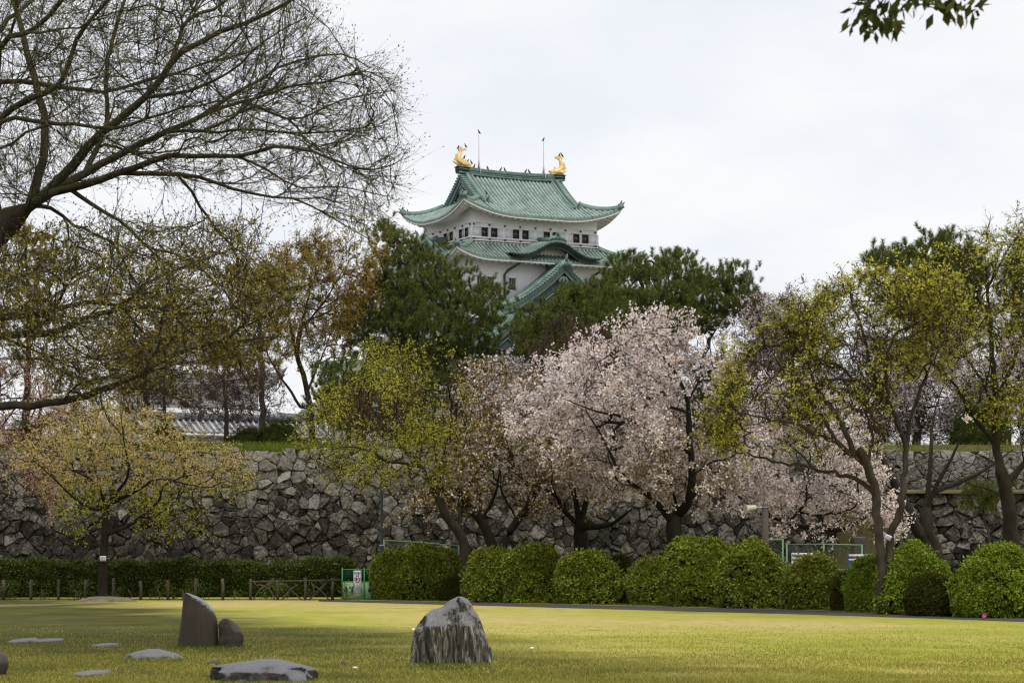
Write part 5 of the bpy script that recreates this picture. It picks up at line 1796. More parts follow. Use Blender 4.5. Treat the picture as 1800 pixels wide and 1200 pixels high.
d = 86.0
o_ = np.array(((1345 - 900) / F * d, d, 0))
zt_ = EYE + (HV - 887) / F * d
m = MB()
m.tube([(0, 0, -0.1), (0, 0, zt_ - 0.02), (0, 0, zt_)], [0.125, 0.118, 0.105], 14)
sp = m.build("speaker_post", M["post_wood"], None, (0, 0, 0), smooth=True, sharp=40)
sp.location = o_
tag(sp, "round wooden post standing behind the bushes below the cherry branch", "post")
hr = thing("horn_speaker", "cream horn loudspeaker on top of the wooden post", "loudspeaker", (o_[0] - 0.35, o_[1] - 0.1, zt_ - 0.10))
m = MB()
ax_ = np.array((-0.93, -0.30, -0.12))
pr = [(0.10, 0.06), (-0.02, 0.07), (-0.03, 0.085), (0.10, 0.10), (0.25, 0.115), (0.32, 0.15), (0.36, 0.19), (0.37, 0.185), (0.33, 0.14), (0.25, 0.10)]
m.tube([ax_ * 0.0, ax_ * 0.12, ax_ * 0.30, ax_ * 0.38, ax_ * 0.40], [0.095, 0.105, 0.125, 0.165, 0.185], 16, cap=False)
m.tube([ax_ * 0.399, ax_ * 0.36, ax_ * 0.20], [0.182, 0.155, 0.06], 16)
m.tube([ax_ * 0.0, ax_ * -0.01], [0.095, 0.06], 16)
m.build("horn", M["horn_plastic"], hr, smooth=True, sharp=40)
m = MB()
m.tube([ax_ * 0.0, (0.22, 0.06, 0.02), (0.36, 0.08, 0.02)], 0.028, 8)
m.tube([(0.20, 0.1, 0.02), (0.48, 0.1, 0.02)], 0.02, 8)
m.build("bracket", M["steel"], hr, smooth=True)
m = MB()
cz = 0.02
a = np.arange(25) / 24 * 2 * math.pi
m.tube(np.stack((0.35 + 0.128 * np.cos(a), 0.1 + 0.128 * np.sin(a), np.full(25, cz)), -1), 0.014, 6, cap=False)
m.build("clamp", M["steel"], hr)

def park_fence(label, us, vtops, vbot, d0, d1, mat="green_paint_soft"):
    """posts with a top rail and chain-link, read at columns us"""
    n = len(us)
    pts = [P(u, v, d0 + (d1 - d0) * i / max(1, n - 1)) for i, (u, v) in enumerate(zip(us, vtops))]
    o = np.array((pts[0][0], pts[0][1], 0))
    root = thing("chain_link_fence", label, "fence", tuple(o))
    for p in pts:
        m = MB()
        m.tube([np.array((p[0], p[1], -0.05)) - o, p - o + np.array((0, 0, 0.03))], 0.035, 8)
        m.build("post", M[mat], root)
    m = MB()
    for off in (0, -0.95):
        m.tube([p - o + np.array((0, 0, off)) for p in pts], 0.026, 8)
    m.build("rail", M[mat], root)
    m = MB()
    for a, b in zip(pts, pts[1:]):
        L = np.linalg.norm((b - a)[:2])
        k = int(L / 0.13)
        for i in range(-8, k + 1):
            for s2 in (0, 1):
                i0, i1 = (i, i + 7) if s2 == 0 else (i + 7, i)
                f0, f1 = np.clip(i0 / k, 0, 1), np.clip(i1 / k, 0, 1)
                if f0 == f1:
                    continue
                z0_, z1_ = (-0.95, 0)
                q0, q1 = a + (b - a) * f0, a + (b - a) * f1
                # keep the wire at its slope when the panel ends
                fa, fb = (f0 - i0 / k) / ((i1 - i0) / k), (f1 - i0 / k) / ((i1 - i0) / k)
                m.tube([q0 - o + np.array((0, 0, z0_ + (z1_ - z0_) * fa)), q1 - o + np.array((0, 0, z0_ + (z1_ - z0_) * fb))], 0.006, 3, cap=False)
    m.build("wire_mesh", M["mesh_wire"], root)
    return root
park_fence("green pipe fence rising above the left round bushes beside the lamp post", [675, 740, 806], [949, 953, 959], 0, 98, 97)
park_fence("taller green chain link fence section behind the wooden speaker post", [1309, 1326, 1376], [948, 948.5, 948], 0, 92.5, 92)
park_fence("low green chain link fence behind the bushes beside the white barriers", [1383, 1448, 1515], [956.5, 956, 957.5], 0, 92, 91)
for i, (u0, u1, v, dd, lab) in enumerate(((1392, 1440, 973.5, 90, "white pipe barrier under the green chain link fence"), (1492, 1532, 976, 89, "white and blue road barrier left of the twin grey tree stems"))):
    o = P((u0 + u1) / 2, v, dd); o[2] = 0
    root = thing("road_barrier", lab, "barrier", tuple(o))
    w = (u1 - u0) / F * dd / 2
    z = EYE + (HV - v) / F * dd
    for k, zz_ in enumerate((z, z - 0.16)):
        m = MB()
        m.tube([(-w, 0, zz_), (w, 0, zz_)], 0.05, 10)
        m.build("bar", M["barrier_white"], root)
    for s2 in (-1, 1):
        m = MB()
        m.tube([(s2 * w * 0.93, 0.1, z + 0.05), (s2 * w * 0.85, -0.25, 0)], 0.045, 8)
        m.tube([(s2 * w * 0.93, 0.1, z + 0.05), (s2 * w * 0.95, 0.35, 0)], 0.045, 8)
        m.build("leg", M["barrier_blue" if i and s2 < 0 else "barrier_white"], root)
# grey stone post near the barriers
m = MB()
d = 91
m.box((0, 0, (EYE + (HV - 942) / F * d) / 2), (0.52, 0.4, EYE + (HV - 942) / F * d), 0.2)
st = m.build("stone_post", M["boulder_stone"], None)
st.location = ((1519 - 900) / F * d, d + 1.5, 0)
bv = st.modifiers.new("bevel", 'BEVEL'); bv.width = 0.06; bv.segments = 2
tag(st, "square grey stone post behind the road barrier under the cherry", "stone post")

# ---------------------------------------------------------------- stones on the lawn
d = GD(1136)
rock_mesh("standing_stone", [(1142, 311, 383.5), (1136, 311.5, 383.5), (1120, 314, 383.4), (1100, 317, 383), (1088, 318.5, 382), (1080, 319.3, 379.5), (1072, 320, 376), (1064, 320.7, 370), (1056, 321.5, 362), (1050, 322.4, 352), (1045, 323.4, 341), (1041.5, 324.5, 330)], 0.30, M["slab_stone"], d, "upright brown stone slab with a curved sloping top", "stone", 5, amp=0.012, freq=3, nseg=32)
rock_mesh("boulder", [(1142, 384.5, 423), (1136, 384.5, 425), (1125, 384, 428), (1112, 384, 426), (1104, 384.2, 421), (1096, 384.5, 415), (1090, 387, 408.5), (1086.5, 392, 402)], 0.42, M["boulder_stone"], d - 0.1, "small dark brown boulder leaning beside the curved stone slab", "boulder", 6, amp=0.06, freq=5)
d = GD(1166)
rock_mesh("standing_rock", [(1176, 731, 862), (1166, 732, 863), (1150, 733, 862), (1135, 734, 859), (1120, 735, 853), (1106, 738, 847), (1092, 744, 842), (1080, 752, 837), (1075, 757, 834), (1070, 766, 831), (1066, 779, 829), (1060, 785, 827), (1055, 790, 823), (1050, 799, 817), (1048, 804, 811)], 0.75, M["standing_rock"], d, "jagged upright streaked grey rock in the middle of the lawn", "rock", 12, amp=0.13, freq=6.5, nseg=72, vert=True)
rock_mesh("flat_boulder", [(1206, 379, 548), (1196, 376, 550), (1187, 375, 549), (1178, 376.5, 544), (1172, 384, 536), (1167, 398, 526), (1162.5, 425, 508), (1159, 450, 490)], 1.1, M["flat_rock"], GD(1196), "large flat dark boulder with a pale top at the bottom edge", "boulder", 15, amp=0.10, freq=4, nseg=48)
rock_mesh("low_rock", [(1164, 214, 312), (1157, 216, 314), (1151, 224, 308), (1147, 236, 300), (1144, 245, 292), (1141, 256, 280)], 0.9, M["stepping_stone"], GD(1156), "low grey rock with a humped top left of the flat boulder", "rock", 18, amp=0.13, freq=4, nseg=36)
rock_mesh("dark_boulder", [(1196, -60, 6), (1180, -62, 10), (1165, -60, 12), (1152, -56, 9), (1146, -48, 5), (1141, -36, -6)], 0.6, M["boulder_stone"], GD(1186), "dark boulder cut off by the left edge of the picture", "boulder", 19, amp=0.04, freq=5)
SG = "pale flat stepping stones set in the grass"
def stepping(u0, u1, v0, v1, lab, seed):
    a, b = G((u0 + u1) / 2, v1), G((u0 + u1) / 2, v0 + (v1 - v0) * 0.2)
    c = (a + b) / 2
    w, dp = (u1 - u0) / 2 / F * c[1], max(0.25, (b[1] - a[1]) / 2)
    r = np.random.default_rng(seed)
    k = 22
    an = np.arange(k) / k * 2 * math.pi
    rad = 1 + 0.09 * np.sin(2 * an + r.uniform(0, 6)) + 0.06 * np.sin(5 * an + r.uniform(0, 6))
    m = MB()
    V = []
    for f, z in ((1.03, -0.05), (1.0, 0.018), (0.93, 0.034), (0.5, 0.040)):
        V.append(np.stack((w * rad * f * np.cos(an), dp * rad * f * np.sin(an), np.full(k, z) + (r.normal(0, 0.006, k) if z > 0.06 else 0)), -1))
    V = np.concatenate(V + [np.array([[0, 0, 0.040]])])
    j = np.arange(k)
    m.add(V, [np.concatenate([np.stack((q * k + j, q * k + (j + 1) % k, (q + 1) * k + (j + 1) % k, (q + 1) * k + j), -1) for q in range(3)]), np.stack((3 * k + j, 3 * k + (j + 1) % k, np.full(k, 4 * k)), -1)])
    o = m.build("stepping_stone", M["stepping_stone"], None, (0, 0, 0), smooth=True, sharp=40)
    o.location = c
    tag(o, lab, "stepping stone", SG)
stepping(22, 62, 1121, 1130, "pale flat stepping stone, larger of the touching pair at left", 1)
stepping(63, 108, 1122, 1129, "thin flat stepping stone touching the right side of a larger one", 2)
stepping(167, 205, 1131, 1137, "small pale stepping stone lying alone behind the low grey rock", 3)
stepping(134, 191, 1178, 1188, "pale stepping stone nearest the camera left of the flat boulder", 4)
def small_stone(name, u, v, w, h, mat, lab, cat, seed):
    r = np.random.default_rng(seed)
    c = G(u, v)
    s_ = w / 2 / F * c[1]
    bm_ = MB()
    th, ph = np.meshgrid(np.arange(13) / 12 * 2 * math.pi, np.linspace(-0.3, 1, 6) * math.pi / 2)
    V = np.stack((np.cos(ph) * np.cos(th), np.cos(ph) * np.sin(th) * 0.8, np.sin(ph) * h / w * 2), -1)
    sh = V.shape
    V = (V.reshape(-1, 3) * lumpy(V.reshape(-1, 3), 2.2, 0.14, seed)[:, None]).reshape(sh) * s_
    V[:, -1] = V[:, 0]
    bm_.grid(V)
    o = bm_.build(name, mat, None, (0, 0, 0), smooth=True)
    o.location = c
    tag(o, lab, cat)
    return o
small_stone("small_stone", 604, 1167, 13, 7, M["boulder_stone"], "small brown stone in the grass right of the flat boulder", "stone", 31)
small_stone("small_stone", 866, 1181, 9, 5, M["boulder_stone"], "small brown stone in the grass right of the standing rock", "stone", 32)
small_stone("small_stone", 376, 1167, 22, 8, M["boulder_stone"], "low brown stone tucked behind the left end of the flat boulder", "stone", 33)
small_stone("paper_scrap", 624, 1173.5, 13, 3.5, M["paper_white"], "white scrap of paper on the grass beside the small brown stone", "litter", 34)
small_stone("paper_scrap", 727, 1106.5, 6, 3, M["paper_white"], "tiny white scrap on the grass left of the standing rock", "litter", 35)
small_stone("paper_scrap", 934, 1139, 8, 3, M["paper_white"], "tiny white scrap on the grass well right of the standing rock", "litter", 36)
small_stone("paper_scrap", 1386, 1066, 11, 9, M["paper_white"], "white crumpled bag at the foot of the bushes by the speaker post", "litter", 37)
# the pink azalea flower low on the right-hand bush
fc = G(1730, 1089); fc[2] = EYE + (HV - 1081) / F * fc[1]
fl_ = thing("azalea_flower", "single bright pink flower at the foot of the right edge bush", "flower", tuple(fc))
m = MB()
for k in range(6):
    an = k / 6 * 2 * math.pi
    dv = np.array((math.cos(an), -0.35, math.sin(an)))
    sd_ = np.array((-math.sin(an), 0, math.cos(an)))
    m.add([np.zeros(3), dv * 0.04 + sd_ * 0.026, dv * 0.065, dv * 0.04 - sd_ * 0.026], [[(0, 1, 2, 3)]])
m.build("petals", M["flower_pink"], fl_)
m = MB()
m.tube([(0, 0, 0), (0.02, 0.1, -0.05), (0.0, 0.25, -0.1)], 0.006, 5)
m.build("stalk", M["bank_soil"], fl_)

# ---------------------------------------------------------------- grass
def blades(n, zone, mat, hgt, wid, name, kind="stuff"):
    p = zone(n)
    n = len(p)
    a = rng.uniform(0, 2 * math.pi, n)
    sd_ = np.stack((np.cos(a), np.sin(a), 0 * a), -1)
    ln = np.stack((rng.normal(0, 0.5, n), rng.normal(0, 0.5, n), np.ones(n)), -1)
    h = hgt * rng.uniform(0.5, 1.3, (n, 1))
    V = np.stack((p - sd_ * wid / 2, p + sd_ * wid / 2, p + ln * h), 1)
    m = MB()
    m.add(V.reshape(-1, 3), [np.arange(n * 3).reshape(-1, 3)])
    return struct(m.build(name, M[mat], None), kind)
def lawn_zone(n):
    # even in the picture rather than on the ground: near turf shows single blades, far turf only texture
    d = 1 / (1 / 62.0 + (1 / 29.0 - 1 / 62.0) * np.sqrt(rng.random(n)))
    x = rng.uniform(-1, 1, n) * (d * 0.235 + 0.5)
    edge = np.interp((x / d) * F + 900, [0, 830, 1200, 1500, 1800], [88, 84, 72, 66, 58])
    k = d < edge
    p = np.stack((x, d, 0 * d), -1)[k]
    cl = clumps(p, 2.2, 7) + rng.normal(0, 0.9, len(p))
    return p[cl > -1.2]
blades(210000, lawn_zone, "grass_blade", 0.036, 0.011, "lawn_grass")
def rough_zone(n):
    # greener tufts left standing round the stones and along the bushes
    o = []
    for u0, u1, v, nn_ in ((305, 432, 1137, 700), (735, 866, 1168, 1000), (374, 552, 1198, 900), (214, 318, 1157, 400)):
        uu = rng.uniform(u0, u1, nn_)
        vv = v + rng.normal(0, 3.5, nn_)
        dd = GD(1) * 0 + F * EYE / (vv - HV)
        o.append(np.stack(((uu - 900) / F * dd, dd, 0 * dd), -1))
    for us_, vs_ in (((560, 830, 1100, 1400, 1800), (1053.0, 1057.6, 1063.5, 1070.6, 1084)),):
        uu = rng.uniform(600, 1800, 9000)
        vv = np.interp(uu, us_, vs_) - rng.uniform(0, 2.2, 9000)
        dd = F * EYE / (vv - HV)
        o.append(np.stack(((uu - 900) / F * dd, dd, 0 * dd), -1))
    return np.concatenate(o)
blades(0, lambda n: rough_zone(n), "grass_green", 0.055, 0.014, "grass_tufts")
def bank_zone(n):
    x = np.where(rng.random(n) < 0.75, rng.uniform(-34, -9.0, n), rng.uniform(-9, 34, n))
    y = WALL_D + 1.75 + rng.random(n) ** 1.5 * 3.5
    return np.stack((x, y, np.interp(y, (WALL_D + 1.7, WALL_D + 2.6, WALL_D + 4, WALL_D + 12), (TZ - 0.35, TZ - 0.15, TZ + 0.25, TZ + 0.3))), -1)
blades(16000, bank_zone, "grass_green", 0.26, 0.035, "bank_grass")

# ---------------------------------------------------------------- the big bare zelkova at the left
Z0 = 43.0
zb = np.array(P(-190, 1000, Z0)); zb[2] = 0
zelk = thing("zelkova_tree", "huge spreading bare tree with budding twigs filling the upper left", "tree", tuple(zb))
zs = Skel(0.32, 120000)
def zl_(pts, r0, r1, dd, bare=0.0, par=None, d0=None):
    zs.limb(px(pts, d0 or Z0, dd, 0.12), r0, r1, par, bare, 0.02)
zs.limb(np.vstack((zb - np.array((0, 0, 0.2)), P(-185, 1150, Z0), px([(-170, 900), (-150, 760), (-130, 640), (-100, 520), (-50, 440), (20, 385)], Z0, 0))), 0.52, 0.27, None, 0.4, 0.02)
LIMBS = [
    ([(20, 385), (80, 345), (120, 332), (208, 306), (296, 276), (416, 276), (480, 258), (548, 264), (624, 296), (690, 290)], 0.15, 0.015, -2.0),
    ([(208, 306), (275, 306), (348, 312), (440, 340), (516, 348), (576, 380), (648, 420)], 0.085, 0.014, 1.5),
    ([(20, 385), (90, 340), (148, 304), (240, 256), (352, 204), (412, 166), (464, 136), (520, 108), (600, 95), (650, 120)], 0.15, 0.014, 2.5),
    ([(352, 204), (424, 180), (480, 200), (532, 208), (600, 176), (690, 160)], 0.065, 0.013, 1.0),
    ([(60, 355), (130, 290), (180, 232), (256, 172), (300, 112), (344, 76), (432, 40), (504, 4), (560, -50)], 0.17, 0.035, -2.5),
    ([(300, 112), (315, 70), (332, 36), (400, 0), (470, -70)], 0.075, 0.03, 1.5),
    ([(40, 375), (76, 280), (80, 224), (62, 140), (40, 60), (15, -40), (0, -140)], 0.15, 0.05, 2.0),
    ([(-30, 420), (-10, 300), (0, 208), (80, 164), (110, 140), (132, 72), (190, 0), (230, -80)], 0.13, 0.04, -1.5),
    ([(150, 300), (188, 215), (186, 128), (200, 60), (218, 0), (240, -120)], 0.09, 0.035, 3.0),
    ([(-60, 240), (0, 146), (88, 152), (180, 160), (280, 136), (370, 110), (440, 90)], 0.10, 0.013, 3.0),
    ([(-60, 300), (0, 216), (60, 214), (128, 218), (200, 224), (290, 200), (380, 178)], 0.09, 0.012, -3.0),
    ([(-80, 190), (0, 85), (60, 50), (110, 0), (160, -60)], 0.10, 0.05, -2.0),
    ([(-60, 120), (0, 50), (50, 10), (90, -40)], 0.09, 0.04, 3.0),
    ([(256, 172), (330, 160), (400, 130), (470, 70), (540, 30)], 0.06, 0.012, -2.0),
    ([(240, 256), (300, 232), (380, 232), (450, 230), (540, 235), (640, 225)], 0.055, 0.012, -2.5),
    ([(112, 338), (160, 358), (208, 388), (276, 440), (320, 450), (384, 498), (430, 520)], 0.075, 0.015, -1.5),
    ([(60, 355), (88, 366), (132, 396), (160, 406), (224, 438), (288, 462)], 0.075, 0.014, 2.0),
    ([(416, 276), (470, 300), (530, 330), (600, 330), (680, 345)], 0.04, 0.012, 1.0),
    ([(-130, 640), (-60, 600), (0, 588), (72, 586), (132, 570), (180, 550), (260, 538), (312, 550), (372, 550), (440, 535), (490, 515)], 0.15, 0.014, -1.5),
    ([(-120, 600), (-50, 575), (0, 560), (80, 550), (152, 530), (208, 536), (248, 506), (300, 480), (340, 462), (400, 440)], 0.12, 0.013, 2.0),
    ([(208, 536), (235, 530), (290, 520), (372, 548)], 0.05, 0.013, 1.0),
    ([(220, 554), (256, 590), (304, 618), (350, 650)], 0.04, 0.012, 1.0),
    ([(-150, 760), (-80, 722), (0, 712), (52, 713), (110, 706), (152, 696), (200, 678), (238, 662), (276, 642), (310, 622), (344, 610), (384, 603), (440, 598), (490, 590)], 0.155, 0.02, -1.0),
    ([(384, 604), (405, 590), (425, 575), (470, 555), (520, 520)], 0.05, 0.012, -1.0),
    ([(384, 604), (412, 622), (425, 650), (440, 690)], 0.045, 0.012, 1.0),
    ([(-60, 610), (0, 594), (50, 612), (96, 630), (130, 645), (160, 658)], 0.05, 0.016, 1.5),
    ([(110, 704), (122, 690), (134, 676), (164, 668)], 0.045, 0.02, -0.6),
    ([(200, 676), (240, 683), (280, 686), (330, 700)], 0.03, 0.012, 0.8),
    ([(176, 702), (180, 716), (188, 732), (205, 750), (224, 776)], 0.03, 0.010, -0.5)]
for pts, r0, r1, dd in LIMBS:
    p0 = zs.pos[:zs.n]                      # start each bough at the distance of the wood it leaves
    uu = p0[:, 0] / p0[:, 1] * F + 900
    vv = HV - (p0[:, 2] - EYE) / p0[:, 1] * F
    near = int(np.argmin(np.hypot(uu - pts[0][0], vv - pts[0][1])))
    q = px(pts, float(p0[near, 1]), dd, 0.12)
    zs.limb(q, r0 * 0.70, r1 * 0.75, near, 0.0, 0.015)
UP = [(-60, -120), (560, -100), (545, 15), (600, 80), (660, 110), (690, 160), (705, 230), (702, 330), (655, 415), (600, 395), (560, 378), (480, 360), (400, 345), (320, 335), (230, 318), (150, 335), (60, 360), (-60, 360)]
LOW = [(-40, 420), (100, 400), (200, 380), (300, 395), (380, 385), (455, 392), (470, 425), (440, 455), (500, 470), (530, 510), (505, 560), (480, 610), (420, 640), (350, 650), (300, 690), (200, 700), (100, 700), (60, 640), (-40, 640)]
for poly, n, dr in ((UP, 190, 5.0), (LOW, 120, 4.5)):
    T = crown_points(poly, n, Z0, dr)
    zs.grow(T, 0.45, 0.09, 1.5, 0.0)
for poly, n, dr in ((UP, 2900, 5.2), (LOW, 1900, 4.8)):
    T = crown_points(poly, n, Z0, dr)
    zs.grow(T, 0.5, 0.06, 1.8, 0.02, 3.2)
zs.radii(0.0058, 2.55)
wood = MB()
zs.mesh(wood, 0.05)
ids = zs.fine(0.017)
lowz = zs.pos[ids][:, 2] < EYE + (HV - 372) / F * zs.pos[ids][:, 1]
idu, idl = ids[~lowz], ids[lowz]
idu = rng.choice(idu, 15000)
idl = rng.choice(idl, 8000)
bu = twigs(wood, zs.pos[idu], zs.dir[idu], 0.70, 0.0037, 0.22, 0.2, -0.06)
bl = twigs(wood, zs.pos[idl], zs.dir[idl], 0.50, 0.0046, 0.55, 0.10, 0.0)
wood.build("trunk", M["zelkova_bark"], zelk, zb, smooth=True)
f1 = MB()
c, ax = along(*bu, 2, 0.4, 1.05)
leaves(f1, c, 0.052, 0.020, ax, 0.5, 0.25)
f1.build("buds", M["bud_leaf"], zelk, zb)
f1 = MB()
c, ax = along(*bl, 4, 0.15, 1.05)
leaves(f1, c, 0.058, 0.026, ax, 0.45, 0.2)
f1.build("young_leaves", M["bud_leaf_low"], zelk, zb)

# ---------------------------------------------------------------- evergreen tree beside the camera, only its lowest spray shows
eb = np.array((6.2, 17.0, 0.0))
ev = thing("evergreen_tree", "evergreen tree whose dark leaf spray hangs in at the top right corner", "tree", tuple(eb))
es = Skel(0.25, 40000)
es.limb([eb - np.array((0, 0, 0.2)), eb + np.array((0, 0, 2)), eb + np.array((-0.2, 0, 4.5)), eb + np.array((-0.5, 0, 7.5)), eb + np.array((-0.8, 0, 10.5))], 0.34, 0.12, None, 0.5, 0.02)
es.limb([eb + np.array((-0.2, 0, 4.5)), P(2000, -90, 16.2), P(1850, -120, 15.6), P(1700, -75, 15.2), P(1600, -60, 15.0)], 0.09, 0.03, None, 0.4, 0.02)
es.limb([eb + np.array((-0.5, 0, 7.5)), (3, 19, 9.2), (-1, 22, 9.8), (-5, 25, 10.6), (-9, 27, 11)], 0.14, 0.04, None, 0.3, 0.03)
es.limb([eb + np.array((-0.5, 0, 7.0)), (2, 15, 8.4), (-2, 17, 8.6), (-7, 19, 9.2)], 0.12, 0.04, None, 0.3, 0.03)
T = np.stack((rng.uniform(-14, -1.0, 620), rng.uniform(15, 38, 620), rng.uniform(0, 4.5, 620)), -1)  # unseen crown above the view, added and spread left to shade the lawn
T[:, 2] += 1.6 + 0.262 * T[:, 1] + 0.5
T = T[T[:, 0] < 9 - 0.2 * T[:, 1]]
es.grow(T, 0.5, 0.15, 0.7)
k_ = es.pos[:es.n, 0] < 0.15 * es.pos[:es.n, 1]
k_ &= es.pos[:es.n, 1] > 9
k_[:60] &= es.pos[:60, 2] > 6
es.pos[:es.n, 2] = np.where(k_ & (np.arange(es.n) > 90), np.maximum(es.pos[:es.n, 2], 1.6 + 0.268 * es.pos[:es.n, 1]), es.pos[:es.n, 2])
spray = [(1502, 22), (1508, 40), (1518, 60), (1530, 30), (1545, 48), (1560, 55), (1575, 62), (1565, 20), (1590, 22), (1610, 12), (1578, 40), (1625, 18), (1648, 15), (1665, 22), (1690, 22), (1705, 36), (1715, 12), (1680, 6), (1540, 8), (1600, 0), (1640, 0)]
Tn = np.array([P(u, v - 14, 15.1 + rng.uniform(-.3, .3)) for u, v in spray])
es.grow(Tn, 0.5, 0.12, 0.7)
es.radii(0.006, 2.4)
wood = MB()
es.mesh(wood, 0.05)
ids = es.fine(0.016)
far_ = np.min(np.linalg.norm(es.pos[ids][:, None] - Tn[None], axis=2), axis=1) > 0.5
b = twigs(wood, es.pos[ids[far_]], es.dir[ids[far_]], 0.35, 0.004, 0.8, -0.1)
lf = MB()
c, ax = along(*b, 4)
leaves(lf, c, 0.19, 0.085, ax, 0.4)
for t_ in Tn:
    k = 9
    c = t_ + rng.normal(0, 0.035, (k, 3))
    leaves(lf, c, 0.105, 0.045, np.tile(np.array((0, 0, -1.0)), (k, 1)), 0.45)
wood.build("trunk", M["cherry_bark"], ev, eb, smooth=True)
lf.build("leaves", M["evergreen_leaf"], ev, eb)

# ---------------------------------------------------------------- trees on the lawn edge and among the bushes
def L(pts, r0, r1, d, dd=0.0, bare=0.0):
    return (px(pts, d, dd, 0.06), r0, r1, bare)
# small budding cherry at the left
d = GD(1055)
base = G(182, 1055)
A = [L([(182, 1062), (181, 1030), (182, 980), (185, 930), (186, 915), (187, 888)], 0.23, 0.155, d, 0, 0.8),
     L([(187, 890), (172, 896), (136, 880), (90, 836), (60, 810)], 0.085, 0.016, d, -3.2),
     L([(187, 888), (168, 850), (122, 825), (90, 838)], 0.07, 0.014, d, -2.6),
     L([(187, 888), (205, 865), (224, 838), (224, 808), (216, 764), (214, 730)], 0.095, 0.014, d, -2.6),
     L([(190, 885), (240, 862), (282, 842), (360, 856), (400, 845)], 0.09, 0.014, d, -3.0),
     L([(186, 945), (224, 924), (262, 898), (281, 876), (286, 855), (320, 838), (360, 830)], 0.12, 0.016, d, -2.4),
     L([(170, 850), (160, 800), (150, 760), (140, 730)], 0.04, 0.010, d, 0.5),
     L([(262, 898), (300, 905), (345, 895)], 0.03, 0.010, d, -1.0)]
tree("cherry_tree", "small cherry with yellow and pink young leaves before the hedge at left", "tree", base, A,
     [([(40, 770), (110, 725), (170, 700), (230, 712), (290, 735), (350, 775), (420, 815), (445, 835), (400, 862), (330, 868), (240, 850), (150, 850), (80, 855), (25, 820)], 620, d, 3.6),
      ([(120, 850), (260, 850), (345, 880), (365, 925), (300, 945), (245, 915), (170, 905), (130, 935), (105, 925)], 170, d, 2.6)],
     0.26, 0.0075, spray=(2.2, 0.42, 0.006, 0.75, 0.15, 0), foliage=(("leaves", "autumn_leaf", 4, 0.090, 0.052, 0.25, 0.2, lambda e: e[:, 2] > EYE + (HV - 862) / F * d), ("new_leaves", "lime_leaf", 3, 0.090, 0.048, 0.25, 0.2, lambda e: (e[:, 2] < EYE + (HV - 850) / F * d) | (rng.random(len(e)) < 0.16))))
# pinkish cherry cut off by the left edge
d = 101.0
base = np.array(P(-70, 1040, d)); base[2] = 0
tree("cherry_tree", "pinkish budding cherry cut off by the left edge behind the small cherry", "tree", base,
     [L([(-70, 1050), (-68, 960), (-60, 880)], 0.25, 0.18, d, 0, 0.7), L([(-60, 880), (-30, 800), (10, 740), (50, 690)], 0.11, 0.014, d, -1.0), L([(-60, 880), (0, 850), (60, 820)], 0.08, 0.012, d, 1.0)],
     [([(-120, 680), (-20, 640), (60, 650), (110, 690), (120, 740), (100, 790), (130, 830), (110, 880), (60, 905), (0, 900), (-120, 880)], 430, d, 3.6)],
     0.3, 0.008, spray=(2.6, 0.45, 0.006, 0.75, 0.1, 0), foliage=(("leaves", "pink_leaf", 4, 0.095, 0.055, 0.25, 0.2, 0.75), ("new_leaves", "brown_leaf", 2, 0.09, 0.045, 0.25, 0.2, 0.35)))
# yellow-green tree leaning left out of the round bushes
d = 91.5
base = np.array(P(822, 1056, d)); base[2] = 0
B = [L([(824, 1060), (820, 976), (808, 937), (784, 907), (773, 880)], 0.26, 0.185, d, 0, 0.7),
     L([(773, 880), (757, 853), (743, 824), (700, 812), (682, 812), (650, 792), (615, 785), (575, 790)], 0.115, 0.012, d, -1.8),
     L([(745, 826), (722, 800), (704, 788), (696, 742), (700, 690), (712, 640)], 0.085, 0.012, d, -0.5),
     L([(773, 880), (768, 840), (785, 780), (800, 720), (815, 680)], 0.075, 0.012, d, 1.5),
     L([(808, 937), (806, 890), (780, 863), (765, 800), (760, 720), (745, 650)], 0.085, 0.012, d, 2.0),
     L([(704, 788), (670, 740), (640, 700)], 0.05, 0.010, d, -1.0), L([(743, 824), (742, 770), (730, 700), (735, 640)], 0.06, 0.011, d, 1.0)]
tree("budding_tree", "yellow green budding tree leaning left above the round bushes", "tree", base, B,
     [([(532, 775), (545, 735), (580, 690), (632, 672), (636, 628), (690, 602), (742, 600), (792, 640), (830, 690), (836, 740), (800, 790), (740, 800), (690, 800), (640, 835), (570, 835), (525, 815)], 780, d, 3.8),
      ([(640, 800), (740, 800), (790, 820), (800, 870), (740, 850), (690, 855), (650, 860)], 90, d, 2.5)],
     0.25, 0.0075, bark="olive_bark", wob=0.2, spray=(1.75, 0.40, 0.0058, 0.8, 0.12, 0), foliage=(("leaves", "lime_leaf", 4, 0.090, 0.040, 0.3, 0.25, 0.75),))
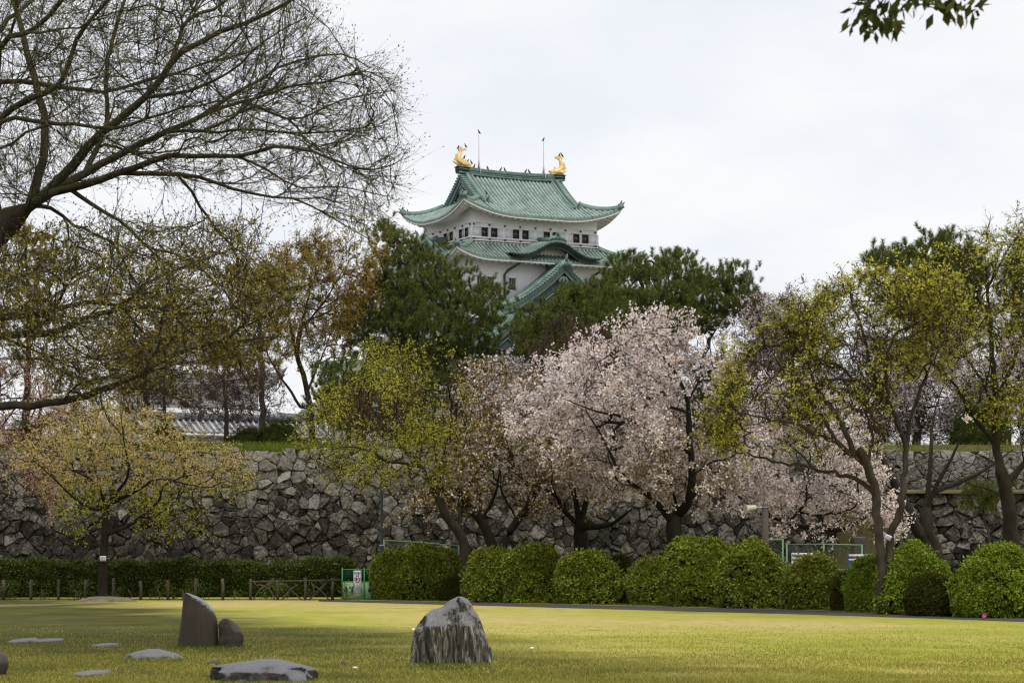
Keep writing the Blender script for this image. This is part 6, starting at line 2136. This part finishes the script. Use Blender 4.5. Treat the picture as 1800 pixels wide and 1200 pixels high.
# brownish cherry with two dark trunks
d = 93.5
base = np.array(P(868, 1056, d)); base[2] = 0
tree("cherry_tree", "brownish cherry with two dark trunks right of the leaning yellow green tree", "tree", base,
     [L([(872, 1060), (868, 975), (864, 955), (846, 915), (822, 889), (806, 860)], 0.351, 0.168, d, 0, 0.5), L([(872, 1000), (884, 958), (903, 924), (926, 893), (945, 860)], 0.247, 0.120, d, 0.6, 0.5),
      L([(822, 889), (830, 840), (856, 800), (862, 740), (850, 690)], 0.117, 0.014, d, 1.0), L([(846, 915), (800, 880), (760, 850), (730, 830)], 0.091, 0.014, d, -1.0),
      L([(945, 860), (950, 800), (930, 740), (920, 690)], 0.091, 0.014, d, 0.5), L([(856, 800), (890, 760), (905, 720)], 0.078, 0.014, d, -1.0), L([(846, 915), (870, 870), (880, 820), (900, 780)], 0.078, 0.014, d, -1.2)],
     [([(790, 700), (830, 650), (880, 640), (930, 650), (965, 700), (960, 780), (985, 850), (950, 905), (890, 905), (820, 895), (740, 885), (705, 915), (715, 860), (760, 815), (780, 760)], 720, d, 3.4)],
     0.27, 0.008, spray=(2.2, 0.42, 0.0065, 0.75, 0.1, 0), foliage=(("leaves", "brown_leaf", 3, 0.085, 0.042, 0.3, 0.2, 0.38), ("new_leaves", "olive_leaf", 4, 0.085, 0.042, 0.3, 0.2, 0.75), ("blossoms", "blossom", 4, 0.09, 0.08, 0.1, 0.3, 0.34)))
# cherries in blossom
BL = ("blossoms", "blossom", 7, 0.092, 0.082, 0.1, 0.15, 0.85)
d = 94.5
base = np.array(P(1020, 1056, d)); base[2] = 0
tree("cherry_tree", "pale pink cherry with a thick dark trunk left of the big pink cherry", "tree", base,
     [L([(1018, 1060), (1022, 967), (1019, 924)], 0.486, 0.312, d, 0, 0.6), L([(1019, 926), (990, 895), (977, 872), (950, 856), (925, 846), (890, 820)], 0.135, 0.014, d, -3.0),
      L([(1019, 926), (1046, 925), (1076, 920), (1110, 895)], 0.203, 0.036, d, -1.6), L([(1019, 924), (1010, 870), (985, 810), (960, 750), (945, 690)], 0.149, 0.014, d, 1.2),
      L([(1025, 925), (1035, 860), (1040, 790), (1020, 720), (1010, 650)], 0.149, 0.014, d, 1.5), L([(990, 895), (960, 880), (930, 885)], 0.054, 0.012, d, -0.5)],
     [([(880, 700), (930, 660), (985, 640), (1040, 640), (1085, 690), (1090, 780), (1085, 850), (1060, 890), (980, 895), (940, 870), (895, 840), (870, 770)], 720, d, 3.6)],
     0.27, 0.008, spray=(1.9, 0.42, 0.0062, 0.8, 0.0, 0), foliage=(BL, ("leaves", "olive_leaf", 5, 0.085, 0.042, 0.3, 0.3, lambda e: rng.random(len(e)) < np.where(e[:, 2] < EYE + (HV - 830) / F * d + 0.8 * np.sin(e[:, 0] * 1.3), 0.8, 0.10)), ("new_leaves", "brown_leaf", 3, 0.085, 0.042, 0.3, 0.4, 0.16)))
d = 89.0
base = np.array(P(1186, 1064, d)); base[2] = 0
E = [L([(1186, 1066), (1187, 1000), (1187, 960), (1184, 920), (1192, 900)], 0.511, 0.288, d, 0, 0.7),
     L([(1192, 900), (1209, 885), (1217, 829), (1212, 771), (1209, 708), (1190, 660), (1171, 635), (1150, 600)], 0.220, 0.017, d, -3.8),
     L([(1213, 800), (1171, 771), (1127, 747), (1093, 732), (1040, 720), (990, 700)], 0.149, 0.014, d - 1.8, -2.4),
     L([(1184, 920), (1160, 890), (1142, 872), (1093, 834), (1062, 775), (1030, 720)], 0.170, 0.016, d, -3.2),
     L([(1209, 885), (1235, 850), (1270, 815), (1300, 790)], 0.128, 0.014, d, 1.0), L([(1209, 708), (1235, 660), (1250, 625), (1240, 590)], 0.085, 0.014, d, 0.8),
     L([(1171, 771), (1150, 700), (1130, 640), (1115, 580)], 0.071, 0.013, d, 0.6), L([(1093, 732), (1075, 690), (1050, 640)], 0.064, 0.013, d, -0.6), L([(1217, 829), (1260, 800), (1280, 740), (1290, 690)], 0.085, 0.014, d, 1.8),
     L([(1192, 900), (1180, 850), (1165, 800), (1150, 760)], 0.071, 0.012, d, -1.2)]
tree("cherry_tree", "largest pink cherry in full blossom in front of the castle", "tree", base, E,
     [([(890, 730), (940, 690), (1000, 650), (1020, 600), (1070, 590), (1105, 568), (1150, 580), (1190, 570), (1232, 584), (1255, 615), (1290, 655), (1318, 720), (1310, 790), (1290, 830), (1240, 860), (1120, 860), (1080, 830), (1020, 820), (950, 800)], 1350, d, 4.2),
      ([(1075, 800), (1280, 800), (1290, 870), (1240, 910), (1220, 880), (1130, 880), (1060, 880)], 150, d - 0.5, 3.2),
      ([(1070, 575), (1120, 540), (1190, 535), (1200, 560), (1120, 575)], 10, d, 1.0)],
     0.25, 0.008, spray=(1.75, 0.45, 0.0062, 0.85, 0.05, 0), gap=0.12, foliage=(BL, ("leaves", "olive_leaf", 5, 0.09, 0.045, 0.3, 0.3, lambda e: rng.random(len(e)) < np.where(e[:, 2] < EYE + (HV - 800) / F * d + 0.8 * np.sin(e[:, 0] * 1.3), 0.85, 0.05)), ("new_leaves", "brown_leaf", 3, 0.085, 0.042, 0.3, 0.5, 0.20),))
# cherry at the right: two mossy trunks, one long low bough
d = 97.0
base = np.array(P(1645, 1050, d)); base[2] = 0
Fl = [L([(1650, 1056), (1640, 968), (1628, 935), (1628, 905)], 0.525, 0.312, d, 0, 0.8), L([(1640, 980), (1612, 930), (1579, 862), (1541, 797), (1477, 740), (1420, 690), (1380, 640)], 0.338, 0.017, d, -1.5, 0.5),
      L([(1628, 905), (1636, 804), (1640, 740), (1660, 670)], 0.163, 0.017, d, 1.0), L([(1632, 890), (1648, 850), (1678, 795), (1700, 740)], 0.138, 0.017, d, -1.0), L([(1640, 870), (1690, 845), (1731, 826), (1780, 790)], 0.175, 0.024, d, 0.6),
      L([(1579, 862), (1530, 900), (1480, 930), (1413, 926), (1375, 915), (1345, 905), (1322, 893)], 0.138, 0.042, d, -3.0), L([(1413, 926), (1417, 880), (1414, 838), (1400, 800)], 0.056, 0.012, d - 2.6, -0.4), L([(1413, 926), (1450, 905), (1500, 880), (1535, 860)], 0.062, 0.014, d - 2.6, 0.2),
      L([(1425, 928), (1470, 950), (1510, 975), (1530, 990)], 0.050, 0.010, d - 2.6, -0.4), L([(1541, 797), (1500, 800), (1430, 790), (1370, 770)], 0.088, 0.014, d, -2.0)]
tree("cherry_tree", "cherry with mossy forked trunks and blossom spreading left at the right side", "tree", base, Fl,
     [([(1265, 720), (1320, 680), (1400, 670), (1470, 700), (1530, 760), (1560, 830), (1570, 900), (1590, 930), (1540, 950), (1500, 900), (1440, 890), (1380, 880), (1330, 900), (1290, 880), (1260, 800)], 830, d - 1.5, 3.8),
      ([(1330, 880), (1560, 870), (1560, 950), (1480, 945), (1350, 930)], 60, d - 2.5, 1.6)],
     0.27, 0.008, spray=(1.8, 0.42, 0.0062, 0.85, 0.0, 0.05), foliage=(BL, ("leaves", "brown_leaf", 3, 0.085, 0.042, 0.3, 0.4, 0.16)))
# twin stemmed tree in front of the bushes at the right
d = GD(1079)
base = G(1556, 1079)
grey = [L([(1551, 1084), (1550, 1040), (1547, 968), (1539, 867), (1524, 818), (1510, 790)], 0.160, 0.140, d, -0.3, 0.85),
        L([(1564, 1084), (1566, 1050), (1563, 950), (1584, 888), (1591, 804), (1580, 742), (1553, 702), (1509, 670), (1470, 640)], 0.182, 0.042, d, 0.4, 0.6),
        L([(1522, 820), (1490, 790), (1458, 772), (1420, 755), (1395, 742), (1340, 735), (1290, 720)], 0.116, 0.014, d, -1.2),
        L([(1538, 862), (1500, 840), (1427, 823), (1360, 810), (1300, 796), (1255, 785)], 0.094, 0.014, d, 0.8),
        L([(1510, 790), (1470, 730), (1440, 690), (1420, 640), (1430, 590)], 0.109, 0.014, d, 0.4), L([(1553, 702), (1530, 640), (1520, 590), (1500, 540), (1490, 500)], 0.087, 0.014, d, 0.8),
        L([(1591, 804), (1600, 740), (1620, 680), (1640, 620), (1640, 560)], 0.087, 0.014, d, 1.2), L([(1580, 742), (1560, 690), (1560, 630), (1580, 570), (1590, 520)], 0.087, 0.014, d, -1.0),
        L([(1458, 772), (1440, 720), (1400, 680), (1370, 640), (1350, 600)], 0.072, 0.014, d, -1.4), L([(1524, 818), (1535, 760), (1520, 720), (1535, 680), (1515, 640)], 0.065, 0.014, d, -0.8),
        L([(1427, 823), (1400, 790), (1360, 770)], 0.043, 0.011, d, 1.0), L([(1509, 670), (1450, 670), (1400, 690), (1340, 690)], 0.058, 0.011, d, -0.4)]
tree("twisted_tree", "twin stemmed grey tree with twisted boughs and sparse yellow green leaves", "tree", base, grey,
     [([(1245, 770), (1270, 690), (1310, 630), (1355, 585), (1380, 545), (1430, 510), (1490, 485), (1560, 478), (1630, 476), (1690, 500), (1700, 560), (1670, 630), (1600, 660), (1540, 690), (1480, 720), (1420, 745), (1340, 750), (1280, 775)], 1000, d, 3.4),
      ([(1320, 740), (1520, 690), (1560, 800), (1500, 800), (1400, 800)], 60, d, 2.2),
      ([(1240, 765), (1255, 690), (1305, 620), (1360, 565), (1430, 560), (1440, 650), (1380, 720), (1300, 775)], 330, d, 2.8)],
     0.20, 0.0070, bark="grey_bark", wob=0.55, straight=0.3, spray=(3.9, 0.36, 0.0068, 0.9, 0.1, 0), foliage=(("leaves", "yellow_leaf", 4, 0.098, 0.048, 0.2, 0.4, lambda e: rng.random(len(e)) < np.where(np.sin(e[:, 0] * 2.2) + np.sin(e[:, 2] * 2.9 + e[:, 0]) + (e[:, 2] - 8.2) * 0.35 - (e[:, 0] - 9) * 0.08 > 0.1, 0.42, 0.22)),))
# tree at the right edge
d = 78.0
base = np.array(P(1782, 1072, d)); base[2] = 0
H = [L([(1784, 1080), (1779, 975), (1772, 880), (1760, 830)], 0.324, 0.240, d, 0, 0.8), L([(1760, 832), (1751, 780), (1750, 715), (1738, 550), (1732, 445), (1740, 390)], 0.180, 0.014, d, 0.5),
     L([(1766, 850), (1800, 815), (1840, 770), (1880, 700)], 0.156, 0.024, d, 0.5), L([(1751, 780), (1710, 730), (1680, 680), (1640, 640), (1600, 600)], 0.102, 0.012, d, -1.4), L([(1750, 715), (1720, 660), (1680, 610), (1640, 585), (1600, 580)], 0.072, 0.012, d, 1.0),
     L([(1738, 560), (1710, 500), (1680, 460), (1650, 440)], 0.060, 0.012, d, -0.8), L([(1750, 700), (1780, 640), (1800, 580), (1830, 500)], 0.084, 0.012, d, 1.0), L([(1772, 880), (1740, 860), (1700, 850), (1670, 830)], 0.048, 0.012, d, -0.8), L([(1735, 500), (1765, 450), (1790, 410)], 0.048, 0.012, d, 0.5)]
tree("budding_tree", "tall budding tree with a mossy trunk at the right edge", "tree", base, H,
     [([(1590, 570), (1620, 500), (1660, 455), (1710, 420), (1770, 400), (1830, 395), (1920, 430), (1940, 700), (1860, 800), (1790, 760), (1720, 740), (1660, 700), (1600, 640)], 900, d, 3.6)],
     0.22, 0.0072, bark="olive_bark", wob=0.4, straight=0.35, spray=(3.6, 0.40, 0.0068, 0.85, 0.15, 0), foliage=(("leaves", "lime_leaf", 3, 0.11, 0.055, 0.25, 0.4, lambda e: rng.random(len(e)) < np.where(np.sin(e[:, 0] * 2.0 + 1) + np.sin(e[:, 2] * 2.3) > 0.35, 0.42, 0.20)),))

# name tags nailed to two trunks
for (u, v, dd, w, h, tilt, lab) in ((181, 981, GD(1055) - 0.26, 11, 9, 0.0, "white name plate tied to the trunk of the small left cherry"), (1561, 944, GD(1079) - 0.16, 11, 9, -0.35, "tilted white name plate on the twin stemmed grey tree")):
    o = P(u, v, dd)
    r = thing("name_plate", lab, "sign", tuple(o))
    m = MB()
    c_, s_ = math.cos(tilt), math.sin(tilt)
    R_ = np.array(((c_, 0, -s_), (0, 1, 0), (s_, 0, c_)))
    m.box((0, 0, 0), (w / F * dd, 0.012, h / F * dd), R=R_)
    pl = m.build("board", M["sign_white"], r)
    m = MB()
    for k in range(3):
        m.box(R_ @ np.array((0, -0.009, (0.25 - 0.22 * k) * h / F * dd)), (w / F * dd * 0.7, 0.003, 0.018), R=R_)
    m.build("lettering", M["sign_grey"], pl)
    m = MB()
    a = np.arange(21) / 20 * 2 * math.pi
    m.tube(np.stack((0.24 * np.cos(a), 0.25 + 0.24 * np.sin(a), 0 * a), -1), 0.006, 4, cap=False)
    m.build("cord", M["sign_grey"], r)

# ---------------------------------------------------------------- trees on the upper terrace
def tp(u, v, d):
    p = np.array(P(u, v, d)); p[2] = TZ + 0.2
    return p
def trunk(u, d, pts):
    return np.vstack((tp(u, 783, d)[None], px(pts, d)))
d = 168.0
pine("pine_tree", "tall dark green pine just left of the castle", trunk(715, d, [(716, 700), (712, 600), (706, 500), (697, 410)]), 0.42,
     [(655, 410), (672, 380), (690, 388), (712, 415), (735, 408), (760, 425), (775, 440), (772, 480), (800, 475), (825, 455), (825, 500), (860, 500), (880, 498), (885, 530), (865, 560), (885, 590), (870, 625), (830, 640), (760, 655), (700, 660), (640, 640), (600, 610), (590, 575), (598, 530), (640, 520), (655, 490), (665, 450)], 460, d, 4.5,
     ("needle", None), brush=(5, 0.61, 0.34, 0.027, 86), pad=(0.95, 0.5), limbs=[(px([(708, 560), (760, 520), (815, 480)], d), 0.12, 0.04), (px([(712, 620), (780, 590), (860, 540)], d), 0.14, 0.04), (px([(714, 640), (650, 600), (605, 570)], d), 0.13, 0.04)])
d = 164.0
pine("pine_tree", "spreading pine directly under the curved castle gable", trunk(1010, d, [(1015, 720), (1020, 640), (1010, 560), (985, 510)]), 0.36,
     [(905, 560), (925, 540), (965, 520), (975, 505), (1000, 515), (1040, 490), (1060, 480), (1085, 500), (1110, 560), (1100, 620), (1050, 650), (980, 660), (930, 650), (895, 600)], 300, d, 4.2,
     ("needle", "needle_tip"), brush=(5, 0.56, 0.33, 0.027, 86), pad=(0.9, 0.5))
d = 172.0
pine("pine_tree", "broad pine between the castle and the right trees", trunk(1140, d, [(1145, 700), (1140, 600), (1130, 520), (1120, 450)]), 0.42,
     [(1060, 470), (1085, 450), (1110, 432), (1125, 455), (1142, 432), (1165, 455), (1195, 432), (1215, 455), (1235, 490), (1225, 560), (1190, 620), (1120, 630), (1070, 600), (1050, 530)], 330, d, 4.6,
     ("needle", "needle_tip"), brush=(5, 0.61, 0.33, 0.027, 86), pad=(0.95, 0.5))
d = 178.0
pine("pine_tree", "leaning pine with separate pads right of the broad castle pine", trunk(1220, d, [(1225, 680), (1245, 610), (1270, 540), (1288, 470)]), 0.36,
     [(1200, 480), (1240, 465), (1265, 475), (1285, 445), (1305, 470), (1330, 480), (1322, 510), (1318, 528), (1350, 520), (1340, 545), (1300, 560), (1240, 590), (1190, 600)], 170, d, 3.4,
     ("needle", None), brush=(5, 0.59, 0.33, 0.028, 78), pad=(0.85, 0.42))
d = 160.0
pine("pine_tree", "dark pine top rising behind the right hand yellow green trees", trunk(1610, d, [(1612, 700), (1608, 600), (1605, 500), (1640, 420)]), 0.36,
     [(1518, 450), (1545, 425), (1560, 440), (1590, 425), (1605, 435), (1630, 408), (1665, 405), (1700, 425), (1740, 440), (1735, 540), (1700, 600), (1640, 600), (1580, 560), (1530, 490)], 260, d, 3.8,
     ("needle", None), brush=(5, 0.59, 0.33, 0.027, 86), pad=(0.85, 0.5))
pine("pine_tree", "dark pine behind the budding tree at the right edge", trunk(1800, 158, [(1800, 700), (1795, 600), (1790, 520), (1790, 440)]), 0.36,
     [(1740, 450), (1790, 420), (1850, 440), (1880, 560), (1850, 700), (1780, 720), (1740, 600)], 190, 158, 3.6, ("needle", None), brush=(5, 0.59, 0.33, 0.027, 78), pad=(0.85, 0.5))
d = 150.0
pine("conifer_tree", "dense brownish green conifer behind the big bare tree at left", trunk(45, d, [(46, 700), (50, 600), (48, 500), (45, 420)]), 0.34,
     [(-60, 420), (0, 400), (50, 382), (95, 385), (120, 420), (140, 480), (135, 540), (90, 600), (20, 590), (-60, 640)], 120, d, 3.6,
     ("needle_brown", None), brush=(5, 0.47, 0.25, 0.030, 78), pad=(0.7, 0.55))
d = 158.0
pine("conifer_tree", "olive conifer with a straight trunk above the tiled boundary wall", trunk(461, d, [(462, 720), (460, 640), (452, 540), (425, 455)]), 0.30,
     [(360, 520), (385, 470), (420, 445), (450, 460), (490, 460), (515, 500), (510, 580), (480, 650), (420, 690), (380, 660), (350, 600)], 115, d, 3.4,
     ("needle_brown", None), brush=(4, 0.47, 0.26, 0.028, 78), pad=(0.75, 0.45), extra=(([(352, 600), (400, 580), (405, 640), (380, 660), (355, 640)], 26),))
pine("conifer_tree", "low dark conifer under the tall pine left of the castle", trunk(612, 160, [(612, 730), (608, 690), (605, 660)]), 0.30,
     [(545, 680), (560, 640), (600, 630), (650, 640), (670, 690), (650, 750), (600, 765), (560, 740)], 150, 160, 3.2, ("needle", None), brush=(5, 0.51, 0.28, 0.027, 78), pad=(0.8, 0.4))

OC = (("leaves", "ochre_leaf", 4, 0.14, 0.065, 0.25, 0.2, 0.9),)
d = 163.0
tree("zelkova_tree", "ochre budding tree with a bare forked trunk left of the tall pine", "tree", tp(547, 783, d),
     [(np.vstack((tp(548, 786, d)[None], px([(547, 730), (540, 690), (533, 657), (522, 623), (528, 580)], d))), 0.30, 0.17, 0.5), L([(528, 584), (540, 530), (548, 480), (560, 440)], 0.11, 0.02, d, 1.0), L([(522, 625), (510, 570), (500, 510), (505, 450)], 0.11, 0.02, d, -1.0), L([(528, 580), (570, 530), (600, 480), (620, 450)], 0.10, 0.02, d, 1.0),
      L([(545, 720), (528, 715), (513, 690), (490, 657), (470, 620), (450, 560)], 0.15, 0.02, d, -1.5), L([(540, 560), (590, 540), (630, 500), (650, 470)], 0.07, 0.015, d, -0.8), L([(538, 690), (560, 640), (580, 590), (590, 550)], 0.08, 0.015, d, 1.0)],
     [([(455, 470), (480, 440), (510, 425), (560, 420), (600, 432), (655, 432), (662, 470), (650, 510), (620, 560), (640, 620), (600, 660), (540, 640), (490, 640), (450, 600), (440, 530)], 900, d, 4.8)],
     0.42, 0.011, bark="pine_bark", spray=(3.2, 0.65, 0.010, 0.6, 0.3, 0), foliage=OC)
d = 171.0
tree("zelkova_tree", "ochre tree behind the big bare tree near the grey roofed turret", "tree", tp(260, 783, d),
     [(np.vstack((tp(260, 786, d)[None], px([(258, 720), (250, 660), (245, 610)], d))), 0.26, 0.15, 0.5), L([(245, 610), (210, 560), (180, 520)], 0.1, 0.02, d, 1), L([(245, 612), (290, 570), (330, 530)], 0.1, 0.02, d, -1), L([(247, 620), (250, 560), (255, 500)], 0.09, 0.02, d, 0)],
     [([(140, 560), (170, 490), (240, 460), (320, 480), (380, 530), (370, 590), (310, 620), (230, 640), (160, 620)], 420, d, 4.2)],
     0.45, 0.011, bark="pine_bark", spray=(2.6, 0.6, 0.010, 0.65, 0.2, 0), foliage=OC)
BR = (("buds", "russet_bud", 3, 0.11, 0.05, 0.3, 0.3, 0.7),)
def bare_tree(u, d, stem, crown, n, label, fol, name="cherry_tree", dr=3.2, bark="twig_bark", per=2.4):
    v0 = stem[0][1]
    k = len(stem)
    lim = [(np.vstack((tp(u, 786, d)[None], px(stem, d))), 0.22, 0.10, 0.4)]
    cx, cy = np.mean(crown, 0)
    for q in range(4):
        a = stem[-1]
        b = crown[(q * len(crown)) // 4]
        lim.append(L([a, ((a[0] * 0.5 + b[0] * 0.5), a[1] * 0.6 + b[1] * 0.4), (a[0] * 0.25 + b[0] * 0.75, a[1] * 0.25 + b[1] * 0.75)], 0.08, 0.012, d, rng.uniform(-1.5, 1.5)))
    tree(name, label, "tree", tp(u, 783, d), lim, [(crown, n, d, dr)], 0.36, 0.009, bark=bark, wob=0.2, spray=(per * 1.4, 0.55, 0.012, 0.8, 0.15, 0), foliage=fol)
bare_tree(398, 146, [(398, 740), (396, 700), (392, 670)], [(345, 690), (365, 640), (400, 615), (450, 620), (480, 660), (500, 700), (470, 735), (400, 745), (350, 730)], 330, "low brown bare tree in front of the tiled boundary wall", BR, dr=2.4)
bare_tree(290, 152, [(290, 740), (288, 690)], [(190, 700), (210, 620), (270, 580), (340, 600), (370, 660), (350, 720), (250, 735)], 420, "brown bare tree screening the white turret", BR)
bare_tree(830, 150, [(828, 740), (830, 700)], [(780, 700), (800, 650), (850, 628), (910, 625), (935, 665), (930, 720), (860, 745), (800, 745)], 420, "pale blossoming tree behind the leaning yellow green tree", (("blossoms", "blossom_pale", 4, 0.12, 0.10, 0.1, 0.2, 0.8),), per=2.0)
bare_tree(1000, 151, [(1000, 700), (995, 650)], [(930, 650), (950, 600), (1000, 560), (1060, 570), (1080, 640), (1050, 700), (960, 710)], 300, "thin grey bare tree in front of the pine under the castle", BR)
bare_tree(1370, 146, [(1368, 720), (1362, 660)], [(1250, 640), (1275, 570), (1330, 535), (1400, 530), (1450, 560), (1460, 640), (1430, 720), (1340, 740), (1270, 710)], 900, "brown cherry with few pale flowers behind the twisted grey tree", BR + (("blossoms", "blossom_pale", 3, 0.11, 0.09, 0.1, 0.3, 0.40),))
bare_tree(1500, 148, [(1500, 740), (1496, 700)], [(1430, 680), (1460, 610), (1520, 590), (1590, 610), (1630, 680), (1640, 760), (1540, 770), (1440, 765)], 1000, "dense brown bare tree behind the forked mossy trunks", BR + (("leaves", "bud_leaf_low", 2, 0.10, 0.05, 0.2, 0.3, 0.3),))
bare_tree(1700, 144, [(1700, 740), (1698, 700)], [(1560, 690), (1590, 620), (1650, 580), (1720, 560), (1790, 560), (1850, 600), (1850, 720), (1780, 765), (1680, 750), (1600, 740)], 900, "white blossoming cherry on the terrace behind the right edge tree", (("blossoms", "blossom_pale", 5, 0.125, 0.105, 0.1, 0.2, 0.85),), per=2.4)
bare_tree(1420, 141, [(1420, 770), (1420, 750)], [(1330, 760), (1370, 700), (1450, 690), (1540, 720), (1560, 775), (1440, 785), (1340, 782)], 420, "low brown shrubby tree on the rampart behind the pink blossom", BR, name="shrub_tree")
bare_tree(640, 150, [(640, 740), (640, 720)], [(560, 740), (600, 690), (660, 680), (720, 700), (760, 760), (700, 782), (590, 782)], 330, "low brownish shrubby tree on the rampart behind the leaning tree", BR + (("leaves", "bud_leaf_low", 2, 0.10, 0.05, 0.2, 0.3, 0.4),), name="shrub_tree")
bare_tree(70, 147, [(70, 740), (72, 700)], [(-60, 700), (-20, 650), (60, 640), (140, 660), (180, 720), (150, 770), (40, 778), (-60, 775)], 480, "brownish shrubby tree on the rampart at the left edge", BR + (("leaves", "pink_leaf", 3, 0.10, 0.055, 0.2, 0.3, 0.5),), name="shrub_tree")
bare_tree(1610, 152, [(1610, 750), (1608, 720)], [(1520, 740), (1545, 660), (1600, 630), (1680, 640), (1740, 690), (1740, 775), (1620, 785), (1530, 780)], 800, "russet bare tree on the terrace behind the lower stone wall", BR + (("leaves", "brown_leaf", 3, 0.10, 0.05, 0.2, 0.3, 0.4),))
pine("conifer_tree", "dark broad conifer behind the leaning yellow green tree", trunk(800, 180, [(800, 740), (802, 700), (800, 660)]), 0.34,
     [(640, 700), (680, 650), (760, 640), (850, 620), (920, 640), (950, 700), (930, 770), (840, 785), (720, 785), (650, 760)], 300, 180, 3.4, ("needle", None), brush=(5, 0.54, 0.33, 0.030, 82), pad=(0.95, 0.5))
pine("conifer_tree", "dark conifer low behind the big pink cherry", trunk(1180, 182, [(1180, 740), (1182, 700), (1180, 660)]), 0.34,
     [(960, 690), (1020, 640), (1120, 630), (1240, 620), (1330, 620), (1400, 660), (1400, 770), (1250, 785), (1050, 785), (960, 760)], 330, 182, 3.4, ("needle", None), brush=(5, 0.54, 0.33, 0.030, 82), pad=(0.95, 0.5))
# evergreen shrubs on the terrace
def terrace_shrub(u, vtop, w, d, lab, mat, sd):
    r_ = bush(u, vtop, 0, w, lab, mat, sd, n=2600, size=0.13, name="evergreen_shrub", dist=d)
    H_ = EYE + (HV - vtop) / F * d
    r_.location.z = TZ + 0.15
    r_.scale = (1, 1, (H_ - TZ) / H_)
    return r_
terrace_shrub(285, 748, 84, 141, "bright green rounded shrub on the rampart above the small cherry", "bush_leaf", 51)
terrace_shrub(492, 735, 80, 143, "dark shrub against the right end of the tiled boundary wall", "hedge_leaf", 52)
terrace_shrub(440, 752, 110, 144, "low dark olive shrub in front of the tiled wall roof", "bush_leaf_dark", 53)
terrace_shrub(30, 745, 70, 141, "dark green shrub on the rampart at the left edge", "hedge_leaf", 54)
terrace_shrub(1735, 715, 130, 139, "dark green shrub on the terrace behind the right edge trunk", "hedge_leaf", 55)
# conifer sprig hanging before the lower stone wall at the right
pine("pine_tree", "young dark pine in front of the lower stone wall at right", np.vstack((G(1736, 1052)[None] * np.array((1, 1, 0)), px([(1738, 980), (1735, 920), (1728, 870)], GD(1052)))), 0.09,
     [(1690, 850), (1720, 835), (1765, 850), (1770, 885), (1735, 900), (1700, 880)], 34, GD(1052), 1.2, ("needle", None), brush=(4, 0.31, 0.21, 0.013, 78), pad=(0.4, 0.25), step=0.3)

# agave-like spiky plants at the foot of the tiled wall
for u, lab in ((517, "spiky plant on the bank left of the forked ochre tree"), (538, "spiky plant on the bank at the foot of the ochre tree")):
    o = tp(u, 783, 142.0)
    r = thing("spiky_plant", lab, "plant", tuple(o), group="spiky plants on the rampart bank")
    m = MB()
    for k in range(26):
        an = rng.uniform(0, 6.28)
        el = rng.uniform(0.3, 1.4)
        dv = np.array((math.cos(an) * math.cos(el), math.sin(an) * math.cos(el), math.sin(el)))
        sd_ = np.array((-math.sin(an), math.cos(an), 0)) * 0.04
        ln = rng.uniform(0.6, 1.0)
        m.add([-sd_, sd_, dv * ln * 0.6 + sd_ * 0.8, dv * ln + np.array((0, 0, -0.05)), dv * ln * 0.6 - sd_ * 0.8], [[(0, 1, 2, 4)], [(4, 2, 3)]])
    m.build("leaves", M["hedge_leaf"], r)
    m = MB()
    m.tube([(0, 0, -0.1), (0, 0, 0.12), (0, 0, 0.25)], [0.12, 0.1, 0.05], 7)
    m.build("stem", M["pine_bark"], r)
